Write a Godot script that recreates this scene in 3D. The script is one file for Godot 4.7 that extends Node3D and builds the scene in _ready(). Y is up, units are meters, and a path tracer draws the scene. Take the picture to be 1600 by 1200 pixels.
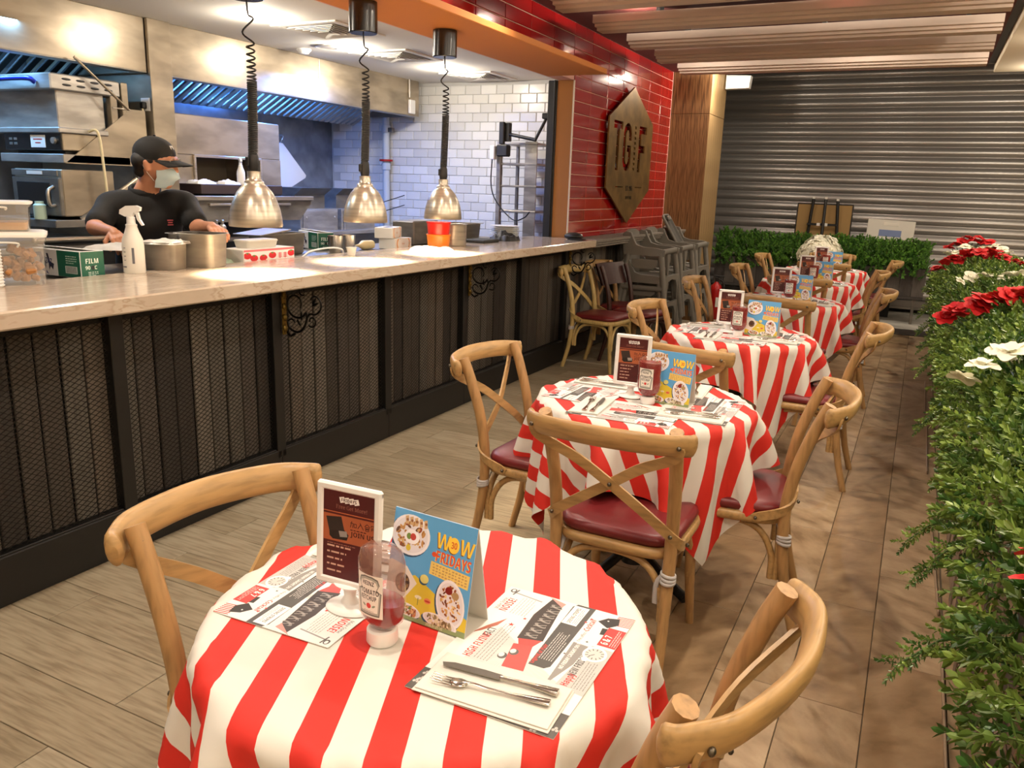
extends Node3D
# A restaurant dining area beside an open kitchen. Metres, y up; the bar runs along -z, the camera stands at the origin.

var M := {}
var taken := {}
var rng := RandomNumberGenerator.new()


# ---------------------------------------------------------------- shapes
class Mb:
	var st := SurfaceTool.new()
	var grp := 1

	func _init() -> void:
		st.begin(Mesh.PRIMITIVE_TRIANGLES)

	func tri(a: Vector3, b: Vector3, c: Vector3, s := -1, ua := Vector2.ZERO, ub := Vector2.ZERO, uc := Vector2.ZERO) -> void:
		st.set_smooth_group(s)
		st.set_uv(ua)
		st.add_vertex(a)
		st.set_uv(uc)
		st.add_vertex(c)
		st.set_uv(ub)
		st.add_vertex(b)

	func quad(a: Vector3, b: Vector3, c: Vector3, d: Vector3, s := -1, ua := Vector2(0, 1), ub := Vector2(1, 1), uc := Vector2(1, 0), ud := Vector2(0, 0)) -> void:
		tri(a, b, c, s, ua, ub, uc)
		tri(a, c, d, s, ua, uc, ud)

	func quado(a: Vector3, b: Vector3, c: Vector3, d: Vector3, out: Vector3) -> void:
		if (b - a).cross(c - a).dot(out) < 0.0:
			quad(a, d, c, b)
		else:
			quad(a, b, c, d)

	func box(c: Vector3, s: Vector3, ch := 0.002, b := Basis()) -> Mb:
		var h := s * 0.5
		ch = minf(ch, minf(h.x, minf(h.y, h.z)) * 0.8)
		var k := h - Vector3(ch, ch, ch)
		for ax in 3:
			var u := (ax + 1) % 3
			var v := (ax + 2) % 3
			for sg in [-1.0, 1.0]:
				var q: Array[Vector3] = []
				for e in [[-1, -1], [1, -1], [1, 1], [-1, 1]]:
					var p := Vector3()
					p[ax] = sg * h[ax]
					p[u] = e[0] * k[u]
					p[v] = e[1] * k[v]
					q.append(c + b * p)
				var o := Vector3()
				o[ax] = sg
				quado(q[0], q[1], q[2], q[3], b * o)
			if ch <= 0.0:
				continue
			for su in [-1.0, 1.0]:
				for sv in [-1.0, 1.0]:
					var q: Array[Vector3] = []
					for e in [[0, -1], [0, 1], [1, 1], [1, -1]]:
						var p := Vector3()
						p[ax] = e[1] * k[ax]
						p[u] = su * (h[u] if e[0] == 0 else k[u])
						p[v] = sv * (k[v] if e[0] == 0 else h[v])
						q.append(c + b * p)
					var o := Vector3()
					o[u] = su
					o[v] = sv
					quado(q[0], q[1], q[2], q[3], b * o)
		if ch > 0.0:
			for sx in [-1.0, 1.0]:
				for sy in [-1.0, 1.0]:
					for sz in [-1.0, 1.0]:
						var a := c + b * Vector3(sx * h.x, sy * k.y, sz * k.z)
						var d := c + b * Vector3(sx * k.x, sy * h.y, sz * k.z)
						var e := c + b * Vector3(sx * k.x, sy * k.y, sz * h.z)
						if sx * sy * sz > 0:
							tri(a, d, e)
						else:
							tri(a, e, d)
		return self

	# sweep of an ellipse (r * flat.x sideways, r * flat.y along the up direction) along a path
	func tube(pts: PackedVector3Array, r: Variant, n := 8, up := Vector3.ZERO, flat := Vector2.ONE, closed := false, cap := true) -> Mb:
		grp += 1
		var g := grp
		var m := pts.size()
		var rings: Array[PackedVector3Array] = []
		var nrm := up
		for i in m:
			var t: Vector3
			if closed:
				t = pts[(i + 1) % m] - pts[(i + m - 1) % m]
			else:
				t = pts[mini(i + 1, m - 1)] - pts[maxi(i - 1, 0)]
			t = t.normalized()
			if up != Vector3.ZERO:
				nrm = up
			elif i == 0:
				nrm = Vector3.UP if absf(t.y) < 0.9 else Vector3.RIGHT
			nrm = (nrm - t * nrm.dot(t)).normalized()
			var sd := t.cross(nrm)
			var rr: float = r[i] if r is Array or r is PackedFloat32Array else r
			var ring := PackedVector3Array()
			for j in n:
				var a := TAU * j / n
				ring.append(pts[i] + sd * cos(a) * rr * flat.x + nrm * sin(a) * rr * flat.y)
			rings.append(ring)
		for i in (m if closed else m - 1):
			var A := rings[i]
			var B := rings[(i + 1) % m]
			for j in n:
				var k := (j + 1) % n
				quad(A[j], A[k], B[k], B[j], g, Vector2(float(j) / n, i), Vector2(float(j + 1) / n, i), Vector2(float(j + 1) / n, i + 1), Vector2(float(j) / n, i + 1))
		if cap and not closed:
			for j in range(1, n - 1):
				tri(rings[0][0], rings[0][j + 1], rings[0][j])
				tri(rings[m - 1][0], rings[m - 1][j], rings[m - 1][j + 1])
		return self

	# profile points (radius, y) from bottom to top on the outside
	func lathe(prof: PackedVector2Array, n := 24, c := Vector3.ZERO, sharp := 38.0, b := Basis()) -> Mb:
		grp += 1
		for i in prof.size() - 1:
			var p := prof[i]
			var q := prof[i + 1]
			if i > 0 and rad_to_deg(absf((q - p).angle_to(p - prof[i - 1]))) > sharp:
				grp += 1
			for j in n:
				var a := TAU * j / n
				var e := TAU * (j + 1) / n
				var d1 := Vector3(cos(a), 0, -sin(a))
				var d2 := Vector3(cos(e), 0, -sin(e))
				var A := c + b * (d1 * p.x + Vector3.UP * p.y)
				var B := c + b * (d2 * p.x + Vector3.UP * p.y)
				var C := c + b * (d2 * q.x + Vector3.UP * q.y)
				var D := c + b * (d1 * q.x + Vector3.UP * q.y)
				var u1 := float(j) / n
				var u2 := float(j + 1) / n
				if p.x > 1e-6:
					tri(A, B, C, grp, Vector2(u1, p.y), Vector2(u2, p.y), Vector2(u2, q.y))
				if q.x > 1e-6:
					tri(A, C, D, grp, Vector2(u1, p.y), Vector2(u2, q.y), Vector2(u1, q.y))
		return self

	# rows of points; uv rows optional
	func sheet(rows: Array, uvs: Array = [], flip := false) -> Mb:
		grp += 1
		for i in rows.size() - 1:
			for j in rows[i].size() - 1:
				var a: Vector3 = rows[i][j]
				var b: Vector3 = rows[i][j + 1]
				var c: Vector3 = rows[i + 1][j + 1]
				var d: Vector3 = rows[i + 1][j]
				var ua := Vector2.ZERO
				var ub := ua
				var uc := ua
				var ud := ua
				if uvs.size():
					ua = uvs[i][j]
					ub = uvs[i][j + 1]
					uc = uvs[i + 1][j + 1]
					ud = uvs[i + 1][j]
				if flip:
					quad(a, d, c, b, grp, ua, ud, uc, ub)
				else:
					quad(a, b, c, d, grp, ua, ub, uc, ud)
		return self

	# polygon (x, y) pulled from z = 0 to z = depth, then placed by t
	func prism(poly: PackedVector2Array, depth: float, t := Transform3D(), smooth_side := false) -> Mb:
		if Geometry2D.is_polygon_clockwise(poly):
			poly.reverse()
		var idx := Geometry2D.triangulate_polygon(poly)
		grp += 1
		for k in range(0, idx.size(), 3):
			var a := poly[idx[k]]
			var b := poly[idx[k + 1]]
			var c := poly[idx[k + 2]]
			if (b - a).cross(c - a) < 0:
				var s := b
				b = c
				c = s
			tri(t * Vector3(a.x, a.y, depth), t * Vector3(b.x, b.y, depth), t * Vector3(c.x, c.y, depth))
			tri(t * Vector3(a.x, a.y, 0), t * Vector3(c.x, c.y, 0), t * Vector3(b.x, b.y, 0))
		for i in poly.size():
			var p := poly[i]
			var q := poly[(i + 1) % poly.size()]
			quad(t * Vector3(p.x, p.y, 0), t * Vector3(q.x, q.y, 0), t * Vector3(q.x, q.y, depth), t * Vector3(p.x, p.y, depth), grp if smooth_side else -1)
		return self

	func ball(c: Vector3, r: Vector3, n := 12, b := Basis()) -> Mb:
		var prof := PackedVector2Array()
		for i in n / 2 + 1:
			var a := -PI / 2 + PI * i / (n / 2)
			prof.append(Vector2(maxf(cos(a), 0.0), sin(a)))
		prof[0].x = 0.0
		prof[prof.size() - 1].x = 0.0
		return lathe(prof, n, c, 90.0, b * Basis.from_scale(r))

	func mesh() -> ArrayMesh:
		st.generate_normals()
		return st.commit()


func curve(pts: Array, n := 24, closed := false) -> PackedVector3Array:   # Catmull-Rom through the points
	var out := PackedVector3Array()
	var m := pts.size()
	var segs := m if closed else m - 1
	for i in segs:
		var p0: Vector3 = pts[(i - 1 + m) % m] if closed or i > 0 else pts[0] * 2.0 - pts[1]
		var p1: Vector3 = pts[i]
		var p2: Vector3 = pts[(i + 1) % m]
		var p3: Vector3 = pts[(i + 2) % m] if closed or i + 2 < m else pts[m - 1] * 2.0 - pts[m - 2]
		var k := maxi(1, int(round(float(n) / segs)))
		for j in k:
			out.append(p1.cubic_interpolate(p2, p0, p3, float(j) / k))
	if not closed:
		out.append(pts[m - 1])
	return out


func rect_path(w: float, d: float, r: float, y: float, n := 4) -> PackedVector3Array:   # rounded rectangle in the xz plane
	var out := PackedVector3Array()
	for q in 4:
		var cx := (w / 2 - r) * (1 if q in [0, 3] else -1)
		var cz := (d / 2 - r) * (1 if q in [0, 1] else -1)
		for i in n + 1:
			var a := PI / 2 * (q + float(i) / n)
			out.append(Vector3(cx + r * cos(a), y, cz + r * sin(a)))
	return out


# rounded box shell: levels are [half-width, half-depth, y, corner radius] from bottom to top
func loft(mb: Mb, levels: Array, n := 5, cap_top := true, cap_bottom := true) -> Mb:
	var rings := []
	for l in levels:
		rings.append(rect_path(l[0] * 2, l[1] * 2, l[3], l[2], n))
	mb.grp += 1
	for i in rings.size() - 1:
		var A: PackedVector3Array = rings[i]
		var B: PackedVector3Array = rings[i + 1]
		for j in A.size():
			var k := (j + 1) % A.size()
			mb.quad(A[k], A[j], B[j], B[k], mb.grp)
	var T: PackedVector3Array = rings[-1]
	var O: PackedVector3Array = rings[0]
	for j in range(1, T.size() - 1):
		if cap_top:
			mb.tri(T[0], T[j + 1], T[j])
		if cap_bottom:
			mb.tri(O[0], O[j], O[j + 1])
	return mb


# ---------------------------------------------------------------- scene tree
func numbered(called: String) -> String:
	var n: int = taken.get(called, 0)
	taken[called] = n + 1
	return called if n == 0 else "%s_%03d" % [called, n]


func tag(o: Node, label: String, category: String, group := "") -> Node:
	o.set_meta("label", label)
	o.set_meta("category", category)
	if group:
		o.set_meta("group", group)
	return o


func thing(called: String, label: String, category: String, at := Vector3.ZERO, turn := 0.0, group := "") -> Node3D:
	var o := Node3D.new()
	o.name = numbered(called)
	add_child(o)
	o.position = at
	o.rotation.y = turn
	tag(o, label, category, group)
	return o


func obj(called: String, shape: Variant, m: Material, parent: Node = null) -> MeshInstance3D:
	var o := MeshInstance3D.new()
	o.mesh = shape.mesh() if shape is Mb else shape
	o.material_override = m
	if parent == null:
		o.name = numbered(called)
		add_child(o)
	else:
		o.name = called
		parent.add_child(o, true)
	return o


func piece(called: String, shape: Mesh, m: Material, parent: Node, at: Vector3) -> MeshInstance3D:
	var o := obj(called, shape, m, parent)
	o.position = at
	return o


func struct(called: String, shape: Variant, m: Material) -> MeshInstance3D:
	var o := obj(called, shape, m)
	o.set_meta("kind", "structure")
	return o


func one(called: String, shape: Variant, m: Material, label: String, category: String, at := Vector3.ZERO, turn := 0.0, group := "") -> MeshInstance3D:
	var o := obj(called, shape, m)
	o.position = at
	o.rotation.y = turn
	tag(o, label, category, group)
	return o


func dup(root: Node3D, label: String, at: Vector3, turn := 0.0) -> Node3D:
	var base := String(root.name).trim_suffix("")
	var re := RegEx.create_from_string("_\\d{3}$")
	base = re.sub(base, "")
	var r: Node3D = root.duplicate()
	r.name = numbered(base)
	add_child(r)
	r.position = at
	r.rotation = Vector3(root.rotation.x, turn, root.rotation.z)
	r.set_meta("label", label)
	return r


func scatter(called: String, shape: Mesh, m: Material, parent: Node, places: Array, colors: Array = []) -> MultiMeshInstance3D:
	var mm := MultiMesh.new()
	mm.transform_format = MultiMesh.TRANSFORM_3D
	if colors.size():
		mm.use_colors = true
	mm.mesh = shape
	mm.instance_count = places.size()
	for i in places.size():
		mm.set_instance_transform(i, places[i])
		if colors.size():
			mm.set_instance_color(i, colors[i])
	var o := MultiMeshInstance3D.new()
	o.multimesh = mm
	o.material_override = m
	o.name = called
	o.set_meta("kind", "stuff")
	parent.add_child(o, true)
	return o


# ---------------------------------------------------------------- pictures for flat print
func fill_poly(im: Image, pts: PackedVector2Array, col: Color) -> void:
	var lo := 1e9
	var hi := -1e9
	for p in pts:
		lo = minf(lo, p.y)
		hi = maxf(hi, p.y)
	var n := pts.size()
	for y in range(maxi(0, int(ceil(lo - 0.5))), mini(im.get_height() - 1, int(floor(hi - 0.5))) + 1):
		var yc := y + 0.5
		var xs: Array[float] = []
		for i in n:
			var a := pts[i]
			var b := pts[(i + 1) % n]
			if (a.y <= yc) != (b.y <= yc):
				xs.append(a.x + (yc - a.y) * (b.x - a.x) / (b.y - a.y))
		xs.sort()
		for i in range(0, xs.size() - 1, 2):
			var x0 := maxi(0, int(round(xs[i])))
			var x1 := mini(im.get_width(), int(round(xs[i + 1])))
			if x1 > x0:
				im.fill_rect(Rect2i(x0, y, x1 - x0, 1), col)


func fill_oval(im: Image, c: Vector2, r: Vector2, col: Color, turn := 0.0) -> void:
	var p := PackedVector2Array()
	for i in 28:
		p.append(c + (Vector2(cos(TAU * i / 28), sin(TAU * i / 28)) * r).rotated(turn))
	fill_poly(im, p, col)


func fill_line(im: Image, a: Vector2, b: Vector2, w: float, col: Color) -> void:
	var n := (b - a).orthogonal().normalized() * w * 0.5
	fill_poly(im, PackedVector2Array([a + n, b + n, b - n, a - n]), col)


func fill_star(im: Image, c: Vector2, r: float, col: Color) -> void:
	var p := PackedVector2Array()
	for i in 10:
		p.append(c + Vector2(0, -r if i % 2 == 0 else -r * 0.42).rotated(TAU * i / 10))
	fill_poly(im, p, col)


var fonts := {}


func letters(s: String, bold := true, serif := false, depth := 0.0) -> TextMesh:
	var key := str(bold) + str(serif)
	if not fonts.has(key):
		var f := SystemFont.new()
		f.font_names = PackedStringArray(["Droid Serif" if serif else "Droid Sans"])
		f.font_weight = 700 if bold else 400
		fonts[key] = f
	var t := TextMesh.new()
	t.text = s
	t.font = fonts[key]
	t.font_size = 64
	t.pixel_size = 1.0 / 46.0   # a capital is about one unit tall
	t.depth = depth
	t.curve_step = 3.0
	return t


# draw text: left end of the baseline at p, capitals h pixels tall, stretched sideways by sx, turned by turn
func write(im: Image, s: String, p: Vector2, h: float, col: Color, sx := 1.0, turn := 0.0, bold := true, serif := false) -> void:
	var arr := letters(s, bold, serif).get_mesh_arrays()
	var v: PackedVector3Array = arr[Mesh.ARRAY_VERTEX]
	var ix: Variant = arr[Mesh.ARRAY_INDEX]
	var order: PackedInt32Array = ix if ix != null and ix.size() else PackedInt32Array(range(v.size()))
	if v.is_empty():
		return
	var lo := v[0]
	for q in v:
		lo = lo.min(q)
	for k in range(0, order.size(), 3):
		var t := PackedVector2Array()
		for e in 3:
			var q := v[order[k + e]] - Vector3(lo.x, 0, 0)
			t.append(p + Vector2(q.x * h * sx, -(q.y + text_drop) * h).rotated(turn))
		fill_poly(im, t, col)


var text_drop := 0.5


func lines(im: Image, p: Vector2, w: float, n: int, step: float, th: float, col: Color) -> void:   # rows of print too small to read
	for i in n:
		var x := 0.0
		var full := w * (0.7 if i == n - 1 else 0.93 + 0.07 * rng.randf())
		while x < full:
			var wd := minf(rng.randf_range(4.0, 14.0) * th / 2.5, full - x)
			im.fill_rect(Rect2i(int(p.x + x), int(p.y + i * step), maxi(1, int(wd)), maxi(1, int(th))), col)
			x += wd + th * 0.9


func picture(w: int, h: int, c: Color) -> Image:
	var im := Image.create(w, h, false, Image.FORMAT_RGB8)
	im.fill(c)
	return im


# ---------------------------------------------------------------- materials
func noise_tex(freq: float, seed_: int, ramp: Array, octaves := 4, size := 512, warp := 0.0, kind := FastNoiseLite.TYPE_SIMPLEX_SMOOTH) -> NoiseTexture2D:
	var n := FastNoiseLite.new()
	n.noise_type = kind
	n.seed = seed_
	n.frequency = freq
	n.fractal_octaves = octaves
	if warp > 0.0:
		n.domain_warp_enabled = true
		n.domain_warp_amplitude = warp
		n.domain_warp_frequency = freq * 0.7
	var t := NoiseTexture2D.new()
	t.width = size
	t.height = size
	t.seamless = true
	t.noise = n
	if ramp.size():
		var g := Gradient.new()
		var off := PackedFloat32Array()
		var cols := PackedColorArray()
		for e in ramp:
			off.append(e[0])
			cols.append(e[1])
		g.offsets = off
		g.colors = cols
		t.color_ramp = g
	return t


func hexc(s: String) -> Color:
	return Color.html(s)


func mk(key: String, col: String, rough := 0.6, metal := 0.0) -> StandardMaterial3D:
	var m := StandardMaterial3D.new()
	m.resource_name = key
	m.albedo_color = hexc(col)
	m.roughness = rough
	m.metallic = metal
	M[key] = m
	return m


func grain(m: StandardMaterial3D, tex: Texture2D, scale: Vector3, world := false) -> StandardMaterial3D:
	m.albedo_texture = tex
	m.uv1_triplanar = true
	m.uv1_world_triplanar = world
	m.uv1_triplanar_sharpness = 6.0
	m.uv1_scale = scale
	return m


func printed(key: String, im: Image, rough := 0.5) -> StandardMaterial3D:
	var m := mk(key, "ffffff", rough)
	m.albedo_texture = ImageTexture.create_from_image(im)
	m.texture_repeat = false
	return m


# ================================================================ the scene
const EXPO := 0.58
const WARM := Color(1.0, 0.94, 0.86)
const COOL := Color(0.30, 0.56, 1.0)


func _ready() -> void:
	rng.seed = 7
	text_drop = 0.478
	# camera
	var cam := Camera3D.new()
	cam.name = "camera"
	add_child(cam)
	cam.position = Vector3(0, 1.55, 0)
	cam.rotation_order = EULER_ORDER_YXZ
	cam.rotation_degrees = Vector3(-13.911, 26.33, 1.925)
	cam.fov = 51.39
	cam.near = 0.05
	cam.far = 60.0
	# air and exposure
	var env := Environment.new()
	env.background_mode = Environment.BG_COLOR
	env.background_color = Color(0.01, 0.01, 0.01)
	env.tonemap_mode = Environment.TONE_MAPPER_LINEAR
	env.tonemap_exposure = EXPO
	env.sdfgi_enabled = true
	env.ssao_enabled = true
	env.ssil_enabled = true
	var we := WorldEnvironment.new()
	we.name = "surroundings"
	we.environment = env
	add_child(we)
	# the lights of the room: downlights of the dining ceiling, kitchen ceiling, under the hoods
	make_materials()
	lamps()
	setting()
	bar()
	kitchen()
	dining()
	planters()
	extras()


func spot(at: Vector3, aim: Vector3, e: float, col: Color, angle := 55.0, size := 0.045, blend := 0.9) -> void:
	var l := SpotLight3D.new()
	l.name = "lamp_beam"
	l.light_color = col
	l.light_energy = e
	l.spot_angle = angle
	l.spot_angle_attenuation = blend
	l.spot_range = 14.0
	l.spot_attenuation = 2.0
	l.light_size = size
	l.shadow_enabled = true
	add_child(l, true)
	l.position = at
	l.look_at_from_position(at, at + aim, Vector3.RIGHT if absf(aim.normalized().y) > 0.95 else Vector3.UP)


func area(at: Vector3, aim: Vector3, w: float, h: float, e: float, col: Color) -> void:
	var l := AreaLight3D.new()
	l.name = "panel_beam"
	l.area_size = Vector2(w, h)
	l.light_color = col
	l.light_energy = e
	l.area_range = 14.0
	l.shadow_enabled = true
	add_child(l, true)
	l.look_at_from_position(at, at + aim, Vector3.RIGHT if absf(aim.normalized().y) > 0.95 else Vector3.UP)


func downlight(x: float, y: float, z: float, e: float, col: Color, label: String, group: String, angle := 60.0) -> void:
	var t := thing("downlight", label, "downlight", Vector3(x, y, z), 0.0, group)
	obj("trim_ring", Mb.new().lathe(PackedVector2Array([Vector2(0.036, -0.004), Vector2(0.05, -0.006), Vector2(0.056, -0.001), Vector2(0.056, 0.0)]), 20), M.lampring, t)
	obj("lens", Mb.new().lathe(PackedVector2Array([Vector2(0, -0.003), Vector2(0.036, -0.003)]), 20), M.glow, t)
	spot(Vector3(x, y - 0.012, z), Vector3(0, -1, 0), e * 0.62, col, angle)
	var l := OmniLight3D.new()
	l.name = "lamp_spill"
	l.light_color = col
	l.light_energy = e * 0.3
	l.omni_range = 14.0
	l.omni_attenuation = 2.0
	l.light_size = 0.03
	l.shadow_enabled = true
	t.add_child(l)
	l.position = Vector3(0, -0.05, 0)


func lamps() -> void:
	var rows := ["behind the camera", "nearest the camera", "above the second table", "above the third table", "above the fourth table", "above the fifth table", "above the sixth table"]
	var zs := [0.6, -1.15, -2.9, -4.6, -6.3, -8.1, -9.75]
	for i in 7:
		downlight(-2.17, 2.917, zs[i], 4.4, WARM, "small warm downlight between ceiling slats along the red wall, " + rows[i], "downlights in the red ceiling")
		downlight(-0.66, 2.917, zs[i], 4.4, WARM, "small warm downlight between ceiling slats over the tables, " + rows[i], "downlights in the red ceiling")
		downlight(2.4, 2.859, zs[i], 4.0, WARM, "round downlight in the beige ceiling far right of the planters, " + rows[i], "downlights in the beige ceiling")
		downlight(0.95, 2.859, zs[i], 4.0, WARM, "round downlight in the beige ceiling above the planters, " + rows[i], "downlights in the beige ceiling")
	var ks := [[-4.15, -2.6, "nearest the camera"], [-4.15, -4.38, "beside the first ceiling vent"], [-4.34, -5.55, "beside the round speaker"], [-4.17, -6.82, "near the white tile wall"]]
	for k in ks:
		downlight(k[0], 2.597, k[1], 3.6, Color(1.0, 0.95, 0.88), "round downlight in the white kitchen ceiling, " + k[2], "kitchen downlights", 78.0)
	# tubes under the exhaust hoods
	area(Vector3(-5.75, 2.42, -5.9), Vector3(0, -1, 0), 0.12, 2.6, 34.0, COOL)
	area(Vector3(-5.75, 2.42, -3.2), Vector3(0, -1, 0), 0.12, 1.6, 14.0, Color(0.5, 0.75, 1.0))


func make_materials() -> void:
	var fine := noise_tex(0.012, 3, [[0.0, Color(0.78, 0.78, 0.78)], [0.5, Color(0.94, 0.94, 0.94)], [1.0, Color(1, 1, 1)]], 5, 512, 18.0)
	var soft := noise_tex(0.006, 11, [[0.2, Color(0.8, 0.8, 0.8)], [0.75, Color(1, 1, 1)]], 4, 512, 30.0)
	var bump := noise_tex(0.03, 5, [], 4, 256)
	M["fine"] = null
	var calm := noise_tex(0.012, 7, [[0.0, Color(0.92, 0.92, 0.92)], [1.0, Color(1, 1, 1)]], 3, 256)
	# wood of the chairs: grain along y, and along x for rails
	grain(mk("honey", "b58d5b", 0.42), fine, Vector3(7, 1.1, 7))
	grain(mk("honey_rail", "b9945f", 0.38), fine, Vector3(1.1, 7, 7))
	grain(mk("yellow_wood", "cdb272", 0.4), fine, Vector3(7, 1.1, 7))
	grain(mk("dark_wood", "3a1710", 0.4), fine, Vector3(7, 1.1, 7))
	mk("vinyl", "6a1d20", 0.38)
	mk("strap", "b9b6b4", 0.9)
	mk("screw", "6d675c", 0.35, 0.9)
	# metal
	grain(mk("steel", "b4aea4", 0.36, 0.6), soft, Vector3(0.6, 2.5, 0.6), true)
	grain(mk("steel_dull", "827d75", 0.45, 0.6), soft, Vector3(0.8, 2.0, 0.8), true)
	grain(mk("steel_bright", "c9c0b2", 0.28, 0.75), fine, Vector3(0.4, 6.0, 0.4))
	mk("cutlery", "c9c4ba", 0.18, 1.0)
	mk("iron", "141210", 0.38, 0.6)
	mk("iron_gold", "6b5622", 0.4, 0.8)
	mk("black", "0d0c0b", 0.55)
	mk("black_gloss", "0a0a0a", 0.25)
	mk("black_frame", "0a0908", 0.5)
	mk("charcoal", "2b2a28", 0.7)
	mk("rubber", "1a1a19", 0.8)
	# walls, ceilings
	mk("grout_red", "dba99c", 0.8)
	for i in 4:
		var m := mk("red_tile_%d" % i, ["941214", "9c1516", "8c1012", "a21918"][i], 0.12)
		m.clearcoat_enabled = true
		m.clearcoat = 0.5
		m.clearcoat_roughness = 0.06
	mk("grout_white", "b9b9b6", 0.8)
	for i in 3:
		mk("white_tile_%d" % i, ["dcdcd8", "e4e4e1", "d4d4d1"][i], 0.22)
	mk("red_ceiling", "5e1f1a", 0.85)
	grain(mk("baffle", "d6c4b6", 0.75), calm, Vector3(0.4, 3, 3), true)
	mk("beige_paint", "e3d6bb", 0.85)
	mk("white_paint", "e2ded4", 0.85)
	mk("orange_paint", "c77d3c", 0.8)
	mk("jamb_paint", "9a6530", 0.8)
	mk("bead", "d9cdbd", 0.7)
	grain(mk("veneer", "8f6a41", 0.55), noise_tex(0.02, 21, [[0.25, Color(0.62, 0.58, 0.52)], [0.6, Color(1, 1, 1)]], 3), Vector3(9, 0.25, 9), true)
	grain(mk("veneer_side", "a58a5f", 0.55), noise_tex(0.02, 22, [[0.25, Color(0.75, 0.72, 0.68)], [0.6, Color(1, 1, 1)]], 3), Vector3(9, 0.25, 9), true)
	mk("shutter", "96928e", 0.32, 0.6)
	mk("shutter_dark", "3a3835", 0.6, 0.3)
	grain(mk("marble_floor", "d9d6cc", 0.25), soft, Vector3(0.5, 0.5, 0.5), true)
	mk("step_dark", "2e2620", 0.6)
	# floor
	var pg := noise_tex(0.010, 31, [[0.15, Color(0.82, 0.80, 0.78)], [0.5, Color(0.94, 0.935, 0.925)], [0.85, Color(1, 1, 1)]], 6, 1024, 40.0)
	for i in 4:
		var m := grain(mk("plank_%d" % i, ["978b74", "9c9079", "91856e", "a0957f"][i], 0.5), pg, Vector3(0.4, 1, 4.6), true)
		m.uv1_offset = Vector3(0.37 * i, 0, 0.21 * i)
	var sg := [streaks(41, 1, 2), streaks(47, -1, 2)]
	for i in 4:
		var m := grain(mk("stone_%d" % i, ["a08a6c", "957d5e", "a79275", "9a8466"][i], 0.42), sg[i % 2], [Vector3(0.62, 1, 0.45), Vector3(0.5, 1, 0.5), Vector3(0.45, 1, 0.62), Vector3(0.7, 1, 0.5)][i], true)
		m.uv1_offset = Vector3(0.31 * i, 0, 0.17 * i)
	mk("joint", "5f5443", 0.9)
	# bar
	var mv := noise_tex(0.006, 51, [[0.0, Color(0.9, 0.87, 0.83)], [0.36, Color(0.93, 0.9, 0.87)], [0.44, Color(0.86, 0.81, 0.76)], [0.47, Color(0.92, 0.9, 0.86)], [0.57, Color(0.95, 0.93, 0.9)], [0.61, Color(0.84, 0.78, 0.72)], [0.64, Color(0.95, 0.93, 0.9)], [1.0, Color(1, 0.98, 0.96)]], 5, 1024, 25.0)
	grain(mk("marble", "cdc2b4", 0.14), mv, Vector3(2.6, 1.3, 0.45), true)
	for i in 6:
		grain(mk("slat_grey_%d" % i, ["6f6a62", "575049", "827b71", "443e3a", "786e63", "5f5852"][i], 0.8), fine, Vector3(6, 0.6, 6), true)
	# cloth and paper
	var stripes := picture(8, 8, hexc("efede6"))
	stripes.fill_rect(Rect2i(0, 0, 4, 8), hexc("d8281b"))
	var cl := mk("cloth", "ffffff", 0.7)
	var st := picture(512, 4, hexc("d8d4cb"))
	st.fill_rect(Rect2i(0, 0, 250, 4), hexc("c92518"))
	cl.albedo_texture = ImageTexture.create_from_image(st)
	cl.backlight_enabled = true
	cl.backlight = Color(0.12, 0.12, 0.12)
	cl.heightmap_enabled = false
	mk("paper", "d8d5cc", 0.8)
	mk("white_plastic", "e9e8e4", 0.35)
	mk("lampring", "d8d2c6", 0.6)
	var g := mk("glow", "fff2dc", 0.5)
	g.emission_enabled = true
	g.emission = Color(1.0, 0.9, 0.72)
	g.emission_energy_multiplier = 14.0
	mk("high_grey", "75726a", 0.55)
	mk("high_dark", "4a4843", 0.6)
	mk("red_gloss", "a3100f", 0.3)
	M.erase("fine")
	mk("iron_dark", "1c1a17", 0.45, 0.5)
	grain(mk("brushed", "cfc4b2", 0.3, 0.75), fine, Vector3(0.3, 9.0, 0.3))
	M.brushed.roughness = 0.3
	var ln := mk("lining", "f4ead6", 0.5)
	ln.metallic = 0.0
	var hg := mk("heat_glow", "fff0d8", 0.5)
	hg.emission_enabled = true
	hg.emission = Color(1.0, 0.86, 0.66)
	hg.emission_energy_multiplier = 6.0
	grain(mk("steel_warm", "a89a84", 0.32, 0.55), soft, Vector3(0.5, 1.4, 0.5), true)
	grain(mk("steel_panel", "98a0aa", 0.4, 0.6), soft, Vector3(0.8, 0.8, 0.8), true)
	mk("blue_plastic", "10239a", 0.35)
	mk("cream", "d8c89c", 0.5)
	mk("pale_green", "b9cdb8", 0.45)
	mk("pale_pvc", "b9c3cc", 0.4)
	mk("dark_brown", "2b1a12", 0.6)
	mk("stone_dim", "6d6252", 0.9)
	mk("print_grey", "6f7077", 0.7)
	mk("film_card", "dedfdb", 0.6)
	mk("towel", "efece4", 0.95)
	mk("potato", "a5703a", 0.5)
	mk("tan_food", "b98a4f", 0.6)
	mk("foil", "c9c6c0", 0.22, 1.0)
	mk("skin", "c98d6c", 0.55)
	mk("hair", "17110d", 0.7)
	mk("shirt", "0b0b0c", 0.85)
	mk("mask_blue", "c3d6d8", 0.8)
	mk("emblem", "b9555a", 0.7)
	var milky := mk("milky", "e8e4da", 0.35)
	milky.backlight_enabled = true
	milky.backlight = Color(0.5, 0.5, 0.48)
	var cp := mk("clear_plastic", "f2efe6", 0.08)
	cp.transparency = BaseMaterial3D.TRANSPARENCY_ALPHA
	cp.albedo_color.a = 0.22
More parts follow.
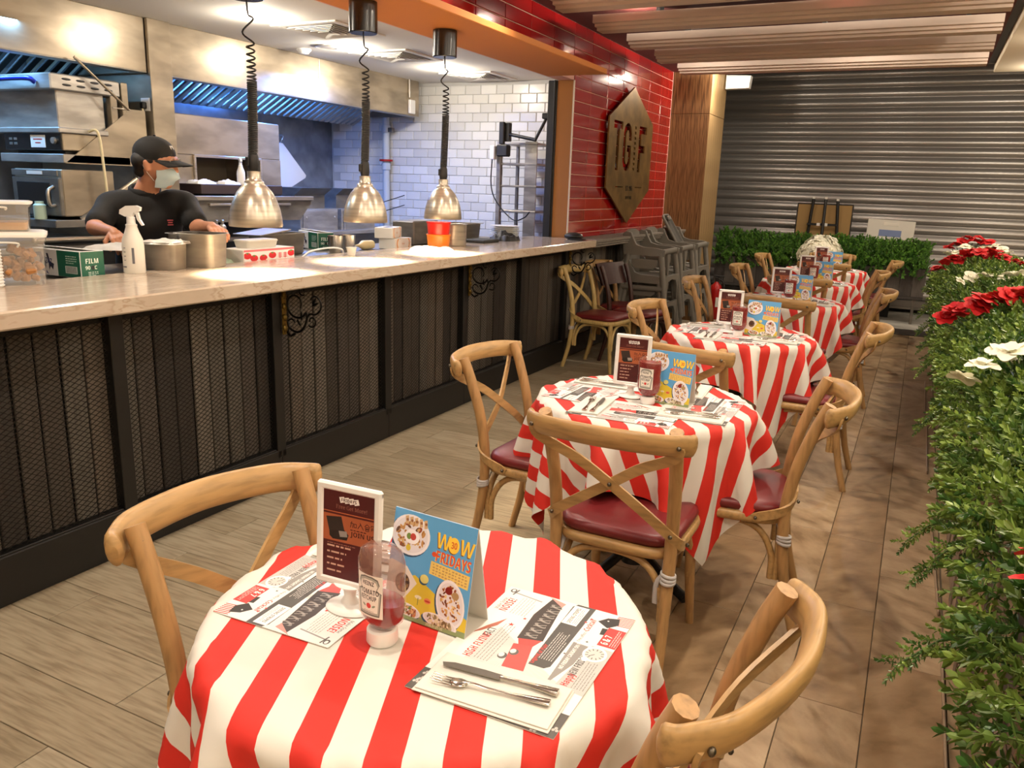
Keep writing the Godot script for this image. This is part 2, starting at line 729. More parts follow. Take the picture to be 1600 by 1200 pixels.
	grain(mk("bronze", "8f7242", 0.42, 0.75), soft, Vector3(1.2, 1.2, 1.2), true)
	mk("brown_board", "9a7c4e", 0.85)
	mk("poster_blue", "7385b0", 0.6)
	var cb := mk("clear_bottle", "f6f0ea", 0.05)
	cb.transparency = BaseMaterial3D.TRANSPARENCY_ALPHA
	cb.albedo_color.a = 0.03
	mk("ketchup_red", "7d0f0a", 0.25)
	var rs := mk("residue", "8f5a45", 0.5)
	rs.transparency = BaseMaterial3D.TRANSPARENCY_ALPHA
	rs.albedo_color.a = 0.38
	for q in [["orange_sauce", "e8801c"], ["red_sauce", "d3210f"]]:
		var sm := mk(q[0], q[1], 0.25)
		sm.backlight_enabled = true
		sm.backlight = Color(0.4, 0.4, 0.4)
	M["fine_tex"] = fine
	M["soft_tex"] = soft
	M["bump_tex"] = bump


# ---------------------------------------------------------------- floor, walls, ceilings, shutter
func setting() -> void:
	var fl := struct("floor", Mb.new().box(Vector3(0.35, -0.056, -4.18), Vector3(7.3, 0.1, 12.36), 0.0), M.joint)
	# planks laid across the aisle beside the bar
	var pw := 0.207
	var full := Mb.new().box(Vector3(0, -0.005, 0), Vector3(1.236, 0.01, pw - 0.003), 0.0012).mesh()
	var half := Mb.new().box(Vector3(0, -0.005, 0), Vector3(0.616, 0.01, pw - 0.003), 0.0012).mesh()
	for r in 55:
		var z := 0.85 - pw * r - 0.03
		if z < -10.3:
			break
		var x := -2.585 - (1.24 if r % 2 == 0 else 0.62)
		while x < -1.12:
			var a := maxf(x, -2.82)
			var b := minf(x + 1.24, -1.105)
			if b - a > 0.05:
				var whole := b - a > 1.2
				var sh: Mesh = full if whole else half if absf(b - a - 0.62) < 0.01 else Mb.new().box(Vector3(0, -0.005, 0), Vector3(b - a - 0.004, 0.01, pw - 0.003), 0.0012).mesh()
				piece("plank", sh, M["plank_%d" % rng.randi_range(0, 3)], fl, Vector3((a + b) / 2, 0, z))
			x += 1.24
	# stone-look boards under the tables, 0.23 wide, joints staggered
	var tile := Mb.new().box(Vector3(0, -0.005, 0), Vector3(0.227, 0.01, 0.697), 0.0012).mesh()
	for c in 6:
		var x := 0.16 - 0.23 * c
		var off: float = [0.33, 0.68, 0.0, 0.42, 0.1, 0.55, 0.25][c]
		for k in 17:
			var z := 0.7 - off - 0.7 * k
			var z1 := maxf(z - 0.35, -10.36)
			if z - 0.35 < -10.36:
				if z + 0.35 > -10.3:
					var l := z + 0.35 + 10.36
					piece("tile", Mb.new().box(Vector3(0, -0.005, 0), Vector3(0.227, 0.01, l - 0.003), 0.0012).mesh(), M["stone_%d" % rng.randi_range(0, 3)], fl, Vector3(x, 0, z + 0.35 - l / 2))
				break
			piece("tile", tile, M["stone_%d" % rng.randi_range(0, 3)], fl, Vector3(x, 0, z))
	obj("tile_field", Mb.new().box(Vector3(1.93, -0.005, -4.8), Vector3(3.3, 0.01, 11.1), 0.001), M.stone_0, fl)
	struct("floor_marble", Mb.new().box(Vector3(0.2, -0.045, -11.75), Vector3(6.6, 0.1, 1.9), 0.003), M.marble_floor)
	struct("trim_1", Mb.new().box(Vector3(0.2, -0.04, -10.58), Vector3(6.6, 0.1, 0.43), 0.003), M.step_dark)
	# red tiled wall: beyond the kitchen opening and above it
	var wall := struct("wall_left", Mb.new().box(Vector3(-2.925, 1.5, -8.29), Vector3(0.14, 3.0, 3.02), 0.0).box(Vector3(-2.925, 2.71, -2.4), Vector3(0.14, 0.50, 8.8), 0.0), M.grout_red)
	var rt := Mb.new().box(Vector3(0.004, 0, 0), Vector3(0.010, 0.0968, 0.4235), 0.0035).mesh()
	for r in 18:
		var y := 1.098 + 0.104 * r
		for c in 24:
			var z := -9.755 + 0.431 * c + 0.2155
			if y < 2.5:
				if z - 0.2155 > -6.85:
					break
				if z + 0.2155 > -6.78:
					piece("tile", Mb.new().box(Vector3(0.004, 0, 0), Vector3(0.010, 0.0968, -6.785 - z + 0.2155), 0.0035).mesh(), M["red_tile_%d" % rng.randi_range(0, 3)], wall, Vector3(-2.854, y, (z - 0.2155 - 6.785) / 2))
					break
			elif z > 1.6:
				break
			piece("tile", rt, M["red_tile_%d" % rng.randi_range(0, 3)], wall, Vector3(-2.854, y, z))
	struct("trim_2", Mb.new().box(Vector3(-2.715, 2.479, -2.45), Vector3(0.53, 0.042, 8.1), 0.004), M.orange_paint)
	struct("trim_3", Mb.new().box(Vector3(-2.925, 1.78, -6.776), Vector3(0.152, 1.36, 0.012), 0.002), M.jamb_paint)
	struct("trim_4", Mb.new().box(Vector3(-2.848, 1.78, -6.774), Vector3(0.012, 1.36, 0.02), 0.004), M.bead)
	struct("trim_5", Mb.new().box(Vector3(-3.045, 1.78, -6.79), Vector3(0.088, 1.36, 0.06), 0.006).box(Vector3(-3.02, 1.78, -6.755), Vector3(0.014, 1.36, 0.02), 0.003), M.black)
	# ledge and boarded wainscot below the red tiles
	var ledge := struct("trim_6", Mb.new().box(Vector3(-2.69, 1.097, -8.27), Vector3(0.28, 0.026, 3.02), 0.004).box(Vector3(-2.696, 1.072, -8.27), Vector3(0.27, 0.018, 3.02), 0.004).box(Vector3(-2.702, 1.05, -8.27), Vector3(0.26, 0.018, 3.02), 0.004), M.slat_grey_2)
	ledge.name = "trim_6"
	var wains := struct("wall_wainscot", Mb.new().box(Vector3(-2.851, 0.52, -8.29), Vector3(0.02, 1.04, 3.02), 0.0), M.charcoal)
	var bd := Mb.new().box(Vector3.ZERO, Vector3(0.014, 0.86, 0.086), 0.003).mesh()
	for i in 34:
		piece("board", bd, M["slat_grey_%d" % [0, 2, 4, 1, 0, 5, 2, 3][(i * 5) % 8]], wains, Vector3(-2.836 + 0.002 * (i % 3), 0.6, -6.83 - 0.0885 * i))
	struct("baseboard_left", Mb.new().box(Vector3(-2.838, 0.09, -8.29), Vector3(0.03, 0.17, 3.02), 0.004).box(Vector3(-2.834, 0.178, -8.29), Vector3(0.036, 0.012, 3.02), 0.003), M.slat_grey_3)
	# veneered pillar at the end of the red wall
	var pil := struct("pillar", Mb.new().box(Vector3(-2.62, 1.5, -10.18), Vector3(0.44, 3.0, 0.74), 0.0), M.veneer)
	for y in [[0.0, 2.445], [2.451, 2.96]]:
		var h: float = y[1] - y[0]
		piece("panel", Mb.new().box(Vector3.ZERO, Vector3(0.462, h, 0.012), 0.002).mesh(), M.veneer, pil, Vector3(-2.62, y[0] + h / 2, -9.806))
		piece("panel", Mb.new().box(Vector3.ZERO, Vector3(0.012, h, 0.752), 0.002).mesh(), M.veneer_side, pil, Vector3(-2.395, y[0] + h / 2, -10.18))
	# roller shutter across the shopfront
	var sh := thing("roller_shutter", "wide grey metal roller shutter closed across the back of the room", "shutter", Vector3(0, 0, -12.45))
	var prof: Array[Vector2] = []
	for i in 9:
		var a := float(i) / 8.0
		prof.append(Vector2(0.002 + 0.022 * sin(PI * pow(a, 0.8)), 0.118 * a))
	var rows := []
	for p in prof:
		rows.append([Vector3(-3.3, p.y, p.x), Vector3(3.4, p.y, p.x)])
	var sm := Mb.new()
	rows.append([Vector3(-3.3, 0.124, 0.001), Vector3(3.4, 0.124, 0.001)])
	rows.append([Vector3(-3.3, 0.1285, 0.003), Vector3(3.4, 0.1285, 0.003)])
	sm.sheet(rows)
	var slat := sm.mesh()
	for i in 26:
		piece("slat", slat, M.shutter, sh, Vector3(0, 0.19 + 0.1285 * i, 0))
	obj("bottom_rail", Mb.new().box(Vector3(0.05, 0.12, 0.0), Vector3(6.7, 0.13, 0.05), 0.006).box(Vector3(0.05, 0.075, 0.01), Vector3(6.7, 0.03, 0.09), 0.005), M.shutter, sh)
	# other walls
	struct("wall_back", Mb.new().box(Vector3(0.3, 1.75, -12.65), Vector3(7.6, 3.7, 0.2), 0.0), M.charcoal)
	struct("wall_right", Mb.new().box(Vector3(3.75, 1.75, -5.0), Vector3(0.2, 3.7, 14.6), 0.0), M.beige_paint)
	struct("wall_front", Mb.new().box(Vector3(-1.5, 1.75, 2.1), Vector3(10.8, 3.7, 0.2), 0.0), M.beige_paint)
	struct("wall_corner", Mb.new().box(Vector3(-3.2, 1.75, -11.2), Vector3(0.2, 3.7, 2.8), 0.0), M.charcoal)
	# ceilings
	var ce := struct("ceiling", Mb.new().box(Vector3(-1.42, 2.978, -4.0), Vector3(3.6, 0.12, 12.2), 0.0), M.red_ceiling)
	struct("ceiling_gap", Mb.new().box(Vector3(0.40, 3.0, -4.0), Vector3(0.14, 0.1, 12.2), 0.0), M.black)
	struct("ceiling_right", Mb.new().box(Vector3(2.1, 2.95, -4.0), Vector3(3.3, 0.18, 12.2), 0.003), M.beige_paint)
	struct("ceiling_far", Mb.new().box(Vector3(0.3, 3.6, -11.3), Vector3(7.6, 0.1, 2.7), 0.0).box(Vector3(0.3, 3.3, -10.05), Vector3(7.6, 0.6, 0.1), 0.0), M.charcoal)
	# slats: a tall face with two stepped ledges under it
	var bp := PackedVector2Array([Vector2(0, 0), Vector2(0, -0.058), Vector2(0.05, -0.058), Vector2(0.05, -0.078), Vector2(0.1, -0.078), Vector2(0.1, -0.098), Vector2(0.24, -0.098), Vector2(0.24, 0)])
	var bm := Mb.new().prism(bp, 2.83, Transform3D(Basis(Vector3(0, 0, -1), Vector3(0, 1, 0), Vector3(1, 0, 0)), Vector3(-2.5, 0, 0))).mesh()
	for i in 13:
		piece("slat", bm, M.baffle, ce, Vector3(0, 2.862, -8.69 + 0.8135 * i))
	obj("slat_hangers", hangers(), M.black, ce)


func hangers() -> Mb:
	var mb := Mb.new()
	for i in 13:
		for x in [-2.0, -0.9, 0.1]:
			mb.box(Vector3(x, 2.89, -8.81 + 0.8135 * i), Vector3(0.03, 0.06, 0.1), 0.0)
	return mb


# seamless streaks that run diagonally across a square picture
func streaks(sd: int, sgn: int, fine: int) -> ImageTexture:
	var n := FastNoiseLite.new()
	n.seed = sd
	n.noise_type = FastNoiseLite.TYPE_SIMPLEX_SMOOTH
	n.frequency = 0.009
	n.fractal_octaves = 6
	n.fractal_gain = 0.58
	n.domain_warp_enabled = true
	n.domain_warp_amplitude = 40.0
	n.domain_warp_frequency = 0.006
	var src := n.get_seamless_image(512, 512)
	var g := Gradient.new()
	g.offsets = PackedFloat32Array([0.1, 0.35, 0.6, 0.8, 1.0])
	g.colors = PackedColorArray([Color(0.74, 0.69, 0.63), Color(0.87, 0.84, 0.80), Color(0.95, 0.925, 0.90), Color(1, 0.99, 0.97), Color(0.93, 0.905, 0.88)])
	var lut := []
	for i in 256:
		lut.append(g.sample(i / 255.0))
	var im := Image.create(512, 512, false, Image.FORMAT_RGB8)
	for y in 512:
		for x in 512:
			var s := posmod(x + sgn * y, 512)
			var t := posmod((x - sgn * y) * fine, 512)
			im.set_pixel(x, y, lut[int(src.get_pixel(t, s).r * 255.0)])
	return ImageTexture.create_from_image(im)


# ---------------------------------------------------------------- the bar
func bar() -> void:
	one("countertop", Mb.new().box(Vector3(-2.875, 1.081, -2.85), Vector3(0.65, 0.062, 7.79), 0.006), M.marble, "long pale marble bar top with brown veins over the black mesh front", "countertop")
	var t := thing("bar_front", "black framed bar front with wire mesh screens over grey boards", "bar", Vector3.ZERO)
	obj("carcass", Mb.new().box(Vector3(-3.02, 0.525, -2.85), Vector3(0.32, 1.05, 7.66), 0.0), M.charcoal, t)
	var zs := [0.66, -0.255, -1.172, -2.09, -2.988, -3.93, -4.86, -5.78, -6.68]
	var post := Mb.new().box(Vector3(0, 0.6, 0), Vector3(0.07, 0.9, 0.062), 0.003).mesh()
	for z in zs:
		piece("post", post, M.black_frame, t, Vector3(-2.825, 0, z))
	var screen := mesh_screen(0.856, 0.853)
	var board := Mb.new().box(Vector3.ZERO, Vector3(0.012, 0.86, 0.088), 0.003).mesh()
	for i in zs.size() - 1:
		var w: float = zs[i] - zs[i + 1]
		var zc: float = (zs[i] + zs[i + 1]) / 2
		var s := obj("mesh_screen", screen, M.iron_dark, t)
		s.position = Vector3(-2.812, 0.196, zc)
		s.scale = Vector3(1, 1, (w - 0.06) / 0.856)
		s.set_meta("kind", "stuff")
		obj("kick_board", Mb.new().box(Vector3(-2.822, 0.0955, zc), Vector3(0.064, 0.189, w - 0.003), 0.004).box(Vector3(-2.824, 0.192, zc), Vector3(0.056, 0.012, w - 0.064), 0.003), M.black_frame, t)
		obj("top_rail", Mb.new().box(Vector3(-2.838, 1.0, zc), Vector3(0.016, 0.05, w - 0.06), 0.003), M.black_frame, t)
		for k in 9:
			piece("board", board, M["slat_grey_%d" % ((k * 7 + i * 5 + (k * k) % 3) % 6)], t, Vector3(-2.846 + 0.004 * ((k + i) % 2), 0.6, zc - 0.39 + 0.0975 * k))
	# wrought iron scroll brackets under the overhang
	var names := ["wrought iron scroll bracket under the bar top, nearest the camera", "wrought iron scroll bracket under the bar top behind the second table's chair", "wrought iron scroll bracket at the far end of the bar top"]
	for i in 3:
		bracket(Vector3(-2.79, 1.048, [-3.03, -4.9, -6.72][i]), names[i])


func mesh_screen(w: float, h: float) -> ArrayMesh:
	var v := PackedVector3Array()
	var nn := PackedVector3Array()
	var rows := int(h / 0.0105)
	var n := int(w / 0.0185)
	var th := 0.0027
	for r in rows:
		var y0 := 0.0105 * r
		for k in n:
			var up := (k + r) % 2 == 0
			var a := Vector3(0, y0 + (0.0 if up else 0.0105), w / 2 - 0.0185 * k)
			var b := Vector3(0, y0 + (0.0105 if up else 0.0), w / 2 - 0.0185 * (k + 1))
			var o := Vector3(0.0, th * 0.55, 0.0)
			var d := Vector3(-0.0022, 0, 0)
			for q in [[a - o, b - o, b + o, a + o], [a + o, b + o, b + o + d, a + o + d]]:
				for e in [0, 2, 1, 0, 3, 2]:
					v.append(q[e])
				var nr: Vector3 = (q[1] - q[0]).cross(q[2] - q[0]).normalized()
				for e in 6:
					nn.append(nr)
	var arr := []
	arr.resize(Mesh.ARRAY_MAX)
	arr[Mesh.ARRAY_VERTEX] = v
	arr[Mesh.ARRAY_NORMAL] = nn
	var m := ArrayMesh.new()
	m.add_surface_from_arrays(Mesh.PRIMITIVE_TRIANGLES, arr)
	return m


func spiral(c: Vector2, r0: float, r1: float, a0: float, a1: float, n := 20) -> Array:
	var out := []
	for i in n + 1:
		var t := float(i) / n
		var a := deg_to_rad(lerpf(a0, a1, t))
		out.append(Vector3(c.x + cos(a) * lerpf(r0, r1, t), c.y + sin(a) * lerpf(r0, r1, t), 0))
	return out


func bracket(at: Vector3, label: String) -> void:
	var t := thing("iron_bracket", label, "bracket", at)
	var tap := func(n: int, a: float, b: float) -> PackedFloat32Array:
		var p := PackedFloat32Array()
		for i in n:
			p.append(lerpf(a, b, float(i) / (n - 1)))
		return p
	var big := spiral(Vector2(0.085, -0.1), 0.03, 0.072, -30, 330, 26)
	big.append_array([Vector3(0.152, -0.165, 0), Vector3(0.13, -0.215, 0), Vector3(0.09, -0.238, 0), Vector3(0.045, -0.225, 0), Vector3(0.03, -0.19, 0)])
	var p := curve(big, 90)
	obj("main_scroll", Mb.new().tube(p, tap.call(p.size(), 0.004, 0.0065), 8), M.iron, t)
	p = curve(spiral(Vector2(0.198, -0.082), 0.022, 0.058, 150, -90, 18) + [Vector3(0.17, -0.14, 0), Vector3(0.15, -0.165, 0)], 60)
	obj("outer_scroll", Mb.new().tube(p, tap.call(p.size(), 0.004, 0.0055), 8), M.iron, t)
	p = curve(spiral(Vector2(0.183, -0.175), 0.012, 0.03, 200, -130, 14), 40)
	obj("small_scroll", Mb.new().tube(p, 0.0045, 7), M.iron, t)
	p = curve(spiral(Vector2(0.128, -0.028), 0.01, 0.024, 0, 300, 12), 36)
	obj("small_scroll", Mb.new().tube(p, 0.004, 7), M.iron, t)
	p = curve(spiral(Vector2(0.058, -0.198), 0.016, 0.03, 20, 200, 10), 30)
	obj("lower_curl", Mb.new().tube(p, 0.0045, 7), M.iron, t)
	var leaf := Mb.new()
	for q in [[Vector3(0.2, -0.075, 0), 0.9], [Vector3(0.205, -0.09, 0), 0.4], [Vector3(0.1, -0.19, 0), 2.2], [Vector3(0.118, -0.155, 0), 1.6], [Vector3(0.035, -0.255, 0), -0.6], [Vector3(0.06, -0.255, 0), 0.5]]:
		leaf.ball(q[0], Vector3(0.022, 0.007, 0.005), 8, Basis(Vector3(0, 0, 1), q[1]))
	obj("iron_leaves", leaf, M.iron, t)
	var stem := Mb.new().box(Vector3(0.006, -0.13, 0), Vector3(0.012, 0.26, 0.03), 0.004)
	for k in 4:
		stem.ball(Vector3(0.014, -0.06 - 0.055 * k, 0.004), Vector3(0.01, 0.02, 0.016), 8, Basis(Vector3(0, 0, 1), 0.3))
	obj("wall_plate", stem, M.iron_gold, t)


func heat_lamp(z: float, label: String) -> void:
	var t := thing("heat_lamp", label, "heat lamp", Vector3(-2.75, 0, z))
	obj("ceiling_cap", Mb.new().lathe(PackedVector2Array([Vector2(0, 2.302), Vector2(0.07, 2.302), Vector2(0.074, 2.306), Vector2(0.074, 2.456), Vector2(0, 2.456)]), 28), M.black_gloss, t)
	var sh := PackedVector2Array([Vector2(0.112, 1.334), Vector2(0.119, 1.331), Vector2(0.121, 1.338), Vector2(0.118, 1.37), Vector2(0.111, 1.41), Vector2(0.097, 1.452), Vector2(0.078, 1.488), Vector2(0.056, 1.513), Vector2(0.044, 1.522), Vector2(0.043, 1.533), Vector2(0.037, 1.537), Vector2(0.03, 1.545), Vector2(0.03, 1.578), Vector2(0.0, 1.578)])
	obj("shade", Mb.new().lathe(sh, 40, Vector3.ZERO, 50.0), M.brushed, t)
	obj("shade_lining", Mb.new().lathe(PackedVector2Array([Vector2(0, 1.515), Vector2(0.05, 1.505), Vector2(0.092, 1.452), Vector2(0.113, 1.37), Vector2(0.116, 1.334)]), 32), M.lining, t)
	obj("bulb", Mb.new().ball(Vector3(0, 1.42, 0), Vector3(0.045, 0.055, 0.045), 16), M.heat_glow, t)
	obj("plug", Mb.new().lathe(PackedVector2Array([Vector2(0, 1.578), Vector2(0.022, 1.578), Vector2(0.026, 1.6), Vector2(0.024, 1.64), Vector2(0.018, 1.66), Vector2(0, 1.66)]), 14).box(Vector3(-0.01, 1.62, 0.026), Vector3(0.02, 0.04, 0.012), 0.003), M.black, t)
	var p := PackedVector3Array()
	var turns := 46.0
	var n := int(turns * 9)
	for i in n + 1:
		var u := float(i) / n
		var k := u * turns
		var y := 1.655 + 0.30 * minf(u / 0.82, 1.0) + (0.17 * pow((u - 0.82) / 0.18, 1.6) if u > 0.82 else 0.0)
		var r := 0.019 * (1.0 if u < 0.85 else lerpf(1.0, 0.9, (u - 0.85) / 0.15))
		var lean := 0.012 * sin((y - 1.655) * 4.0)
		p.append(Vector3(cos(k * TAU) * r + lean, y, sin(k * TAU) * r))
	var e := p[p.size() - 1]
	var up := curve([e, Vector3(-0.012, e.y + 0.04, 0.02), Vector3(0.006, e.y + 0.1, -0.03), Vector3(0.002, 2.24, -0.005), Vector3(0, 2.302, 0)], 18)
	up.remove_at(0)
	p.append_array(up)
	obj("coiled_cord", Mb.new().tube(p, 0.0042, 6), M.black, t)
	spot(Vector3(-2.75, 1.36, z), Vector3(0, -1, 0), 20.0, Color(1.0, 0.9, 0.76), 56.0, 0.05, 1.0)


# ---------------------------------------------------------------- the open kitchen behind the bar
func plate_stack(at: Vector3, n: int) -> void:
	var m := Mb.new().lathe(PackedVector2Array([Vector2(0, 0), Vector2(0.075, 0), Vector2(0.082, 0.006), Vector2(0.128, 0.014), Vector2(0.13, 0.018), Vector2(0.124, 0.018), Vector2(0.08, 0.01), Vector2(0, 0.008)]), 36).mesh()
	var ord := ["lowest", "second lowest", "third from the bottom", "fourth from the bottom", "fifth from the bottom", "third from the top", "second from the top", "topmost"]
	for i in n:
		one("plate", m, M.white_plastic, "white plate in the stack at the far end of the bar, " + ord[i], "plate", at + Vector3(0.002 * sin(i * 2.0), 0.0155 * i, 0.002 * cos(i * 3.0)), 0.0, "stacked white plates")


func steel_pan(called: String, label: String, at: Vector3, hw: float, hd: float, h: float, turn := 0.0) -> Node3D:
	var t := thing(called, label, "pan", at, turn)
	obj("body", loft(Mb.new(), [[hw * 0.86, hd * 0.86, 0.0, 0.03], [hw * 0.92, hd * 0.92, 0.006, 0.035], [hw * 0.98, hd * 0.98, h - 0.004, 0.035], [hw * 1.1, hd * 1.1, h, 0.04], [hw * 1.1, hd * 1.1, h - 0.003, 0.04]], 5, false), M.steel, t)
	obj("inside", loft(Mb.new(), [[hw * 0.95, hd * 0.95, h, 0.03], [hw * 0.86, hd * 0.86, h * 0.35, 0.03]], 5, true, false), M.steel_dull, t)
	return t


func kitchen() -> void:
	struct("floor_kitchen", Mb.new().box(Vector3(-4.8, -0.06, -3.0), Vector3(3.4, 0.1, 10.2), 0.0), M.charcoal)
	struct("ceiling_kitchen", Mb.new().box(Vector3(-4.68, 2.66, -2.9), Vector3(3.4, 0.12, 10.0), 0.0), M.white_paint)
	struct("wall_kitchen_left", Mb.new().box(Vector3(-6.35, 1.3, -2.9), Vector3(0.1, 2.6, 10.0), 0.0), M.steel_panel)
	var wb := struct("wall_kitchen_back", Mb.new().box(Vector3(-4.64, 1.3, -7.81), Vector3(3.34, 2.6, 0.1), 0.0), M.grout_white)
	var brick := Mb.new().box(Vector3.ZERO, Vector3(0.181, 0.0885, 0.016), 0.0045).mesh()
	var hb := Mb.new().box(Vector3.ZERO, Vector3(0.0875, 0.0885, 0.016), 0.0045).mesh()
	for r in 17:
		var y := 1.04 + 0.0925 * r
		for c in 17:
			var x := -3.1 - 0.187 * c - (0.0935 if r % 2 else 0.0)
			piece("brick", brick, M["white_tile_%d" % rng.randi_range(0, 2)], wb, Vector3(x, y, -7.758))
		if r % 2 == 1:
			piece("brick", hb, M.white_tile_1, wb, Vector3(-3.054, y, -7.758))
	# ceiling vents, speaker, sensors
	var vents := [[-4.0, -4.92, "nearest the camera"], [-4.2, -6.05, "in the middle"], [-4.12, -7.35, "nearest the white tile wall"]]
	for v in vents:
		var t := thing("ceiling_vent", "square white four-way air vent in the kitchen ceiling, " + v[2], "air vent", Vector3(v[0], 2.6, v[1]), 0.0, "kitchen ceiling vents")
		obj("vent_frame", Mb.new().box(Vector3(-0.26, -0.006, 0), Vector3(0.06, 0.012, 0.58), 0.003).box(Vector3(0.26, -0.006, 0), Vector3(0.06, 0.012, 0.58), 0.003).box(Vector3(0, -0.006, 0.26), Vector3(0.46, 0.012, 0.06), 0.003).box(Vector3(0, -0.006, -0.26), Vector3(0.46, 0.012, 0.06), 0.003), M.white_paint, t)
		for k in 5:
			var w := 0.40 - 0.075 * k
			var b := Mb.new()
			for s in [-1.0, 1.0]:
				b.box(Vector3(s * w / 2, -0.008 - 0.002 * k, 0), Vector3(0.03, 0.004, w), 0.001, Basis(Vector3(0, 0, 1), -s * 0.6))
				b.box(Vector3(0, -0.008 - 0.002 * k, s * w / 2), Vector3(w, 0.004, 0.03), 0.001, Basis(Vector3(1, 0, 0), s * 0.6))
			obj("louver", b, M.white_paint, t)
		obj("duct", Mb.new().box(Vector3(0, -0.001, 0), Vector3(0.46, 0.002, 0.46), 0.0), M.charcoal, t)
	one("ceiling_speaker", Mb.new().lathe(PackedVector2Array([Vector2(0, -0.006), Vector2(0.08, -0.006), Vector2(0.085, -0.012), Vector2(0.1, -0.008), Vector2(0.1, 0.0)]), 28), M.shutter, "round grey speaker set in the white kitchen ceiling", "speaker", Vector3(-4.5, 2.6, -5.5))
	one("smoke_detector", Mb.new().lathe(PackedVector2Array([Vector2(0, -0.045), Vector2(0.035, -0.04), Vector2(0.05, -0.02), Vector2(0.06, -0.012), Vector2(0.06, 0.0)]), 24), M.white_plastic, "small white smoke detector on the kitchen ceiling beside the hood", "smoke detector", Vector3(-4.78, 2.6, -5.55))
	# exhaust hoods
	for i in 2:
		var z0: float = [0.8, -4.36][i]
		var z1: float = [-4.16, -7.62][i]
		var t := thing("exhaust_hood", ["big stainless exhaust hood over the microwave line, nearest the camera", "long stainless exhaust hood over the oven, reaching the white tile wall"][i], "exhaust hood", Vector3(-5.0, 0, 0))
		obj("front_panel", Mb.new().box(Vector3(-0.012, 2.42, (z0 + z1) / 2), Vector3(0.024, 0.36, z0 - z1), 0.004), M.steel_warm, t)
		obj("lip", Mb.new().box(Vector3(-0.05, 2.244, (z0 + z1) / 2), Vector3(0.1, 0.012, z0 - z1), 0.003), M.steel, t)
		obj("end_panel", Mb.new().box(Vector3(-0.65, 2.42, z1 + 0.012), Vector3(1.28, 0.36, 0.024), 0.004), M.steel_warm, t)
		obj("end_panel", Mb.new().box(Vector3(-0.65, 2.42, z0 - 0.012), Vector3(1.28, 0.36, 0.024), 0.004), M.steel, t)
		obj("inner_ledge", Mb.new().box(Vector3(-1.1, 2.22, (z0 + z1) / 2), Vector3(0.3, 0.05, z0 - z1 - 0.06), 0.004), M.steel, t)
		var fl := Mb.new()
		for k in int((z0 - z1) / 0.09):
			fl.box(Vector3(-0.55, 2.34, z0 - 0.08 - 0.09 * k), Vector3(0.75, 0.02, 0.05), 0.004, Basis(Vector3(0, 0, 1), 0.5))
		obj("grease_filter", fl, M.black if i == 0 else M.steel, t)
		if i == 1:
			obj("panel_seam", Mb.new().box(Vector3(0.002, 2.42, -6.0), Vector3(0.004, 0.36, 0.01), 0.001), M.steel_bright, t)
			obj("conduit", Mb.new().tube(PackedVector3Array([Vector3(0.012, 2.6, -7.42), Vector3(0.012, 2.42, -7.42)]), 0.012, 8), M.steel, t)
			obj("switch_box", Mb.new().box(Vector3(0.015, 2.33, -7.46), Vector3(0.03, 0.14, 0.1), 0.006), M.white_plastic, t)
	# partition between the two cook lines with a socket on it
	struct("wall_partition", Mb.new().box(Vector3(-5.64, 1.3, -4.26), Vector3(1.3, 2.6, 0.16), 0.0).box(Vector3(-4.985, 1.3, -4.26), Vector3(0.03, 2.6, 0.19), 0.004), M.steel_warm)
	var so := thing("wall_socket", "white wall socket with a black plug on the steel partition", "socket", Vector3(-5.05, 2.03, -4.172))
	obj("face_plate", Mb.new().box(Vector3(0, 0, 0), Vector3(0.09, 0.09, 0.012), 0.004), M.white_plastic, so)
	obj("plug", Mb.new().box(Vector3(0.0, -0.008, 0.022), Vector3(0.04, 0.045, 0.035), 0.006), M.black, so)
	obj("cable", Mb.new().tube(curve([Vector3(0, -0.03, 0.03), Vector3(0.015, -0.2, 0.03), Vector3(0.02, -0.5, 0.03)], 10), 0.006, 6), M.cream, so)
	cook_line()
	prep_items()
	chef()
	for i in 3:
		heat_lamp([-2.83, -3.66, -4.475][i], ["brushed steel dome heat lamp on a coiled black cord, nearest the camera", "brushed steel dome heat lamp in the middle of the three", "brushed steel dome heat lamp above the red and orange tubs"][i])


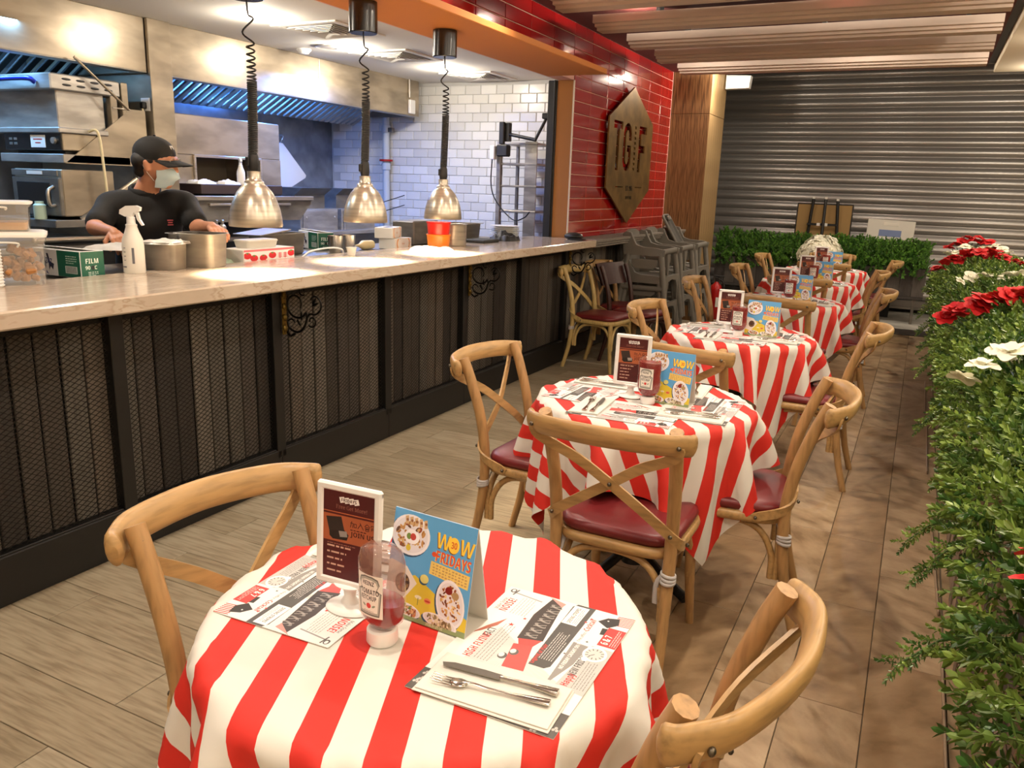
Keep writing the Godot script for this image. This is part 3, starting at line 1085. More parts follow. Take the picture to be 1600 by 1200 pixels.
func cook_line() -> void:
	# salamander grill on the left
	var t := thing("salamander_grill", "stainless salamander grill with a long blue handle under the near hood", "grill", Vector3(-5.0, 0, -3.48))
	obj("body", Mb.new().box(Vector3(-0.5, 1.93, -0.17), Vector3(0.94, 0.27, 0.34), 0.006), M.steel, t)
	obj("hinged_top", Mb.new().box(Vector3(-0.5, 2.10, -0.2), Vector3(1.0, 0.1, 0.5), 0.008), M.steel, t)
	obj("handle", Mb.new().tube(curve([Vector3(-0.85, 2.07, 0.06), Vector3(-0.82, 2.105, 0.1), Vector3(-0.2, 2.115, 0.1), Vector3(-0.13, 2.09, 0.06)], 14), 0.016, 8), M.blue_plastic, t)
	var lv := Mb.new()
	for k in 4:
		for j in 2:
			lv.ball(Vector3(0.001, 2.12 - 0.035 * j, -0.06 - 0.1 * k), Vector3(0.004, 0.008, 0.034), 8)
	obj("louver_slots", lv, M.black, t).set_meta("kind", "stuff")
	for k in 2:
		obj("rear_post", Mb.new().box(Vector3(-0.03, 1.9, -0.4 - 0.09 * k), Vector3(0.05, 0.5, 0.05), 0.004), M.steel_warm, t)
	t = thing("gas_lever", "thin steel lever hanging from the near hood in front of the grill", "lever", Vector3.ZERO)
	obj("rod", Mb.new().tube(PackedVector3Array([Vector3(-4.96, 2.26, -3.58), Vector3(-4.93, 1.97, -3.93)]), 0.009, 7), M.steel_warm, t)
	obj("crossbar", Mb.new().tube(PackedVector3Array([Vector3(-4.93, 1.97, -3.94), Vector3(-4.96, 1.975, -3.83)]), 0.006, 6), M.steel_bright, t)
	# induction plate with black control panel
	t = thing("griddle", "stainless griddle with a black control panel and a taped paper note", "griddle", Vector3(-5.0, 0, -3.47))
	obj("body", Mb.new().box(Vector3(-0.3, 1.735, -0.16), Vector3(0.58, 0.11, 0.3), 0.006), M.steel_warm, t)
	obj("top_plate", Mb.new().box(Vector3(-0.3, 1.805, -0.16), Vector3(0.62, 0.035, 0.36), 0.006), M.steel, t)
	obj("control_panel", Mb.new().box(Vector3(-0.3, 1.735, -0.004), Vector3(0.585, 0.112, 0.012), 0.004), M.black_gloss, t)
	obj("note", Mb.new().box(Vector3(-0.235, 1.735, 0.004), Vector3(0.15, 0.078, 0.003), 0.001), M.paper, t)
	var nt := Mb.new()
	for k in 2:
		nt.box(Vector3(-0.235, 1.748 - 0.022 * k, 0.006), Vector3([0.09, 0.055][k], 0.006, 0.001), 0.0)
	obj("note_print", nt, M.red_gloss, t)
	obj("knob", Mb.new().lathe(PackedVector2Array([Vector2(0.022, 0), Vector2(0.02, 0.016), Vector2(0, 0.016)]), 18, Vector3(-0.07, 1.74, 0.002), 38, Basis(Vector3(1, 0, 0), PI / 2)), M.steel_bright, t)
	var bt := Mb.new()
	for k in 2:
		for j in 2:
			bt.box(Vector3(-0.52 + 0.05 * k, 1.75 - 0.03 * j, 0.004), Vector3(0.034, 0.016, 0.004), 0.001)
	obj("buttons", bt, M.steel_dull, t)
	# shelf with its gusset plate
	t = thing("steel_shelf", "stainless shelf with a triangular side plate carrying the griddle", "shelf", Vector3(-5.0, 0, -3.5))
	obj("board", Mb.new().box(Vector3(-0.33, 1.63, -0.22), Vector3(0.66, 0.055, 0.5), 0.004), M.steel, t)
	obj("feet", Mb.new().box(Vector3(-0.3, 1.667, -0.15), Vector3(0.5, 0.02, 0.26), 0.003), M.black, t)
	obj("side_plate", Mb.new().prism(PackedVector2Array([Vector2(0.02, 1.6), Vector2(-0.62, 1.6), Vector2(-0.62, 1.98), Vector2(-0.5, 1.98)]), 0.012, Transform3D(Basis(Vector3(0, 0, 1), Vector3(0, 1, 0), Vector3(-1, 0, 0)), Vector3(0.0, 0, 0))), M.steel_warm, t)
	t = thing("microwave_oven", "stainless microwave oven with a dark glass door and a chunky handle", "microwave", Vector3(-5.0, 0, -3.44))
	obj("body", Mb.new().box(Vector3(-0.25, 1.41, -0.2), Vector3(0.49, 0.3, 0.38), 0.006), M.steel_warm, t)
	var dr := obj("door", Mb.new().box(Vector3(-0.25, 1.385, 0.0), Vector3(0.485, 0.245, 0.03), 0.006), M.steel_dull, t)
	obj("glass", Mb.new().box(Vector3(-0.27, 1.4, 0.016), Vector3(0.34, 0.15, 0.006), 0.002), M.black_gloss, dr)
	obj("handle", Mb.new().tube(curve([Vector3(-0.065, 1.33, 0.015), Vector3(-0.065, 1.335, 0.05), Vector3(-0.065, 1.42, 0.055), Vector3(-0.065, 1.45, 0.015)], 12), 0.012, 8), M.steel_bright, dr)
	obj("display", Mb.new().box(Vector3(-0.25, 1.535, 0.012), Vector3(0.47, 0.04, 0.012), 0.003), M.steel_dull, t)
	obj("warning_label", Mb.new().box(Vector3(-0.24, 1.536, 0.019), Vector3(0.16, 0.022, 0.002), 0.0), M.paper, t)
	one("jar", Mb.new().lathe(PackedVector2Array([Vector2(0, 0), Vector2(0.036, 0), Vector2(0.038, 0.01), Vector2(0.038, 0.09), Vector2(0.026, 0.1), Vector2(0.026, 0.115), Vector2(0, 0.115)]), 20), M.pale_green, "pale green plastic jar in front of the microwave door", "jar", Vector3(-5.16, 1.24, -3.38))
	t = thing("microwave_shelf", "stainless shelf with an angled brace under the microwave", "shelf", Vector3(-5.0, 0, -3.42))
	obj("board", Mb.new().box(Vector3(-0.33, 1.215, -0.22), Vector3(0.7, 0.05, 0.56), 0.004), M.steel_dull, t)
	obj("brace", Mb.new().tube(PackedVector3Array([Vector3(0.0, 1.23, -0.14), Vector3(0.0, 1.5, -0.6)]), 0.03, 4, Vector3(1, 0, 0), Vector2(1, 0.4)), M.steel_warm, t)
	obj("back_post", Mb.new().box(Vector3(-0.02, 1.3, -0.62), Vector3(0.05, 0.7, 0.05), 0.003), M.steel_dull, t)
	one("hanging_hose", Mb.new().tube(curve([Vector3(-5.02, 1.80, -3.66), Vector3(-4.94, 1.82, -3.67), Vector3(-4.93, 1.77, -3.69), Vector3(-4.93, 1.63, -3.7), Vector3(-4.93, 1.42, -3.71), Vector3(-4.95, 1.28, -3.72)], 24), 0.009, 7), M.cream, "cream coloured hose looping down over the steel shelf plate", "hose")
	# base cabinets
	t = thing("cook_cabinets", "row of dark stainless base cabinets along the kitchen wall", "cabinet", Vector3.ZERO)
	obj("body", Mb.new().box(Vector3(-5.75, 0.52, -3.2), Vector3(1.0, 1.0, 8.6), 0.006), M.steel_dull, t)
	obj("worktop", Mb.new().box(Vector3(-5.72, 1.04, -3.2), Vector3(1.1, 0.04, 8.6), 0.006), M.steel, t)
	obj("black_panel", Mb.new().box(Vector3(-5.21, 0.8, -4.2), Vector3(0.04, 0.55, 3.6), 0.004), M.black, t)
	# oven cabinet in the middle
	t = thing("oven", "tall stainless oven cabinet with a wide slot beside the second hood", "oven", Vector3(-5.3, 0, 0))
	obj("top_panel", Mb.new().box(Vector3(-0.3, 1.865, -5.2), Vector3(0.6, 0.31, 1.18), 0.006), M.steel_warm, t)
	obj("side_panel", Mb.new().box(Vector3(-0.3, 1.565, -4.71), Vector3(0.6, 0.29, 0.2), 0.004), M.steel_warm, t)
	obj("side_panel", Mb.new().box(Vector3(-0.3, 1.565, -5.66), Vector3(0.6, 0.29, 0.27), 0.004), M.steel_warm, t)
	obj("back_panel", Mb.new().box(Vector3(-0.45, 1.565, -5.17), Vector3(0.1, 0.29, 0.75), 0.0), M.stone_dim, t)
	obj("slot_frame", Mb.new().box(Vector3(0.008, 1.705, -5.165), Vector3(0.02, 0.022, 0.75), 0.003).box(Vector3(0.008, 1.6, -4.8), Vector3(0.02, 0.2, 0.022), 0.003).box(Vector3(0.008, 1.6, -5.53), Vector3(0.02, 0.2, 0.022), 0.003), M.steel_bright, t)
	obj("lower_body", Mb.new().box(Vector3(-0.2, 1.24, -5.2), Vector3(0.4, 0.36, 1.18), 0.004), M.black, t)
	t = thing("oven_shelf", "dark brown shelf jutting out below the oven slot", "shelf", Vector3.ZERO)
	obj("board", Mb.new().box(Vector3(-5.17, 1.45, -5.05), Vector3(0.3, 0.075, 0.9), 0.004), M.dark_brown, t)
	t = thing("range_canopy", "low stainless canopy with a sloping end below the oven shelf", "canopy", Vector3(-5.0, 0, 0))
	obj("canopy", Mb.new().prism(PackedVector2Array([Vector2(-4.4, 1.37), Vector2(-5.75, 1.37), Vector2(-5.75, 1.34), Vector2(-5.6, 1.2), Vector2(-4.5, 1.2), Vector2(-4.4, 1.33)]), 0.24, Transform3D(Basis(Vector3(0, 0, 1), Vector3(0, 1, 0), Vector3(-1, 0, 0)), Vector3(0.08, 0, 0))), M.steel_dull, t)
	obj("rim", Mb.new().box(Vector3(0.09, 1.385, -5.08), Vector3(0.03, 0.035, 1.36), 0.003).box(Vector3(0.09, 1.335, -5.02), Vector3(0.02, 0.02, 0.9), 0.003), M.steel_bright, t)
	for k in 2:
		obj("valve", Mb.new().ball(Vector3(0.1, 1.16, -4.62 - 0.06 * k), Vector3(0.03, 0.03, 0.03), 10).box(Vector3(0.1, 1.2, -4.62 - 0.06 * k), Vector3(0.02, 0.04, 0.02), 0.003), M.steel_bright, t)
	# things on the oven shelf
	spray_bottle(Vector3(-5.12, 1.488, -5.12), 0.72, 2.6, "small white spray bottle on the brown oven shelf")
	one("napkin_pack", wavy_slab(0.16, 0.2, 0.05, 5), M.paper, "crumpled pack of white paper on the brown oven shelf", "paper pack", Vector3(-5.14, 1.488, -4.98))
	one("plastic_bag", wavy_slab(0.14, 0.22, 0.05, 9), M.milky, "clear crumpled plastic bag at the near end of the oven shelf", "bag", Vector3(-5.14, 1.488, -4.72))
	# white cloth hanging on a hook
	t = thing("hanging_cloth", "white cloth folded to a point, hanging from a hook beside the oven", "cloth", Vector3(-5.9, 0, -6.47))
	var k1 := PackedVector2Array([Vector2(0.02, 1.9), Vector2(-0.02, 1.9), Vector2(-0.36, 1.59), Vector2(-0.35, 1.565), Vector2(-0.07, 1.44), Vector2(0.05, 1.49), Vector2(0.06, 1.85)])
	obj("cloth", Mb.new().prism(k1, 0.03, Transform3D(Basis(Vector3(0, 0, 1), Vector3(0, 1, 0), Vector3(-1, 0, 0)), Vector3(0, 0, 0))), M.paper, t)
	obj("hook", Mb.new().tube(curve([Vector3(-0.015, 1.885, 0), Vector3(0.01, 1.93, 0.0), Vector3(0.0, 1.97, -0.03), Vector3(-0.1, 1.98, -0.03), Vector3(-0.4, 1.98, -0.03)], 16), 0.006, 6), M.steel_bright, t)
	# two boxes and panelled units near the tile wall
	var un := ["stainless fryer unit with a screwed front panel, nearer the oven", "stainless fryer unit with a screwed front panel, nearer the white tile wall"]
	for i in 2:
		t = thing("fryer", un[i], "fryer", Vector3(-5.3, 0, -6.32 - 0.62 * i), 0.0, "fryers by the tile wall")
		obj("body", Mb.new().box(Vector3(-0.28, 1.14, 0), Vector3(0.56, 0.26, 0.56), 0.006), M.steel, t)
		obj("front_panel", Mb.new().box(Vector3(0.006, 1.13, 0), Vector3(0.014, 0.25, 0.5), 0.004), M.steel, t)
		obj("splash_guard", Mb.new().prism(PackedVector2Array([Vector2(-0.5, 1.27), Vector2(-0.12, 1.27), Vector2(-0.12, 1.4), Vector2(-0.02, 1.47), Vector2(-0.5, 1.47)]), 0.44, Transform3D(Basis(), Vector3(0, 0, -0.22))), M.steel_dull, t)
		var sc := Mb.new()
		for s in [-0.21, 0.21]:
			sc.ball(Vector3(0.014, 1.19, s), Vector3(0.006, 0.012, 0.012), 8)
		obj("screws", sc, M.steel_bright, t)
	t = thing("fry_rack", "black angled wire rack against the white tile wall", "rack", Vector3(-5.0, 0, -7.1))
	obj("plate", Mb.new().box(Vector3(-0.55, 1.33, 0.05), Vector3(0.02, 0.07, 0.34), 0.004, Basis(Vector3(1, 0, 0), 0.45)), M.black, t)
	for s in 2:
		obj("prong", Mb.new().tube(PackedVector3Array([Vector3(-0.35, 1.25 - 0.09 * s, 0.1), Vector3(0.1, 1.42 - 0.1 * s, -0.1)]), 0.005, 6), M.black, t)
	t = thing("drain_pipe", "pale vertical drain pipe with a red clamp on the tile wall", "pipe", Vector3(-5.46, 0, -7.66))
	obj("pipe", Mb.new().tube(PackedVector3Array([Vector3(0, 1.0, 0), Vector3(0, 2.3, 0)]), 0.038, 14), M.pale_pvc, t)
	for y in [1.72, 2.12]:
		obj("collar", Mb.new().lathe(PackedVector2Array([Vector2(0.04, -0.04), Vector2(0.05, -0.035), Vector2(0.05, 0.035), Vector2(0.04, 0.04)]), 16, Vector3(0, y, 0)), M.pale_pvc, t)
	obj("red_clamp", Mb.new().lathe(PackedVector2Array([Vector2(0.045, -0.012), Vector2(0.075, -0.01), Vector2(0.075, 0.01), Vector2(0.045, 0.012)]), 16, Vector3(0, 1.785, 0)), M.red_gloss, t)
	obj("bracket", Mb.new().box(Vector3(0.05, 2.11, 0.0), Vector3(0.1, 0.05, 0.05), 0.004), M.steel_dull, t)
	# rack at the far end, with the monitor arm above it
	t = thing("steel_rack", "narrow grey steel rack with open shelves beside the red wall opening", "rack", Vector3(-3.57, 0, -7.18))
	obj("post", Mb.new().box(Vector3(-0.2, 1.0, 0.0), Vector3(0.045, 1.94, 0.05), 0.004), M.steel, t)
	obj("side_plate", Mb.new().box(Vector3(0.14, 1.0, 0.0), Vector3(0.13, 1.94, 0.012), 0.003), M.steel, t)
	obj("rear_post", Mb.new().box(Vector3(-0.2, 1.0, -0.4), Vector3(0.03, 1.94, 0.03), 0.003).box(Vector3(0.19, 1.0, -0.4), Vector3(0.03, 1.94, 0.03), 0.003), M.steel_dull, t)
	for y in [1.31, 1.55, 1.76, 1.95]:
		obj("shelf", Mb.new().box(Vector3(0, y, -0.2), Vector3(0.42, 0.02, 0.42), 0.004), M.steel, t)
	t = thing("monitor_arm", "black jointed monitor arm bolted beside the opening above the rack", "monitor arm", Vector3(-3.1, 0, -6.85))
	obj("clamp", Mb.new().box(Vector3(-0.02, 2.17, 0.0), Vector3(0.1, 0.05, 0.05), 0.006), M.black, t)
	obj("upper_arm", Mb.new().tube(PackedVector3Array([Vector3(-0.03, 2.16, 0), Vector3(-0.15, 1.96, -0.02)]), 0.014, 8), M.black, t)
	obj("lower_arm", Mb.new().tube(PackedVector3Array([Vector3(-0.14, 1.965, -0.02), Vector3(-0.45, 2.02, -0.1)]), 0.016, 8), M.black, t)
	obj("mount", Mb.new().box(Vector3(-0.5, 2.04, -0.12), Vector3(0.1, 0.17, 0.05), 0.008).box(Vector3(-0.52, 2.03, -0.08), Vector3(0.05, 0.2, 0.04), 0.006), M.black, t)
	t = thing("printer_unit", "small white and black device hanging on the steel rack post", "printer", Vector3(-3.77, 1.86, -7.1))
	obj("white_box", Mb.new().box(Vector3(-0.03, 0, 0.0), Vector3(0.05, 0.13, 0.06), 0.006), M.white_plastic, t)
	obj("black_box", Mb.new().box(Vector3(0.07, 0.02, -0.02), Vector3(0.12, 0.11, 0.08), 0.01), M.black, t)
	obj("cable", Mb.new().tube(curve([Vector3(-0.03, -0.06, 0.02), Vector3(-0.03, -0.3, 0.03), Vector3(0.05, -0.46, 0.06), Vector3(0.25, -0.62, 0.1), Vector3(0.38, -0.6, 0.12), Vector3(0.45, -0.54, 0.14)], 30), 0.006, 6), M.black, t)


func wavy_slab(w: float, d: float, h: float, sd: int) -> Mb:   # soft crumpled cushion-like sheet
	var n := FastNoiseLite.new()
	n.seed = sd
	n.frequency = 9.0
	var top := []
	var bot := []
	for i in 15:
		var a := []
		var b := []
		for j in 15:
			var u := i / 14.0 * 2 - 1
			var v := j / 14.0 * 2 - 1
			var edge := pow(maxf(0.0, 1.0 - maxf(absf(u), absf(v))), 0.35)
			var q := Vector2(u, v) * (1.0 - 0.1 * absf(u * v)) * (1.0 + 0.1 * n.get_noise_2d(u * 0.3, v * 0.3))
			a.append(Vector3(q.x * w / 2, h * edge * (0.65 + 0.7 * n.get_noise_2d(u * 0.11, v * 0.11)) + 0.001, q.y * d / 2))
			b.append(Vector3(q.x * w / 2, 0.0, q.y * d / 2))
		top.append(a)
		bot.append(b)
	return Mb.new().sheet(top, [], true).sheet(bot)


func spray_bottle(at: Vector3, s: float, turn: float, label: String) -> void:
	var t := thing("spray_bottle", label, "spray bottle", at, turn)
	t.scale = Vector3.ONE * s
	obj("bottle", Mb.new().lathe(PackedVector2Array([Vector2(0, 0), Vector2(0.044, 0), Vector2(0.047, 0.006), Vector2(0.047, 0.12), Vector2(0.044, 0.15), Vector2(0.03, 0.185), Vector2(0.024, 0.205), Vector2(0.025, 0.215), Vector2(0.016, 0.222), Vector2(0, 0.222)]), 24), M.milky, t)
	obj("collar", Mb.new().lathe(PackedVector2Array([Vector2(0, 0.218), Vector2(0.019, 0.218), Vector2(0.018, 0.248), Vector2(0.012, 0.252), Vector2(0, 0.252)]), 18), M.white_plastic, t)
	obj("head", Mb.new().prism(PackedVector2Array([Vector2(-0.045, 0.262), Vector2(-0.02, 0.25), Vector2(0.01, 0.25), Vector2(0.018, 0.268), Vector2(0.044, 0.276), Vector2(0.048, 0.292), Vector2(0.03, 0.3), Vector2(-0.015, 0.297), Vector2(-0.042, 0.28)]), 0.024, Transform3D(Basis(), Vector3(0, 0, -0.012))), M.white_plastic, t)
	obj("trigger", Mb.new().prism(PackedVector2Array([Vector2(0.022, 0.272), Vector2(0.036, 0.27), Vector2(0.042, 0.24), Vector2(0.056, 0.215), Vector2(0.048, 0.212), Vector2(0.03, 0.238)]), 0.016, Transform3D(Basis(), Vector3(0, 0, -0.008))), M.white_plastic, t)
	var marks := Mb.new()
	for k in 4:
		marks.box(Vector3(-0.02, 0.06 + 0.018 * k, 0.0435), Vector3(0.008, 0.003, 0.002), 0.0)
	marks.box(Vector3(0.016, 0.08, 0.0445), Vector3(0.012, 0.07, 0.002), 0.0)
	marks.box(Vector3(-0.025, 0.03, 0.041), Vector3(0.02, 0.006, 0.002), 0.0, Basis(Vector3(0, 1, 0), -0.5))
	obj("print", marks, M.print_grey, t)


func food_tub(label: String, at: Vector3, hw: float, hd: float, h: float, fill: float, food: Material, chunks: bool, turn: float) -> void:
	var t := thing("food_tub", label, "container", at, turn)
	obj("tub", loft(Mb.new(), [[hw * 0.92, hd * 0.92, 0.0, 0.02], [hw * 0.94, hd * 0.94, 0.004, 0.022], [hw * 0.98, hd * 0.98, h * 0.8, 0.024], [hw * 1.03, hd * 1.03, h * 0.82, 0.026], [hw * 1.03, hd * 1.03, h * 0.94, 0.026]], 5, false), M.clear_plastic, t)
	obj("lid", loft(Mb.new(), [[hw * 1.06, hd * 1.06, h * 0.9, 0.026], [hw * 1.07, hd * 1.07, h * 0.97, 0.03], [hw * 0.98, hd * 0.98, h, 0.03]], 5), M.milky, t)
	obj("handle", Mb.new().tube(curve([Vector3(-hw * 0.4, h * 0.72, hd * 1.0), Vector3(-hw * 0.38, h * 0.8, hd * 1.05), Vector3(hw * 0.38, h * 0.8, hd * 1.05), Vector3(hw * 0.4, h * 0.72, hd * 1.0)], 12), 0.004, 6), M.milky, t)
	if chunks:
		var mb := Mb.new()
		for i in 90:
			var c := Vector3(rng.randf_range(-0.85, 0.85) * hw, rng.randf_range(0.02, fill), rng.randf_range(-0.85, 0.85) * hd)
			mb.box(c, Vector3(rng.randf_range(0.02, 0.04), rng.randf_range(0.018, 0.03), rng.randf_range(0.02, 0.036)), 0.005, Basis.from_euler(Vector3(rng.randf() * 3, rng.randf() * 3, rng.randf() * 3)))
		obj("food", mb, food, t)
	else:
		obj("food", loft(Mb.new(), [[hw * 0.88, hd * 0.88, 0.006, 0.02], [hw * 0.9, hd * 0.9, fill, 0.02]], 4), food, t)


func decal(called: String, w: float, h: float, m: Material, parent: Node, t: Transform3D) -> MeshInstance3D:   # a thin printed sheet, picture upright on its +z face
	var mb := Mb.new()
	var d := 0.0006
	mb.quad(t * Vector3(-w / 2, -h / 2, d), t * Vector3(w / 2, -h / 2, d), t * Vector3(w / 2, h / 2, d), t * Vector3(-w / 2, h / 2, d))
	var u := Vector2(0.02, 0.02)
	for e in [[Vector3(-1, -1, 0), Vector3(1, -1, 0)], [Vector3(1, -1, 0), Vector3(1, 1, 0)], [Vector3(1, 1, 0), Vector3(-1, 1, 0)], [Vector3(-1, 1, 0), Vector3(-1, -1, 0)]]:
		var s := Vector3(w / 2, h / 2, 0)
		var a: Vector3 = e[0] * s
		var b: Vector3 = e[1] * s
		mb.quad(t * a, t * b, t * (b + Vector3(0, 0, d)), t * (a + Vector3(0, 0, d)), -1, u, u, u, u)
	return obj(called, mb, m, parent)


func film_prints() -> void:
	var green := hexc("0d5a45")
	var im := picture(128, 128, green)
	write(im, "FILM", Vector2(26, 58), 24, hexc("e8ece4"), 0.95)
	write(im, "90 SC", Vector2(22, 88), 18, hexc("e8ece4"), 1.05)
	fill_oval(im, Vector2(64, 80), Vector2(10, 11), hexc("14231f"))
	lines(im, Vector2(36, 100), 60, 3, 8, 4, hexc("c9d6cc"))
	printed("film_end", im)
	im = picture(384, 128, hexc("e5e6ea"))
	im.fill_rect(Rect2i(200, 0, 184, 128), green)
	fill_poly(im, PackedVector2Array([Vector2(20, 20), Vector2(70, 14), Vector2(84, 44), Vector2(60, 86), Vector2(96, 96), Vector2(120, 124), Vector2(76, 110), Vector2(26, 100), Vector2(56, 56), Vector2(50, 34), Vector2(26, 40)]), hexc("1b2d86"))
	fill_poly(im, PackedVector2Array([Vector2(110, 20), Vector2(126, 20), Vector2(140, 60), Vector2(170, 70), Vector2(160, 100), Vector2(142, 84), Vector2(128, 104), Vector2(126, 60)]), hexc("1f2340"))
	write(im, "247", Vector2(100, 70), 30, hexc("22306f"), 0.8, 0.1)
	im.fill_rect(Rect2i(262, 74, 96, 36), hexc("d9dedb"))
	for k in 22:
		im.fill_rect(Rect2i(266 + k * 4, 76, 1 + k % 3, 32), hexc("20302b"))
	lines(im, Vector2(270, 24), 92, 4, 11, 4, hexc("cfd9d2"))
	printed("film_side", im)


func film_box(at: Vector3, turn: float, label: String) -> void:
	var t := thing("film_box", label, "box", at, turn)
	obj("carton", Mb.new().box(Vector3(-0.16, 0.058, 0), Vector3(0.32, 0.116, 0.115), 0.002), M.film_card, t)
	decal("end_print", 0.111, 0.112, M.film_end, t, Transform3D(Basis(Vector3(0, 1, 0), PI / 2), Vector3(0.0002, 0.058, 0)))
	decal("side_print", 0.316, 0.112, M.film_side, t, Transform3D(Basis(), Vector3(-0.16, 0.058, 0.0577)))
	obj("flap", Mb.new().box(Vector3(-0.16, 0.12, -0.01), Vector3(0.3, 0.003, 0.1), 0.001, Basis(Vector3(1, 0, 0), -0.12)), M.film_card, t)


func prep_items() -> void:
	var t := thing("prep_counter", "stainless prep counter behind the marble bar top", "counter", Vector3.ZERO)
	obj("top", Mb.new().box(Vector3(-3.47, 1.075, -3.1), Vector3(0.52, 0.03, 7.0), 0.004), M.steel_dull, t)
	obj("body", Mb.new().box(Vector3(-3.47, 0.53, -3.1), Vector3(0.48, 1.05, 6.9), 0.0), M.steel_dull, t)
	film_prints()
	food_tub("large clear tub of brown potato chunks beside the film box", Vector3(-3.21, 1.112, -1.93), 0.15, 0.1, 0.205, 0.135, M.potato, true, 0.95)
	food_tub("clear tub of tan sauce stacked on the tub of potato chunks", Vector3(-3.23, 1.317, -1.92), 0.13, 0.088, 0.115, 0.035, M.tan_food, false, 0.95)
	t = thing("cup_lid_stack", "stack of white paper cups at the left end of the bar", "cups", Vector3(-3.12, 1.112, -1.83))
	var cp := PackedVector2Array([Vector2(0, 0), Vector2(0.03, 0)])
	for k in 12:
		cp.append(Vector2(0.034, 0.012 * k + 0.004))
		cp.append(Vector2(0.038, 0.012 * k + 0.008))
		cp.append(Vector2(0.034, 0.012 * k + 0.012))
	cp.append(Vector2(0, 0.15))
	obj("nested_cups", Mb.new().lathe(cp, 20), M.white_plastic, t)
	film_box(Vector3(-3.21, 1.1, -2.315), 0.0, "green and white cling film box with blue print beside the potato tub")
	film_box(Vector3(-3.56, 1.09, -4.3), -0.45, "green and white cling film box farther along, behind the steel pans")
	spray_bottle(Vector3(-3.165, 1.112, -2.49), 1.0, 0.5, "milky white spray bottle standing on the bar top before the cook")
	steel_pan("steel_pan", "shiny square steel pan on the bar top beneath the cook's hand", Vector3(-3.17, 1.112, -2.89), 0.1, 0.09, 0.165, 0.3)
	steel_pan("steel_pan", "dull steel pan behind the shiny one at the first heat lamp", Vector3(-3.38, 1.09, -3.02), 0.1, 0.09, 0.17, 0.1)
	t = steel_pan("steel_pan", "steel pan wrapped in clear film between the spray bottle and shiny pan", Vector3(-3.2, 1.112, -2.69), 0.085, 0.075, 0.13, 0.3)
	obj("film_wrap", wavy_slab(0.2, 0.18, 0.03, 3), M.milky, t).position.y = 0.12
	one("food_tray", wavy_slab(0.26, 0.3, 0.03, 13), M.paper, "flat tray lined with white paper in the cook's hands", "tray", Vector3(-3.42, 1.2, -2.62), 0.5)
	t = thing("steel_ladle_rack", "thin steel bar with a round end behind the cook's hand", "bar", Vector3(-3.75, 1.235, -2.6))
	obj("rod", Mb.new().tube(PackedVector3Array([Vector3(0.1, 0, 0.25), Vector3(0.15, 0, -0.2)]), 0.01, 8), M.steel_bright, t)
	obj("end_knob", Mb.new().ball(Vector3(0.1, 0, 0.25), Vector3(0.014, 0.014, 0.014), 8), M.steel_bright, t)
	# berry box with clear lid tub on top
	var im := picture(320, 96, hexc("efe9e6"))
	im.fill_rect(Rect2i(0, 0, 320, 14), hexc("e06a72"))
	for k in 5:
		fill_oval(im, Vector2([60, 118, 176, 300, 20][k], [58, 60, 46, 40, 40][k]), Vector2(24, 22), hexc("d3202c"))
		fill_poly(im, PackedVector2Array([Vector2([60, 118, 176, 300, 20][k] - 10, [58, 60, 46, 40, 40][k] - 20), Vector2([60, 118, 176, 300, 20][k] + 10, [58, 60, 46, 40, 40][k] - 20), Vector2([60, 118, 176, 300, 20][k], [58, 60, 46, 40, 40][k] - 8)]), hexc("3c8f3f"))
	fill_oval(im, Vector2(150, 76), Vector2(18, 12), hexc("f3e7d5"))
	for k in 2:
		var x := 212 + 34 * k
		for r in 4:
			im.fill_rect(Rect2i(x, 34 + r * 9, 26, 4), hexc("cf2330"))
		im.fill_rect(Rect2i(x + 11, 30, 4, 42), hexc("cf2330"))
	printed("berry", im)
	t = thing("berry_carton", "red and white carton printed with strawberries under the first heat lamp", "carton", Vector3(-3.31, 1.09, -3.42))
	obj("carton", Mb.new().box(Vector3(0, 0.04, 0), Vector3(0.16, 0.08, 0.4), 0.003), M.paper, t)
	decal("front_print", 0.39, 0.076, M.berry, t, Transform3D(Basis(Vector3(0, 1, 0), PI / 2), Vector3(0.0802, 0.04, 0)))
	one("clear_box", loft(Mb.new(), [[0.05, 0.11, 0.0, 0.015], [0.056, 0.118, 0.035, 0.015], [0.06, 0.122, 0.036, 0.015], [0.055, 0.116, 0.045, 0.015]], 4), M.milky, "clear lidded box with black print on the strawberry carton", "box", Vector3(-3.33, 1.17, -3.42))
	one("onion_tray", wavy_slab(0.14, 0.16, 0.05, 21), M.pale_green, "small heap of chopped greens left of the strawberry carton", "vegetables", Vector3(-3.36, 1.09, -3.16))
	t = steel_pan("steel_pan", "long steel pan with a flat lid behind the strawberry carton", Vector3(-3.58, 1.09, -3.86), 0.09, 0.19, 0.13, 0.1)
	obj("lid", Mb.new().box(Vector3(0.0, 0.142, 0.14), Vector3(0.2, 0.006, 0.3), 0.002, Basis(Vector3(1, 0, 0), 0.08)), M.steel_bright, t)
	one("ring_handle", Mb.new().tube(curve([Vector3(-3.26, 1.1, -3.72), Vector3(-3.24, 1.135, -3.78), Vector3(-3.23, 1.145, -3.95), Vector3(-3.23, 1.13, -4.05), Vector3(-3.24, 1.1, -4.08)], 20), 0.006, 6), M.white_plastic, "thin white curved handle lying behind the bar edge", "handle")
	for i in 2:
		one("foil_cup", Mb.new().lathe(PackedVector2Array([Vector2(0, 0), Vector2(0.04, 0), Vector2(0.047, 0.05), Vector2(0.05, 0.11), Vector2(0.046, 0.11), Vector2(0.036, 0.02), Vector2(0, 0.02)]), 14), M.foil, ["crinkled silver foil cup beside the second film box", "crinkled silver foil cup nearer the tissue boxes"][i], "cup", Vector3(-3.4, 1.09, -4.2 - 0.13 * i))
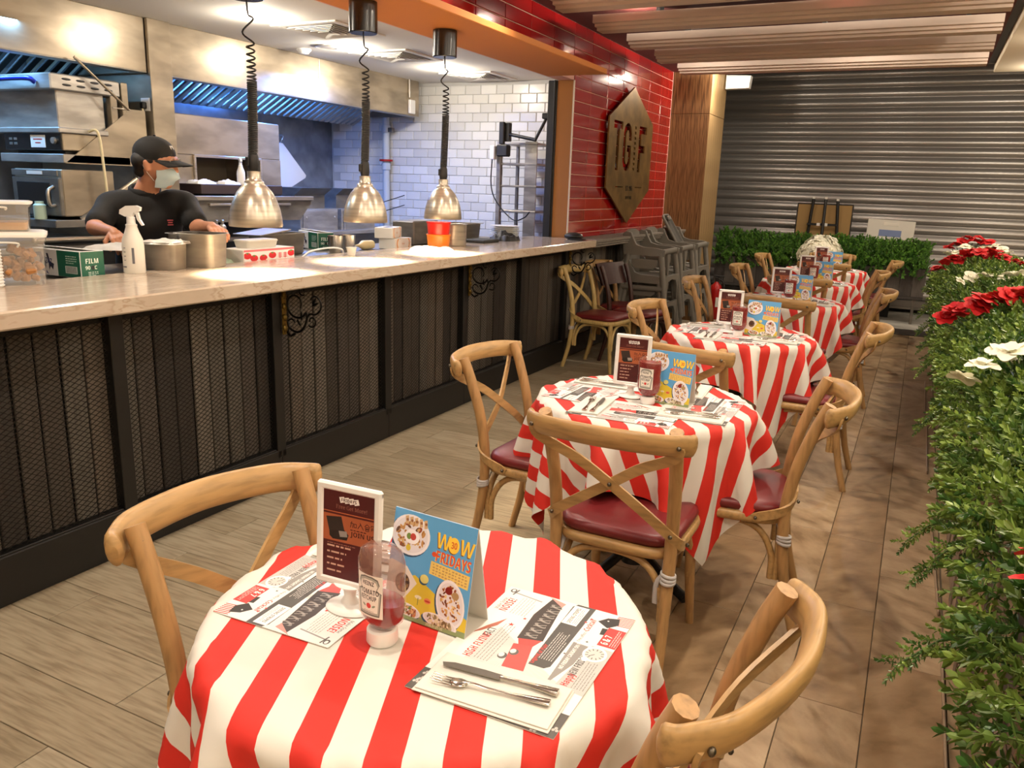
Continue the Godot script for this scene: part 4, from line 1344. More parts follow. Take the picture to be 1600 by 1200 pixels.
	one("paper_cup", Mb.new().lathe(PackedVector2Array([Vector2(0, 0), Vector2(0.022, 0), Vector2(0.03, 0.044), Vector2(0.033, 0.045), Vector2(0.033, 0.048), Vector2(0.028, 0.046), Vector2(0.02, 0.008), Vector2(0, 0.008)]), 20), M.paper, "tiny white paper cup on the bar edge under the second lamp", "cup", Vector3(-3.06, 1.112, -3.93))
	one("white_sauce_bottle", Mb.new().lathe(PackedVector2Array([Vector2(0, 0), Vector2(0.03, 0), Vector2(0.032, 0.1), Vector2(0.012, 0.14), Vector2(0.005, 0.18), Vector2(0, 0.18)]), 16, Vector3.ZERO, 38, Basis(Vector3(1, 0, 0), PI / 2)), M.cream, "cream squeeze bottle lying on its side behind the paper cup", "bottle", Vector3(-3.42, 1.122, -4.62))
	# two tissue boxes, one on the other
	im = picture(256, 96, hexc("e9e1d2"))
	for k in 2:
		var x: float = [70.0, 186.0][k]
		for r in 3:
			fill_oval(im, Vector2(x, 48), Vector2(46 - r * 7, 60 - r * 7), [hexc("d8742c"), hexc("e9b04e"), hexc("eee6d8")][r])
	im.fill_rect(Rect2i(84, 0, 88, 96), hexc("ece5d8"))
	fill_oval(im, Vector2(128, 48), Vector2(30, 20), hexc("e7dccb"))
	write(im, "tissue", Vector2(106, 54), 12, hexc("c9855a"), 0.8)
	lines(im, Vector2(210, 40), 40, 2, 14, 6, hexc("b5a58c"))
	printed("tissue_side", im)
	for i in 2:
		t = thing("tissue_box", ["lower white and orange tissue box behind the folded towel", "upper tissue box with an oval opening, set on the lower one"][i], "tissue box", Vector3([-3.36, -3.4][i], 1.09 + 0.075 * i, [-4.82, -4.79][i]), [0.12, 0.35][i])
		obj("carton", Mb.new().box(Vector3(0, 0.037, 0), Vector3(0.13, 0.073, 0.25), 0.003), M.film_card, t)
		decal("side_print", 0.246, 0.07, M.tissue_side, t, Transform3D(Basis(Vector3(0, 1, 0), PI / 2), Vector3(0.0652, 0.037, 0)))
		if i == 1:
			obj("opening", Mb.new().lathe(PackedVector2Array([Vector2(0, 0.0008), Vector2(1, 0.0008), Vector2(1, 0)]), 22, Vector3(0, 0.0735, 0), 38, Basis.from_scale(Vector3(0.03, 1, 0.075))), M.dark_brown, t)
	one("folded_towel", wavy_slab(0.3, 0.42, 0.035, 17), M.towel, "white folded towel on the bar below the third heat lamp", "towel", Vector3(-2.94, 1.112, -4.64), 0.55)
	t = thing("sauce_tub", "orange sauce tub on the bar, with the red tub on top", "tub", Vector3(-3.02, 1.112, -4.86))
	obj("tub", Mb.new().lathe(PackedVector2Array([Vector2(0, 0), Vector2(0.074, 0), Vector2(0.084, 0.085), Vector2(0.088, 0.088), Vector2(0.088, 0.095), Vector2(0.083, 0.095), Vector2(0, 0.07)]), 28), M.orange_sauce, t)
	t = thing("sauce_tub", "bright red sauce tub stacked on the orange one", "tub", Vector3(-3.02, 1.196, -4.86))
	obj("tub", Mb.new().lathe(PackedVector2Array([Vector2(0, 0), Vector2(0.073, 0), Vector2(0.083, 0.085), Vector2(0.087, 0.088), Vector2(0.087, 0.096), Vector2(0.082, 0.096), Vector2(0, 0.08)]), 28), M.red_sauce, t)
	one("steel_pot", Mb.new().lathe(PackedVector2Array([Vector2(0, 0), Vector2(0.09, 0), Vector2(0.095, 0.006), Vector2(0.096, 0.15), Vector2(0.104, 0.156), Vector2(0.094, 0.154), Vector2(0.09, 0.02), Vector2(0, 0.02)]), 32), M.steel_bright, "round steel pot on the bar beside the sauce tubs", "pot", Vector3(-3.06, 1.112, -5.13))
	t = steel_pan("steel_pan", "wide steel pan at the back beside the white plates", Vector3(-3.42, 1.09, -5.75), 0.13, 0.24, 0.15)
	one("steel_bin", Mb.new().box(Vector3(0, 0.09, 0), Vector3(0.2, 0.18, 0.36), 0.01), M.steel_dull, "plain grey steel bin left of the sauce tubs", "bin", Vector3(-3.5, 1.09, -5.3))
	plate_stack(Vector3(-3.24, 1.09, -6.3), 8)
	one("black_rag", wavy_slab(0.2, 0.28, 0.1, 31), M.black, "crumpled black rag in front of the white plates", "rag", Vector3(-3.07, 1.112, -5.98))
	one("black_tray", Mb.new().box(Vector3(0, 0.012, 0), Vector3(0.2, 0.024, 0.26), 0.006), M.charcoal, "flat black tray beside the crumpled black rag", "tray", Vector3(-3.1, 1.112, -5.62))
	t = thing("baseball_hat", "folded black cap with a white badge at the far end of the bar", "cap", Vector3(-2.72, 1.112, -6.62), 0.6)
	obj("crown", Mb.new().ball(Vector3(0, 0.028, 0), Vector3(0.085, 0.034, 0.1), 14), M.black, t)
	obj("brim", Mb.new().ball(Vector3(0.02, 0.008, 0.09), Vector3(0.08, 0.008, 0.07), 12), M.black, t)
	obj("badge", Mb.new().box(Vector3(0.06, 0.042, 0.04), Vector3(0.012, 0.016, 0.035), 0.003, Basis(Vector3(0, 0, 1), -0.8)), M.white_plastic, t)


# ---------------------------------------------------------------- chairs
# origin on the floor under the seat; the sitter looks along +z, the back is at -z
func make_chair(called: String, label: String, wood: Material, rail: Material) -> Node3D:
	var t := thing(called, label, "chair")
	obj("seat_pad", loft(Mb.new(), [[0.185, 0.185, 0.448, 0.08], [0.2, 0.2, 0.452, 0.09], [0.205, 0.205, 0.466, 0.09], [0.2, 0.2, 0.482, 0.09], [0.185, 0.185, 0.49, 0.085], [0.12, 0.12, 0.494, 0.07]], 7), M.vinyl, t)
	var ring := rect_path(0.40, 0.40, 0.09, 0.43, 6)
	obj("seat_frame", Mb.new().tube(ring, 0.02, 8, Vector3.UP, Vector2(0.7, 1.0), true), rail, t)
	obj("seat_board", loft(Mb.new(), [[0.185, 0.185, 0.435, 0.08], [0.185, 0.185, 0.45, 0.08]], 5), rail, t)
	for s in [-1.0, 1.0]:
		var back := curve([Vector3(0.205 * s, 0, -0.275), Vector3(0.198 * s, 0.2, -0.222), Vector3(0.196 * s, 0.43, -0.196), Vector3(0.2 * s, 0.62, -0.215), Vector3(0.206 * s, 0.78, -0.262), Vector3(0.21 * s, 0.873, -0.3)], 20)
		var rr := PackedFloat32Array()
		for p in back:
			rr.append(lerpf(0.0165, 0.021, clampf(p.y / 0.5, 0, 1)))
		obj("rear_leg", Mb.new().tube(back, rr, 10), wood, t)
		var fr := curve([Vector3(0.192 * s, 0, 0.2), Vector3(0.182 * s, 0.2, 0.178), Vector3(0.172 * s, 0.43, 0.168)], 8)
		obj("front_leg", Mb.new().tube(fr, PackedFloat32Array([0.0145, 0.015, 0.016, 0.017, 0.018, 0.019, 0.0195, 0.02, 0.02]), 10), wood, t)
	var rp := curve([Vector3(-0.262, 0.838, -0.285), Vector3(-0.242, 0.84, -0.315), Vector3(-0.17, 0.846, -0.362), Vector3(0, 0.85, -0.39), Vector3(0.17, 0.846, -0.362), Vector3(0.242, 0.84, -0.315), Vector3(0.262, 0.838, -0.285)], 36)
	var sz := PackedFloat32Array()
	for i in rp.size():
		var e := absf(i / float(rp.size() - 1) * 2 - 1)
		sz.append(0.036 * (1.0 if e < 0.9 else sqrt(maxf(0.12, 1.0 - pow((e - 0.9) / 0.1, 2.0)))))
	obj("top_rail", Mb.new().tube(rp, sz, 14, Vector3(0, 0.95, -0.3), Vector2(0.46, 1.0)), rail, t)
	for s in [-1.0, 1.0]:
		var o: float = 0.004 * s
		var br := curve([Vector3(-0.232 * s, 0.84, -0.338), Vector3(-0.215 * s, 0.8, -0.325), Vector3(-0.1 * s, 0.73, -0.275 + o), Vector3(0, 0.655, -0.243 + o), Vector3(0.1 * s, 0.585, -0.23 + o), Vector3(0.19 * s, 0.52, -0.226), Vector3(0.222 * s, 0.475, -0.185), Vector3(0.214 * s, 0.435, -0.09)], 30)
		var up := PackedVector3Array()
		obj("cross_brace", strap(br, 0.033, 0.008, s), rail, t)
	for k in 4:
		var b := Basis(Vector3.UP, PI / 2 * k)
		var w := 0.178 if k % 2 == 0 else 0.172
		var dz := 0.19 if k % 2 == 0 else 0.178
		var ar := curve([b * Vector3(-w, 0.2, dz), b * Vector3(-w + 0.004, 0.29, dz), b * Vector3(-w + 0.045, 0.368, dz - 0.004), b * Vector3(-0.06, 0.4, dz - 0.01), b * Vector3(0.06, 0.4, dz - 0.01), b * Vector3(w - 0.045, 0.368, dz - 0.004), b * Vector3(w - 0.004, 0.29, dz), b * Vector3(w, 0.2, dz)], 28)
		obj("arch_stretcher", Mb.new().tube(ar, 0.0125, 8), rail, t)
	var bolts := Mb.new()
	for s in [-1.0, 1.0]:
		for p in [Vector3(0.232, 0.84, -0.35), Vector3(0.21, 0.845, -0.272), Vector3(0.2, 0.515, -0.236), Vector3(0.225, 0.44, -0.1)]:
			bolts.ball(Vector3(p.x * s, p.y, p.z), Vector3(0.0075, 0.0075, 0.006), 8)
	bolts.ball(Vector3(0, 0.655, -0.256), Vector3(0.0075, 0.0075, 0.006), 8)
	var bo := obj("bolts", bolts, M.screw, t)
	bo.set_meta("kind", "stuff")
	for s in [-1.0, 1.0]:
		var tie := Mb.new()
		for k in 3:
			var loop := PackedVector3Array()
			for i in 14:
				loop.append(Vector3(0.197 * s + cos(TAU * i / 14) * 0.023, 0.352 + 0.011 * k + 0.004 * sin(TAU * i / 14 + k), -0.204 + sin(TAU * i / 14) * 0.023))
			tie.tube(loop, 0.007, 6, Vector3.UP, Vector2(0.5, 1.0), true)
		tie.tube(curve([Vector3(0.175 * s, 0.36, -0.196), Vector3(0.16 * s, 0.33, -0.2), Vector3(0.158 * s, 0.26, -0.196)], 8), 0.009, 6, Vector3(0, 0, 1), Vector2(1, 0.25))
		tie.tube(curve([Vector3(0.18 * s, 0.37, -0.19), Vector3(0.172 * s, 0.42, -0.17), Vector3(0.165 * s, 0.45, -0.16)], 6), 0.008, 6, Vector3(0, 0, 1), Vector2(1, 0.25))
		obj("cushion_tie", tie, M.strap, t)
	return t


func strap(p: PackedVector3Array, w: float, th: float, s: float) -> Mb:   # a flat wooden strip that follows p, its broad side facing backwards and then outwards
	var mb := Mb.new()
	mb.grp += 1
	var rows := []
	var m := p.size()
	for i in m:
		var t := (p[mini(i + 1, m - 1)] - p[maxi(i - 1, 0)]).normalized()
		var u := float(i) / (m - 1)
		var out := Vector3(0, 0, -1).slerp(Vector3(s, 0, 0), smoothstep(0.72, 0.95, u))
		out = (out - t * out.dot(t)).normalized()
		var sd := t.cross(out)
		var hw := w / 2 * (0.75 if i == 0 or i == m - 1 else 1.0)
		rows.append([p[i] + sd * hw + out * th / 2, p[i] - sd * hw + out * th / 2, p[i] - sd * hw - out * th / 2, p[i] + sd * hw - out * th / 2])
	for i in m - 1:
		for k in 4:
			var a: Vector3 = rows[i][k]
			var b: Vector3 = rows[i][(k + 1) % 4]
			var c: Vector3 = rows[i + 1][(k + 1) % 4]
			var d: Vector3 = rows[i + 1][k]
			mb.quad(b, a, d, c, 100 + mb.grp * 4 + k)
	mb.quad(rows[0][0], rows[0][1], rows[0][2], rows[0][3])
	mb.quad(rows[m - 1][3], rows[m - 1][2], rows[m - 1][1], rows[m - 1][0])
	return mb


# ---------------------------------------------------------------- tables
const TABLE_R := 0.425
const TOP := 0.752
var cloth_mesh: ArrayMesh


# a square of thin cloth settled over a round table top by relaxing its threads
func drape(side: float, n: int, rounds: int) -> ArrayMesh:
	var step := side / (n - 1)
	var pos := PackedVector3Array()
	var fixed := PackedByteArray()
	var r := TABLE_R
	for j in n:
		for i in n:
			var x := -side / 2 + i * step
			var z := -side / 2 + j * step
			var d := Vector2(x, z).length()
			if d < r + 0.001:
				pos.append(Vector3(x, 0, z))
				fixed.append(1 if d < r - 0.02 else 0)
			else:
				var e := Vector2(x, z) / d
				var l := d - r
				var a := atan2(z, x)
				var o := r + 0.02 + l * (0.22 + 0.24 * cos(4.0 * a - PI) + 0.06 * cos(11.0 * a + 0.7) + 0.05 * sin(7.0 * a))
				pos.append(Vector3(e.x * o, -sqrt(maxf(0.0, l * l - (o - r) * (o - r))), e.y * o))
				fixed.append(0)
	var prs := PackedInt32Array()
	var len := PackedFloat32Array()
	for j in n:
		for i in n:
			var k := j * n + i
			for q in [[1, 0, 1.0], [0, 1, 1.0], [1, 1, sqrt(2.0)], [-1, 1, sqrt(2.0)], [2, 0, 2.0], [0, 2, 2.0]]:
				var i2: int = i + q[0]
				var j2: int = j + q[1]
				if i2 < 0 or i2 >= n or j2 >= n:
					continue
				if fixed[k] == 1 and fixed[j2 * n + i2] == 1:
					continue
				prs.append(k)
				prs.append(j2 * n + i2)
				len.append(q[2] * step)
	var old := pos.duplicate()
	for it in rounds:
		for k in pos.size():
			if fixed[k] == 0:
				var v := (pos[k] - old[k]) * 0.9
				old[k] = pos[k]
				pos[k] += v + Vector3(0, -0.0012, 0)
		for sub in 4:
			for c in len.size():
				var a := prs[2 * c]
				var b := prs[2 * c + 1]
				var d := pos[b] - pos[a]
				var l := d.length()
				var rest := len[c]
				var bend := rest > step * 1.7
				if bend and l > rest * 0.97:
					continue
				var m := (l - rest) / maxf(l, 1e-6) * (0.4 if bend else 1.0)
				if fixed[a] == 1:
					pos[b] -= d * m
				elif fixed[b] == 1:
					pos[a] += d * m
				else:
					pos[a] += d * m * 0.5
					pos[b] -= d * m * 0.5
			for k in pos.size():
				if fixed[k] == 1:
					continue
				var p := pos[k]
				var d := sqrt(p.x * p.x + p.z * p.z)
				if d < r:
					if p.y > -0.012:
						pos[k].y = maxf(p.y, 0.0)
					else:
						pos[k].x = p.x / d * r
						pos[k].z = p.z / d * r
	# smooth upsample
	var m2 := (n - 1) * 2 + 1
	var rows := []
	var uvs := []
	for j in m2:
		var row := []
		var ur := []
		for i in m2:
			var col: Array[Vector3] = []
			for dj in range(-1, 3):
				var jj := clampi(j / 2 + dj, 0, n - 1)
				var q: Array[Vector3] = []
				for di in range(-1, 3):
					q.append(pos[jj * n + clampi(i / 2 + di, 0, n - 1)])
				col.append(q[1] if i % 2 == 0 else q[1].cubic_interpolate(q[2], q[0], q[3], 0.5))
			row.append(col[1] if j % 2 == 0 else col[1].cubic_interpolate(col[2], col[0], col[3], 0.5))
			var rest := Vector2(i, j) * step * 0.5 - Vector2(side, side) / 2
			# stripes run close to the diagonal of the square
			var a := deg_to_rad(45.0 - 12.0)
			ur.append(Vector2((rest.x * cos(a) - rest.y * sin(a)) / 0.1115 + 0.22, 0.5))
		rows.append(row)
		uvs.append(ur)
	return Mb.new().sheet(rows, uvs, true).mesh()


func placemat_print() -> void:
	var W := 1000
	var H := 690
	var im := picture(W, H, hexc("e4e2dd"))
	var P := func(u: float, v: float) -> Vector2: return Vector2(u * W, v * H)
	var dark := hexc("4c4a47")
	var red := hexc("d6332c")
	var gray := hexc("a9a7a3")
	# pale grey field with fine rays on the left half
	fill_poly(im, PackedVector2Array([P.call(0.0, 0.12), P.call(0.62, 0.2), P.call(0.5, 0.45), P.call(0.34, 0.8), P.call(0.0, 1.0)]), hexc("cbc9c5"))
	for k in 22:
		fill_line(im, P.call(0.44, 0.4), P.call(0.0 + 0.02 * k, 0.05 + 0.045 * k), 2.0, hexc("d6d4d0"))
	# tie
	fill_poly(im, PackedVector2Array([P.call(0.985, 0.36), P.call(0.93, 0.47), P.call(0.6, 0.535), P.call(0.545, 0.45), P.call(0.57, 0.36), P.call(0.8, 0.33)]), hexc("3b322d"))
	for k in 7:
		var c: Vector2 = P.call(0.62 + 0.05 * k, 0.435)
		fill_oval(im, c, Vector2(15, 34), hexc("8d8780"), 0.3)
		fill_oval(im, c + Vector2(4, 6), Vector2(9, 22), hexc("2c2522"), 0.3)
		fill_line(im, c + Vector2(-14, -30), c + Vector2(16, 28), 4, hexc("b9b2a8"))
	fill_poly(im, PackedVector2Array([P.call(0.985, 0.36), P.call(1.0, 0.33), P.call(0.97, 0.48), P.call(0.93, 0.47)]), hexc("d98f86"))
	fill_poly(im, PackedVector2Array([P.call(0.57, 0.37), P.call(0.6, 0.53), P.call(0.53, 0.5), P.call(0.50, 0.42)]), hexc("c64a44"))
	fill_poly(im, PackedVector2Array([P.call(0.52, 0.37), P.call(0.54, 0.5), P.call(0.34, 0.57), P.call(0.33, 0.42)]), hexc("d8504a"))
	# black panel of small print
	fill_poly(im, PackedVector2Array([P.call(0.97, 0.535), P.call(1.0, 0.56), P.call(1.0, 0.70), P.call(0.43, 0.70), P.call(0.405, 0.67), P.call(0.405, 0.56)]), dark)
	lines(im, P.call(0.47, 0.59), 250, 6, 12, 4, hexc("c9c6c1"))
	write(im, "Legend of Flair", P.call(0.42, 0.585), 20, red, 0.85)
	im.fill_rect(Rect2i(int(0.8 * W), int(0.545 * H), int(0.185 * W), int(0.115 * H)), hexc("eeece7"))
	write(im, "SEEING STRIPES", P.call(0.815, 0.605), 20, dark, 0.72)
	lines(im, P.call(0.815, 0.62), 160, 3, 9, 3, hexc("d77a74"))
	# headings
	write(im, "Make Some", P.call(0.76, 0.065), 20, dark, 0.85, 0.0, false)
	write(im, "NOISE!", P.call(0.755, 0.135), 42, red, 0.72)
	lines(im, P.call(0.755, 0.165), 180, 6, 16, 4, hexc("a29f9a"))
	write(im, "HIGH FLYING", P.call(0.325, 0.19), 40, red, 0.62)
	write(im, "FACT", P.call(0.515, 0.19), 40, dark, 0.62)
	lines(im, P.call(0.33, 0.215), 330, 5, 16, 4, hexc("8e8b87"))
	write(im, "One office in", P.call(0.685, 0.755), 16, dark, 0.85, 0.0, false)
	write(im, "Cocktail", P.call(0.79, 0.76), 28, red, 0.75)
	# grey wedge
	fill_poly(im, PackedVector2Array([P.call(0.34, 0.74), P.call(0.67, 0.72), P.call(0.665, 0.83), P.call(0.5, 0.82), P.call(0.34, 0.76)]), hexc("8b8884"))
	write(im, "NO FRIDAY CAUGHT ON FILM", P.call(0.44, 0.775), 19, hexc("efede8"), 0.72)
	fill_poly(im, PackedVector2Array([P.call(0.32, 0.8), P.call(0.68, 0.85), P.call(0.68, 1.0), P.call(0.3, 1.0)]), hexc("b9b7b3"))
	write(im, "Happy", P.call(0.335, 0.875), 34, red, 0.7)
	write(im, "NEW FRIDAY!", P.call(0.415, 0.875), 34, dark, 0.62)
	lines(im, P.call(0.335, 0.9), 220, 5, 13, 4, hexc("85827e"))
	# stopwatch
	fill_oval(im, P.call(0.62, 0.9), Vector2(62, 56), hexc("f4f2ee"))
	fill_oval(im, P.call(0.62, 0.9), Vector2(50, 45), hexc("c6c3be"))
	fill_oval(im, P.call(0.565, 0.86), Vector2(18, 16), hexc("f4f2ee"))
	for k in 12:
		var d := Vector2(cos(TAU * k / 12), sin(TAU * k / 12))
		fill_line(im, P.call(0.62, 0.9) + d * 30, P.call(0.62, 0.9) + d * 44, 4, dark)
	fill_line(im, P.call(0.62, 0.9), P.call(0.62, 0.9) + Vector2(-24, -20), 4, dark)
	# sword, feather, cups
	fill_line(im, P.call(0.955, 0.03), P.call(0.93, 0.31), 9, hexc("8f8d8a"))
	fill_line(im, P.call(0.925, 0.07), P.call(0.985, 0.085), 8, dark)
	fill_oval(im, P.call(0.965, 0.05), Vector2(20, 16), dark)
	fill_oval(im, P.call(0.967, 0.05), Vector2(13, 9), hexc("e4e2dd"))
	fill_poly(im, PackedVector2Array([P.call(0.7, 0.19), P.call(0.6, 0.11), P.call(0.5, 0.05), P.call(0.54, 0.1), P.call(0.62, 0.17)]), hexc("a8604c"))
	for c in [[0.405, 0.37], [0.455, 0.42]]:
		fill_oval(im, P.call(c[0], c[1]), Vector2(26, 22), hexc("5b5855"))
		fill_oval(im, P.call(c[0] + 0.006, c[1] - 0.01), Vector2(18, 14), hexc("dcdad6"))
	# bird in a striped shirt and the red box
	for k in 7:
		fill_poly(im, PackedVector2Array([P.call(0.90 + 0.014 * k, 0.88), P.call(0.907 + 0.014 * k, 0.88), P.call(0.917 + 0.014 * k, 1.0), P.call(0.91 + 0.014 * k, 1.0)]), red)
	fill_poly(im, PackedVector2Array([P.call(0.86, 0.86), P.call(0.9, 0.77), P.call(0.95, 0.82), P.call(0.97, 0.9), P.call(0.91, 0.92)]), hexc("2b2927"))
	fill_oval(im, P.call(0.925, 0.835), Vector2(5, 5), hexc("f2f0ea"))
	fill_poly(im, PackedVector2Array([P.call(0.79, 0.84), P.call(0.85, 0.83), P.call(0.86, 0.91), P.call(0.83, 0.95), P.call(0.8, 0.93)]), hexc("2b2927"))
	im.fill_rect(Rect2i(int(0.7 * W), int(0.87 * H), int(0.17 * W), int(0.13 * H)), hexc("d43a37"))
	write(im, "6 & 7", P.call(0.72, 0.935), 36, hexc("f3efe9"), 0.7)
	lines(im, P.call(0.715, 0.95), 150, 3, 11, 4, hexc("f0c5c0"))
	# dark end with pale clovers
	im.fill_rect(Rect2i(0, 0, int(0.16 * W), H), hexc("55524e"))
	for k in 26:
		var c := Vector2(rng.randf_range(10, 150), rng.randf_range(10, H - 10))
		for q in 3:
			fill_oval(im, c + Vector2(9, 0).rotated(TAU * q / 3), Vector2(8, 7), hexc("b9b6b0"))
	for s in [[0.245, 0.55, 13], [0.3, 0.32, 11], [0.66, 0.25, 13], [0.9, 0.72, 9], [0.74, 0.3, 9], [0.86, 0.7, 8]]:
		fill_star(im, P.call(s[0], s[1]), s[2] * 1.3, red)
	for s in [[0.88, 0.4, 9], [0.7, 0.8, 9], [0.56, 0.72, 8]]:
		fill_star(im, P.call(s[0], s[1]), s[2], hexc("2d2b29"))
	printed("placemat", im, 0.55)


func food_plate(im: Image, c: Vector2, r: Vector2, turn: float, cols: Array, seed_: int) -> void:
	var g := RandomNumberGenerator.new()
	g.seed = seed_
	fill_oval(im, c + Vector2(-8, 10), r * 1.02, hexc("2d4a66"), turn)
	fill_oval(im, c, r, hexc("e9e6ea"), turn)
	fill_oval(im, c, r * 0.88, hexc("dcd8de"), turn)
	for k in 60:
		var a := g.randf() * TAU
		var q := sqrt(g.randf()) * 0.74
		var p := c + (Vector2(cos(a), sin(a)) * q * r).rotated(turn)
		fill_oval(im, p, Vector2(g.randf_range(5, 15), g.randf_range(4, 8)) * r.x / 100.0, hexc(cols[g.randi() % cols.size()]), g.randf() * 3)


func tent_print() -> void:
	var W := 620
	var H := 680
	var im := picture(W, H, hexc("5aa0d4"))
	fill_poly(im, PackedVector2Array([Vector2(0, 470), Vector2(210, 390), Vector2(400, 480), Vector2(620, 560), Vector2(620, 680), Vector2(0, 680)]), hexc("d9bf3a"))
	im.fill_rect(Rect2i(0, 640, W, 40), hexc("8b9a6a"))
	food_plate(im, Vector2(140, 150), Vector2(148, 128), 0.0, ["7c5230", "a5743c", "5d3a22", "b98a52", "8a3f22", "c9a46a"], 3)
	fill_oval(im, Vector2(150, 160), Vector2(58, 46), hexc("efedf0"))
	fill_oval(im, Vector2(128, 160), Vector2(18, 20), hexc("6f8a3c"))
	fill_oval(im, Vector2(160, 158), Vector2(22, 22), hexc("b8423a"))
	fill_oval(im, Vector2(132, 232), Vector2(18, 20), hexc("d8c23c"))
	for k in 5:
		fill_poly(im, PackedVector2Array([Vector2(84 + 36 * k, 40), Vector2(108 + 36 * k, 32), Vector2(116 + 36 * k, 84), Vector2(92 + 36 * k, 90)]), hexc("c9a87c"))
		fill_oval(im, Vector2(102 + 36 * k, 60), Vector2(9, 9), hexc("8b5a3a"))
	# headline
	for pass_ in 2:
		var c: Color = [hexc("7a4a12"), hexc("f3cb46")][pass_]
		var d := Vector2(-5, 6) * (1 - pass_)
		write(im, "W", Vector2(336, 176) + d, 92, c, 0.86, 0.06)
		fill_oval(im, Vector2(466, 140) + d, Vector2(40, 50), c)
		write(im, "W", Vector2(508, 180) + d, 92, c, 0.86, 0.08)
	write(im, "30", Vector2(446, 160), 40, hexc("c8502a"), 0.75)
	for pass_ in 2:
		var c: Color = [hexc("f0d070"), hexc("d8532c")][pass_]
		write(im, "FRIDAYS", Vector2(346 - 4 * (1 - pass_), 262 + 4 * (1 - pass_)), 66, c, 0.72, 0.05)
	fill_oval(im, Vector2(332, 226), Vector2(18, 16), hexc("d8532c"))
	fill_poly(im, PackedVector2Array([Vector2(316, 270), Vector2(606, 296), Vector2(600, 382), Vector2(310, 352)]), hexc("e2c46a"))
	for k in 4:
		for j in 11:
			im.fill_rect(Rect2i(332 + 24 * j, 284 + 18 * k + 2 * j, 16 if (j * 7 + k) % 5 else 8, 9), hexc("b5925a"))
	# lemon, second plate, oval plate, two low bowls
	fill_oval(im, Vector2(276, 406), Vector2(34, 30), hexc("31506a"))
	fill_oval(im, Vector2(282, 396), Vector2(32, 28), hexc("d9d07c"))
	fill_poly(im, PackedVector2Array([Vector2(20, 330), Vector2(140, 350), Vector2(230, 440), Vector2(120, 590), Vector2(0, 560), Vector2(0, 340)]), hexc("e3d9cf"))
	fill_oval(im, Vector2(120, 460), Vector2(56, 62), hexc("4a2f20"))
	for k in 16:
		fill_oval(im, Vector2(120 + 40 * cos(k * 2.4), 460 + 44 * sin(k * 2.4)), Vector2(13, 9), hexc(["6d4a2c", "3a2418", "8a6a44"][k % 3]), k)
	food_plate(im, Vector2(490, 500), Vector2(104, 150), -0.25, ["b5763c", "8a4a24", "d9b070", "6b3a20", "c99a5a", "e0c78c"], 8)
	fill_oval(im, Vector2(470, 420), Vector2(26, 24), hexc("7a2018"))
	fill_oval(im, Vector2(520, 440), Vector2(26, 24), hexc("a98a5e"))
	fill_oval(im, Vector2(252, 520), Vector2(26, 12), hexc("e9dfc0"))
	fill_line(im, Vector2(252, 524), Vector2(252, 570), 5, hexc("6d7a3c"))
	fill_oval(im, Vector2(324, 526), Vector2(26, 18), hexc("e08a5a"))
	fill_oval(im, Vector2(324, 528), Vector2(22, 6), hexc("c23a2c"))
	food_plate(im, Vector2(180, 620), Vector2(104, 42), 0.1, ["c07a4a", "8a4a2a", "d8a878", "5f7a3a"], 12)
	food_plate(im, Vector2(430, 630), Vector2(130, 44), 0.12, ["b0a080", "8a7a5a", "d9ceb0", "6f5a3a"], 14)
	im.fill_rect(Rect2i(10, 656, 600, 24), hexc("8b9a6a"))
	write(im, "2026.01.01-30", Vector2(330, 674), 16, hexc("d9d6b8"), 0.9)
	printed("tent_front", im, 0.35)


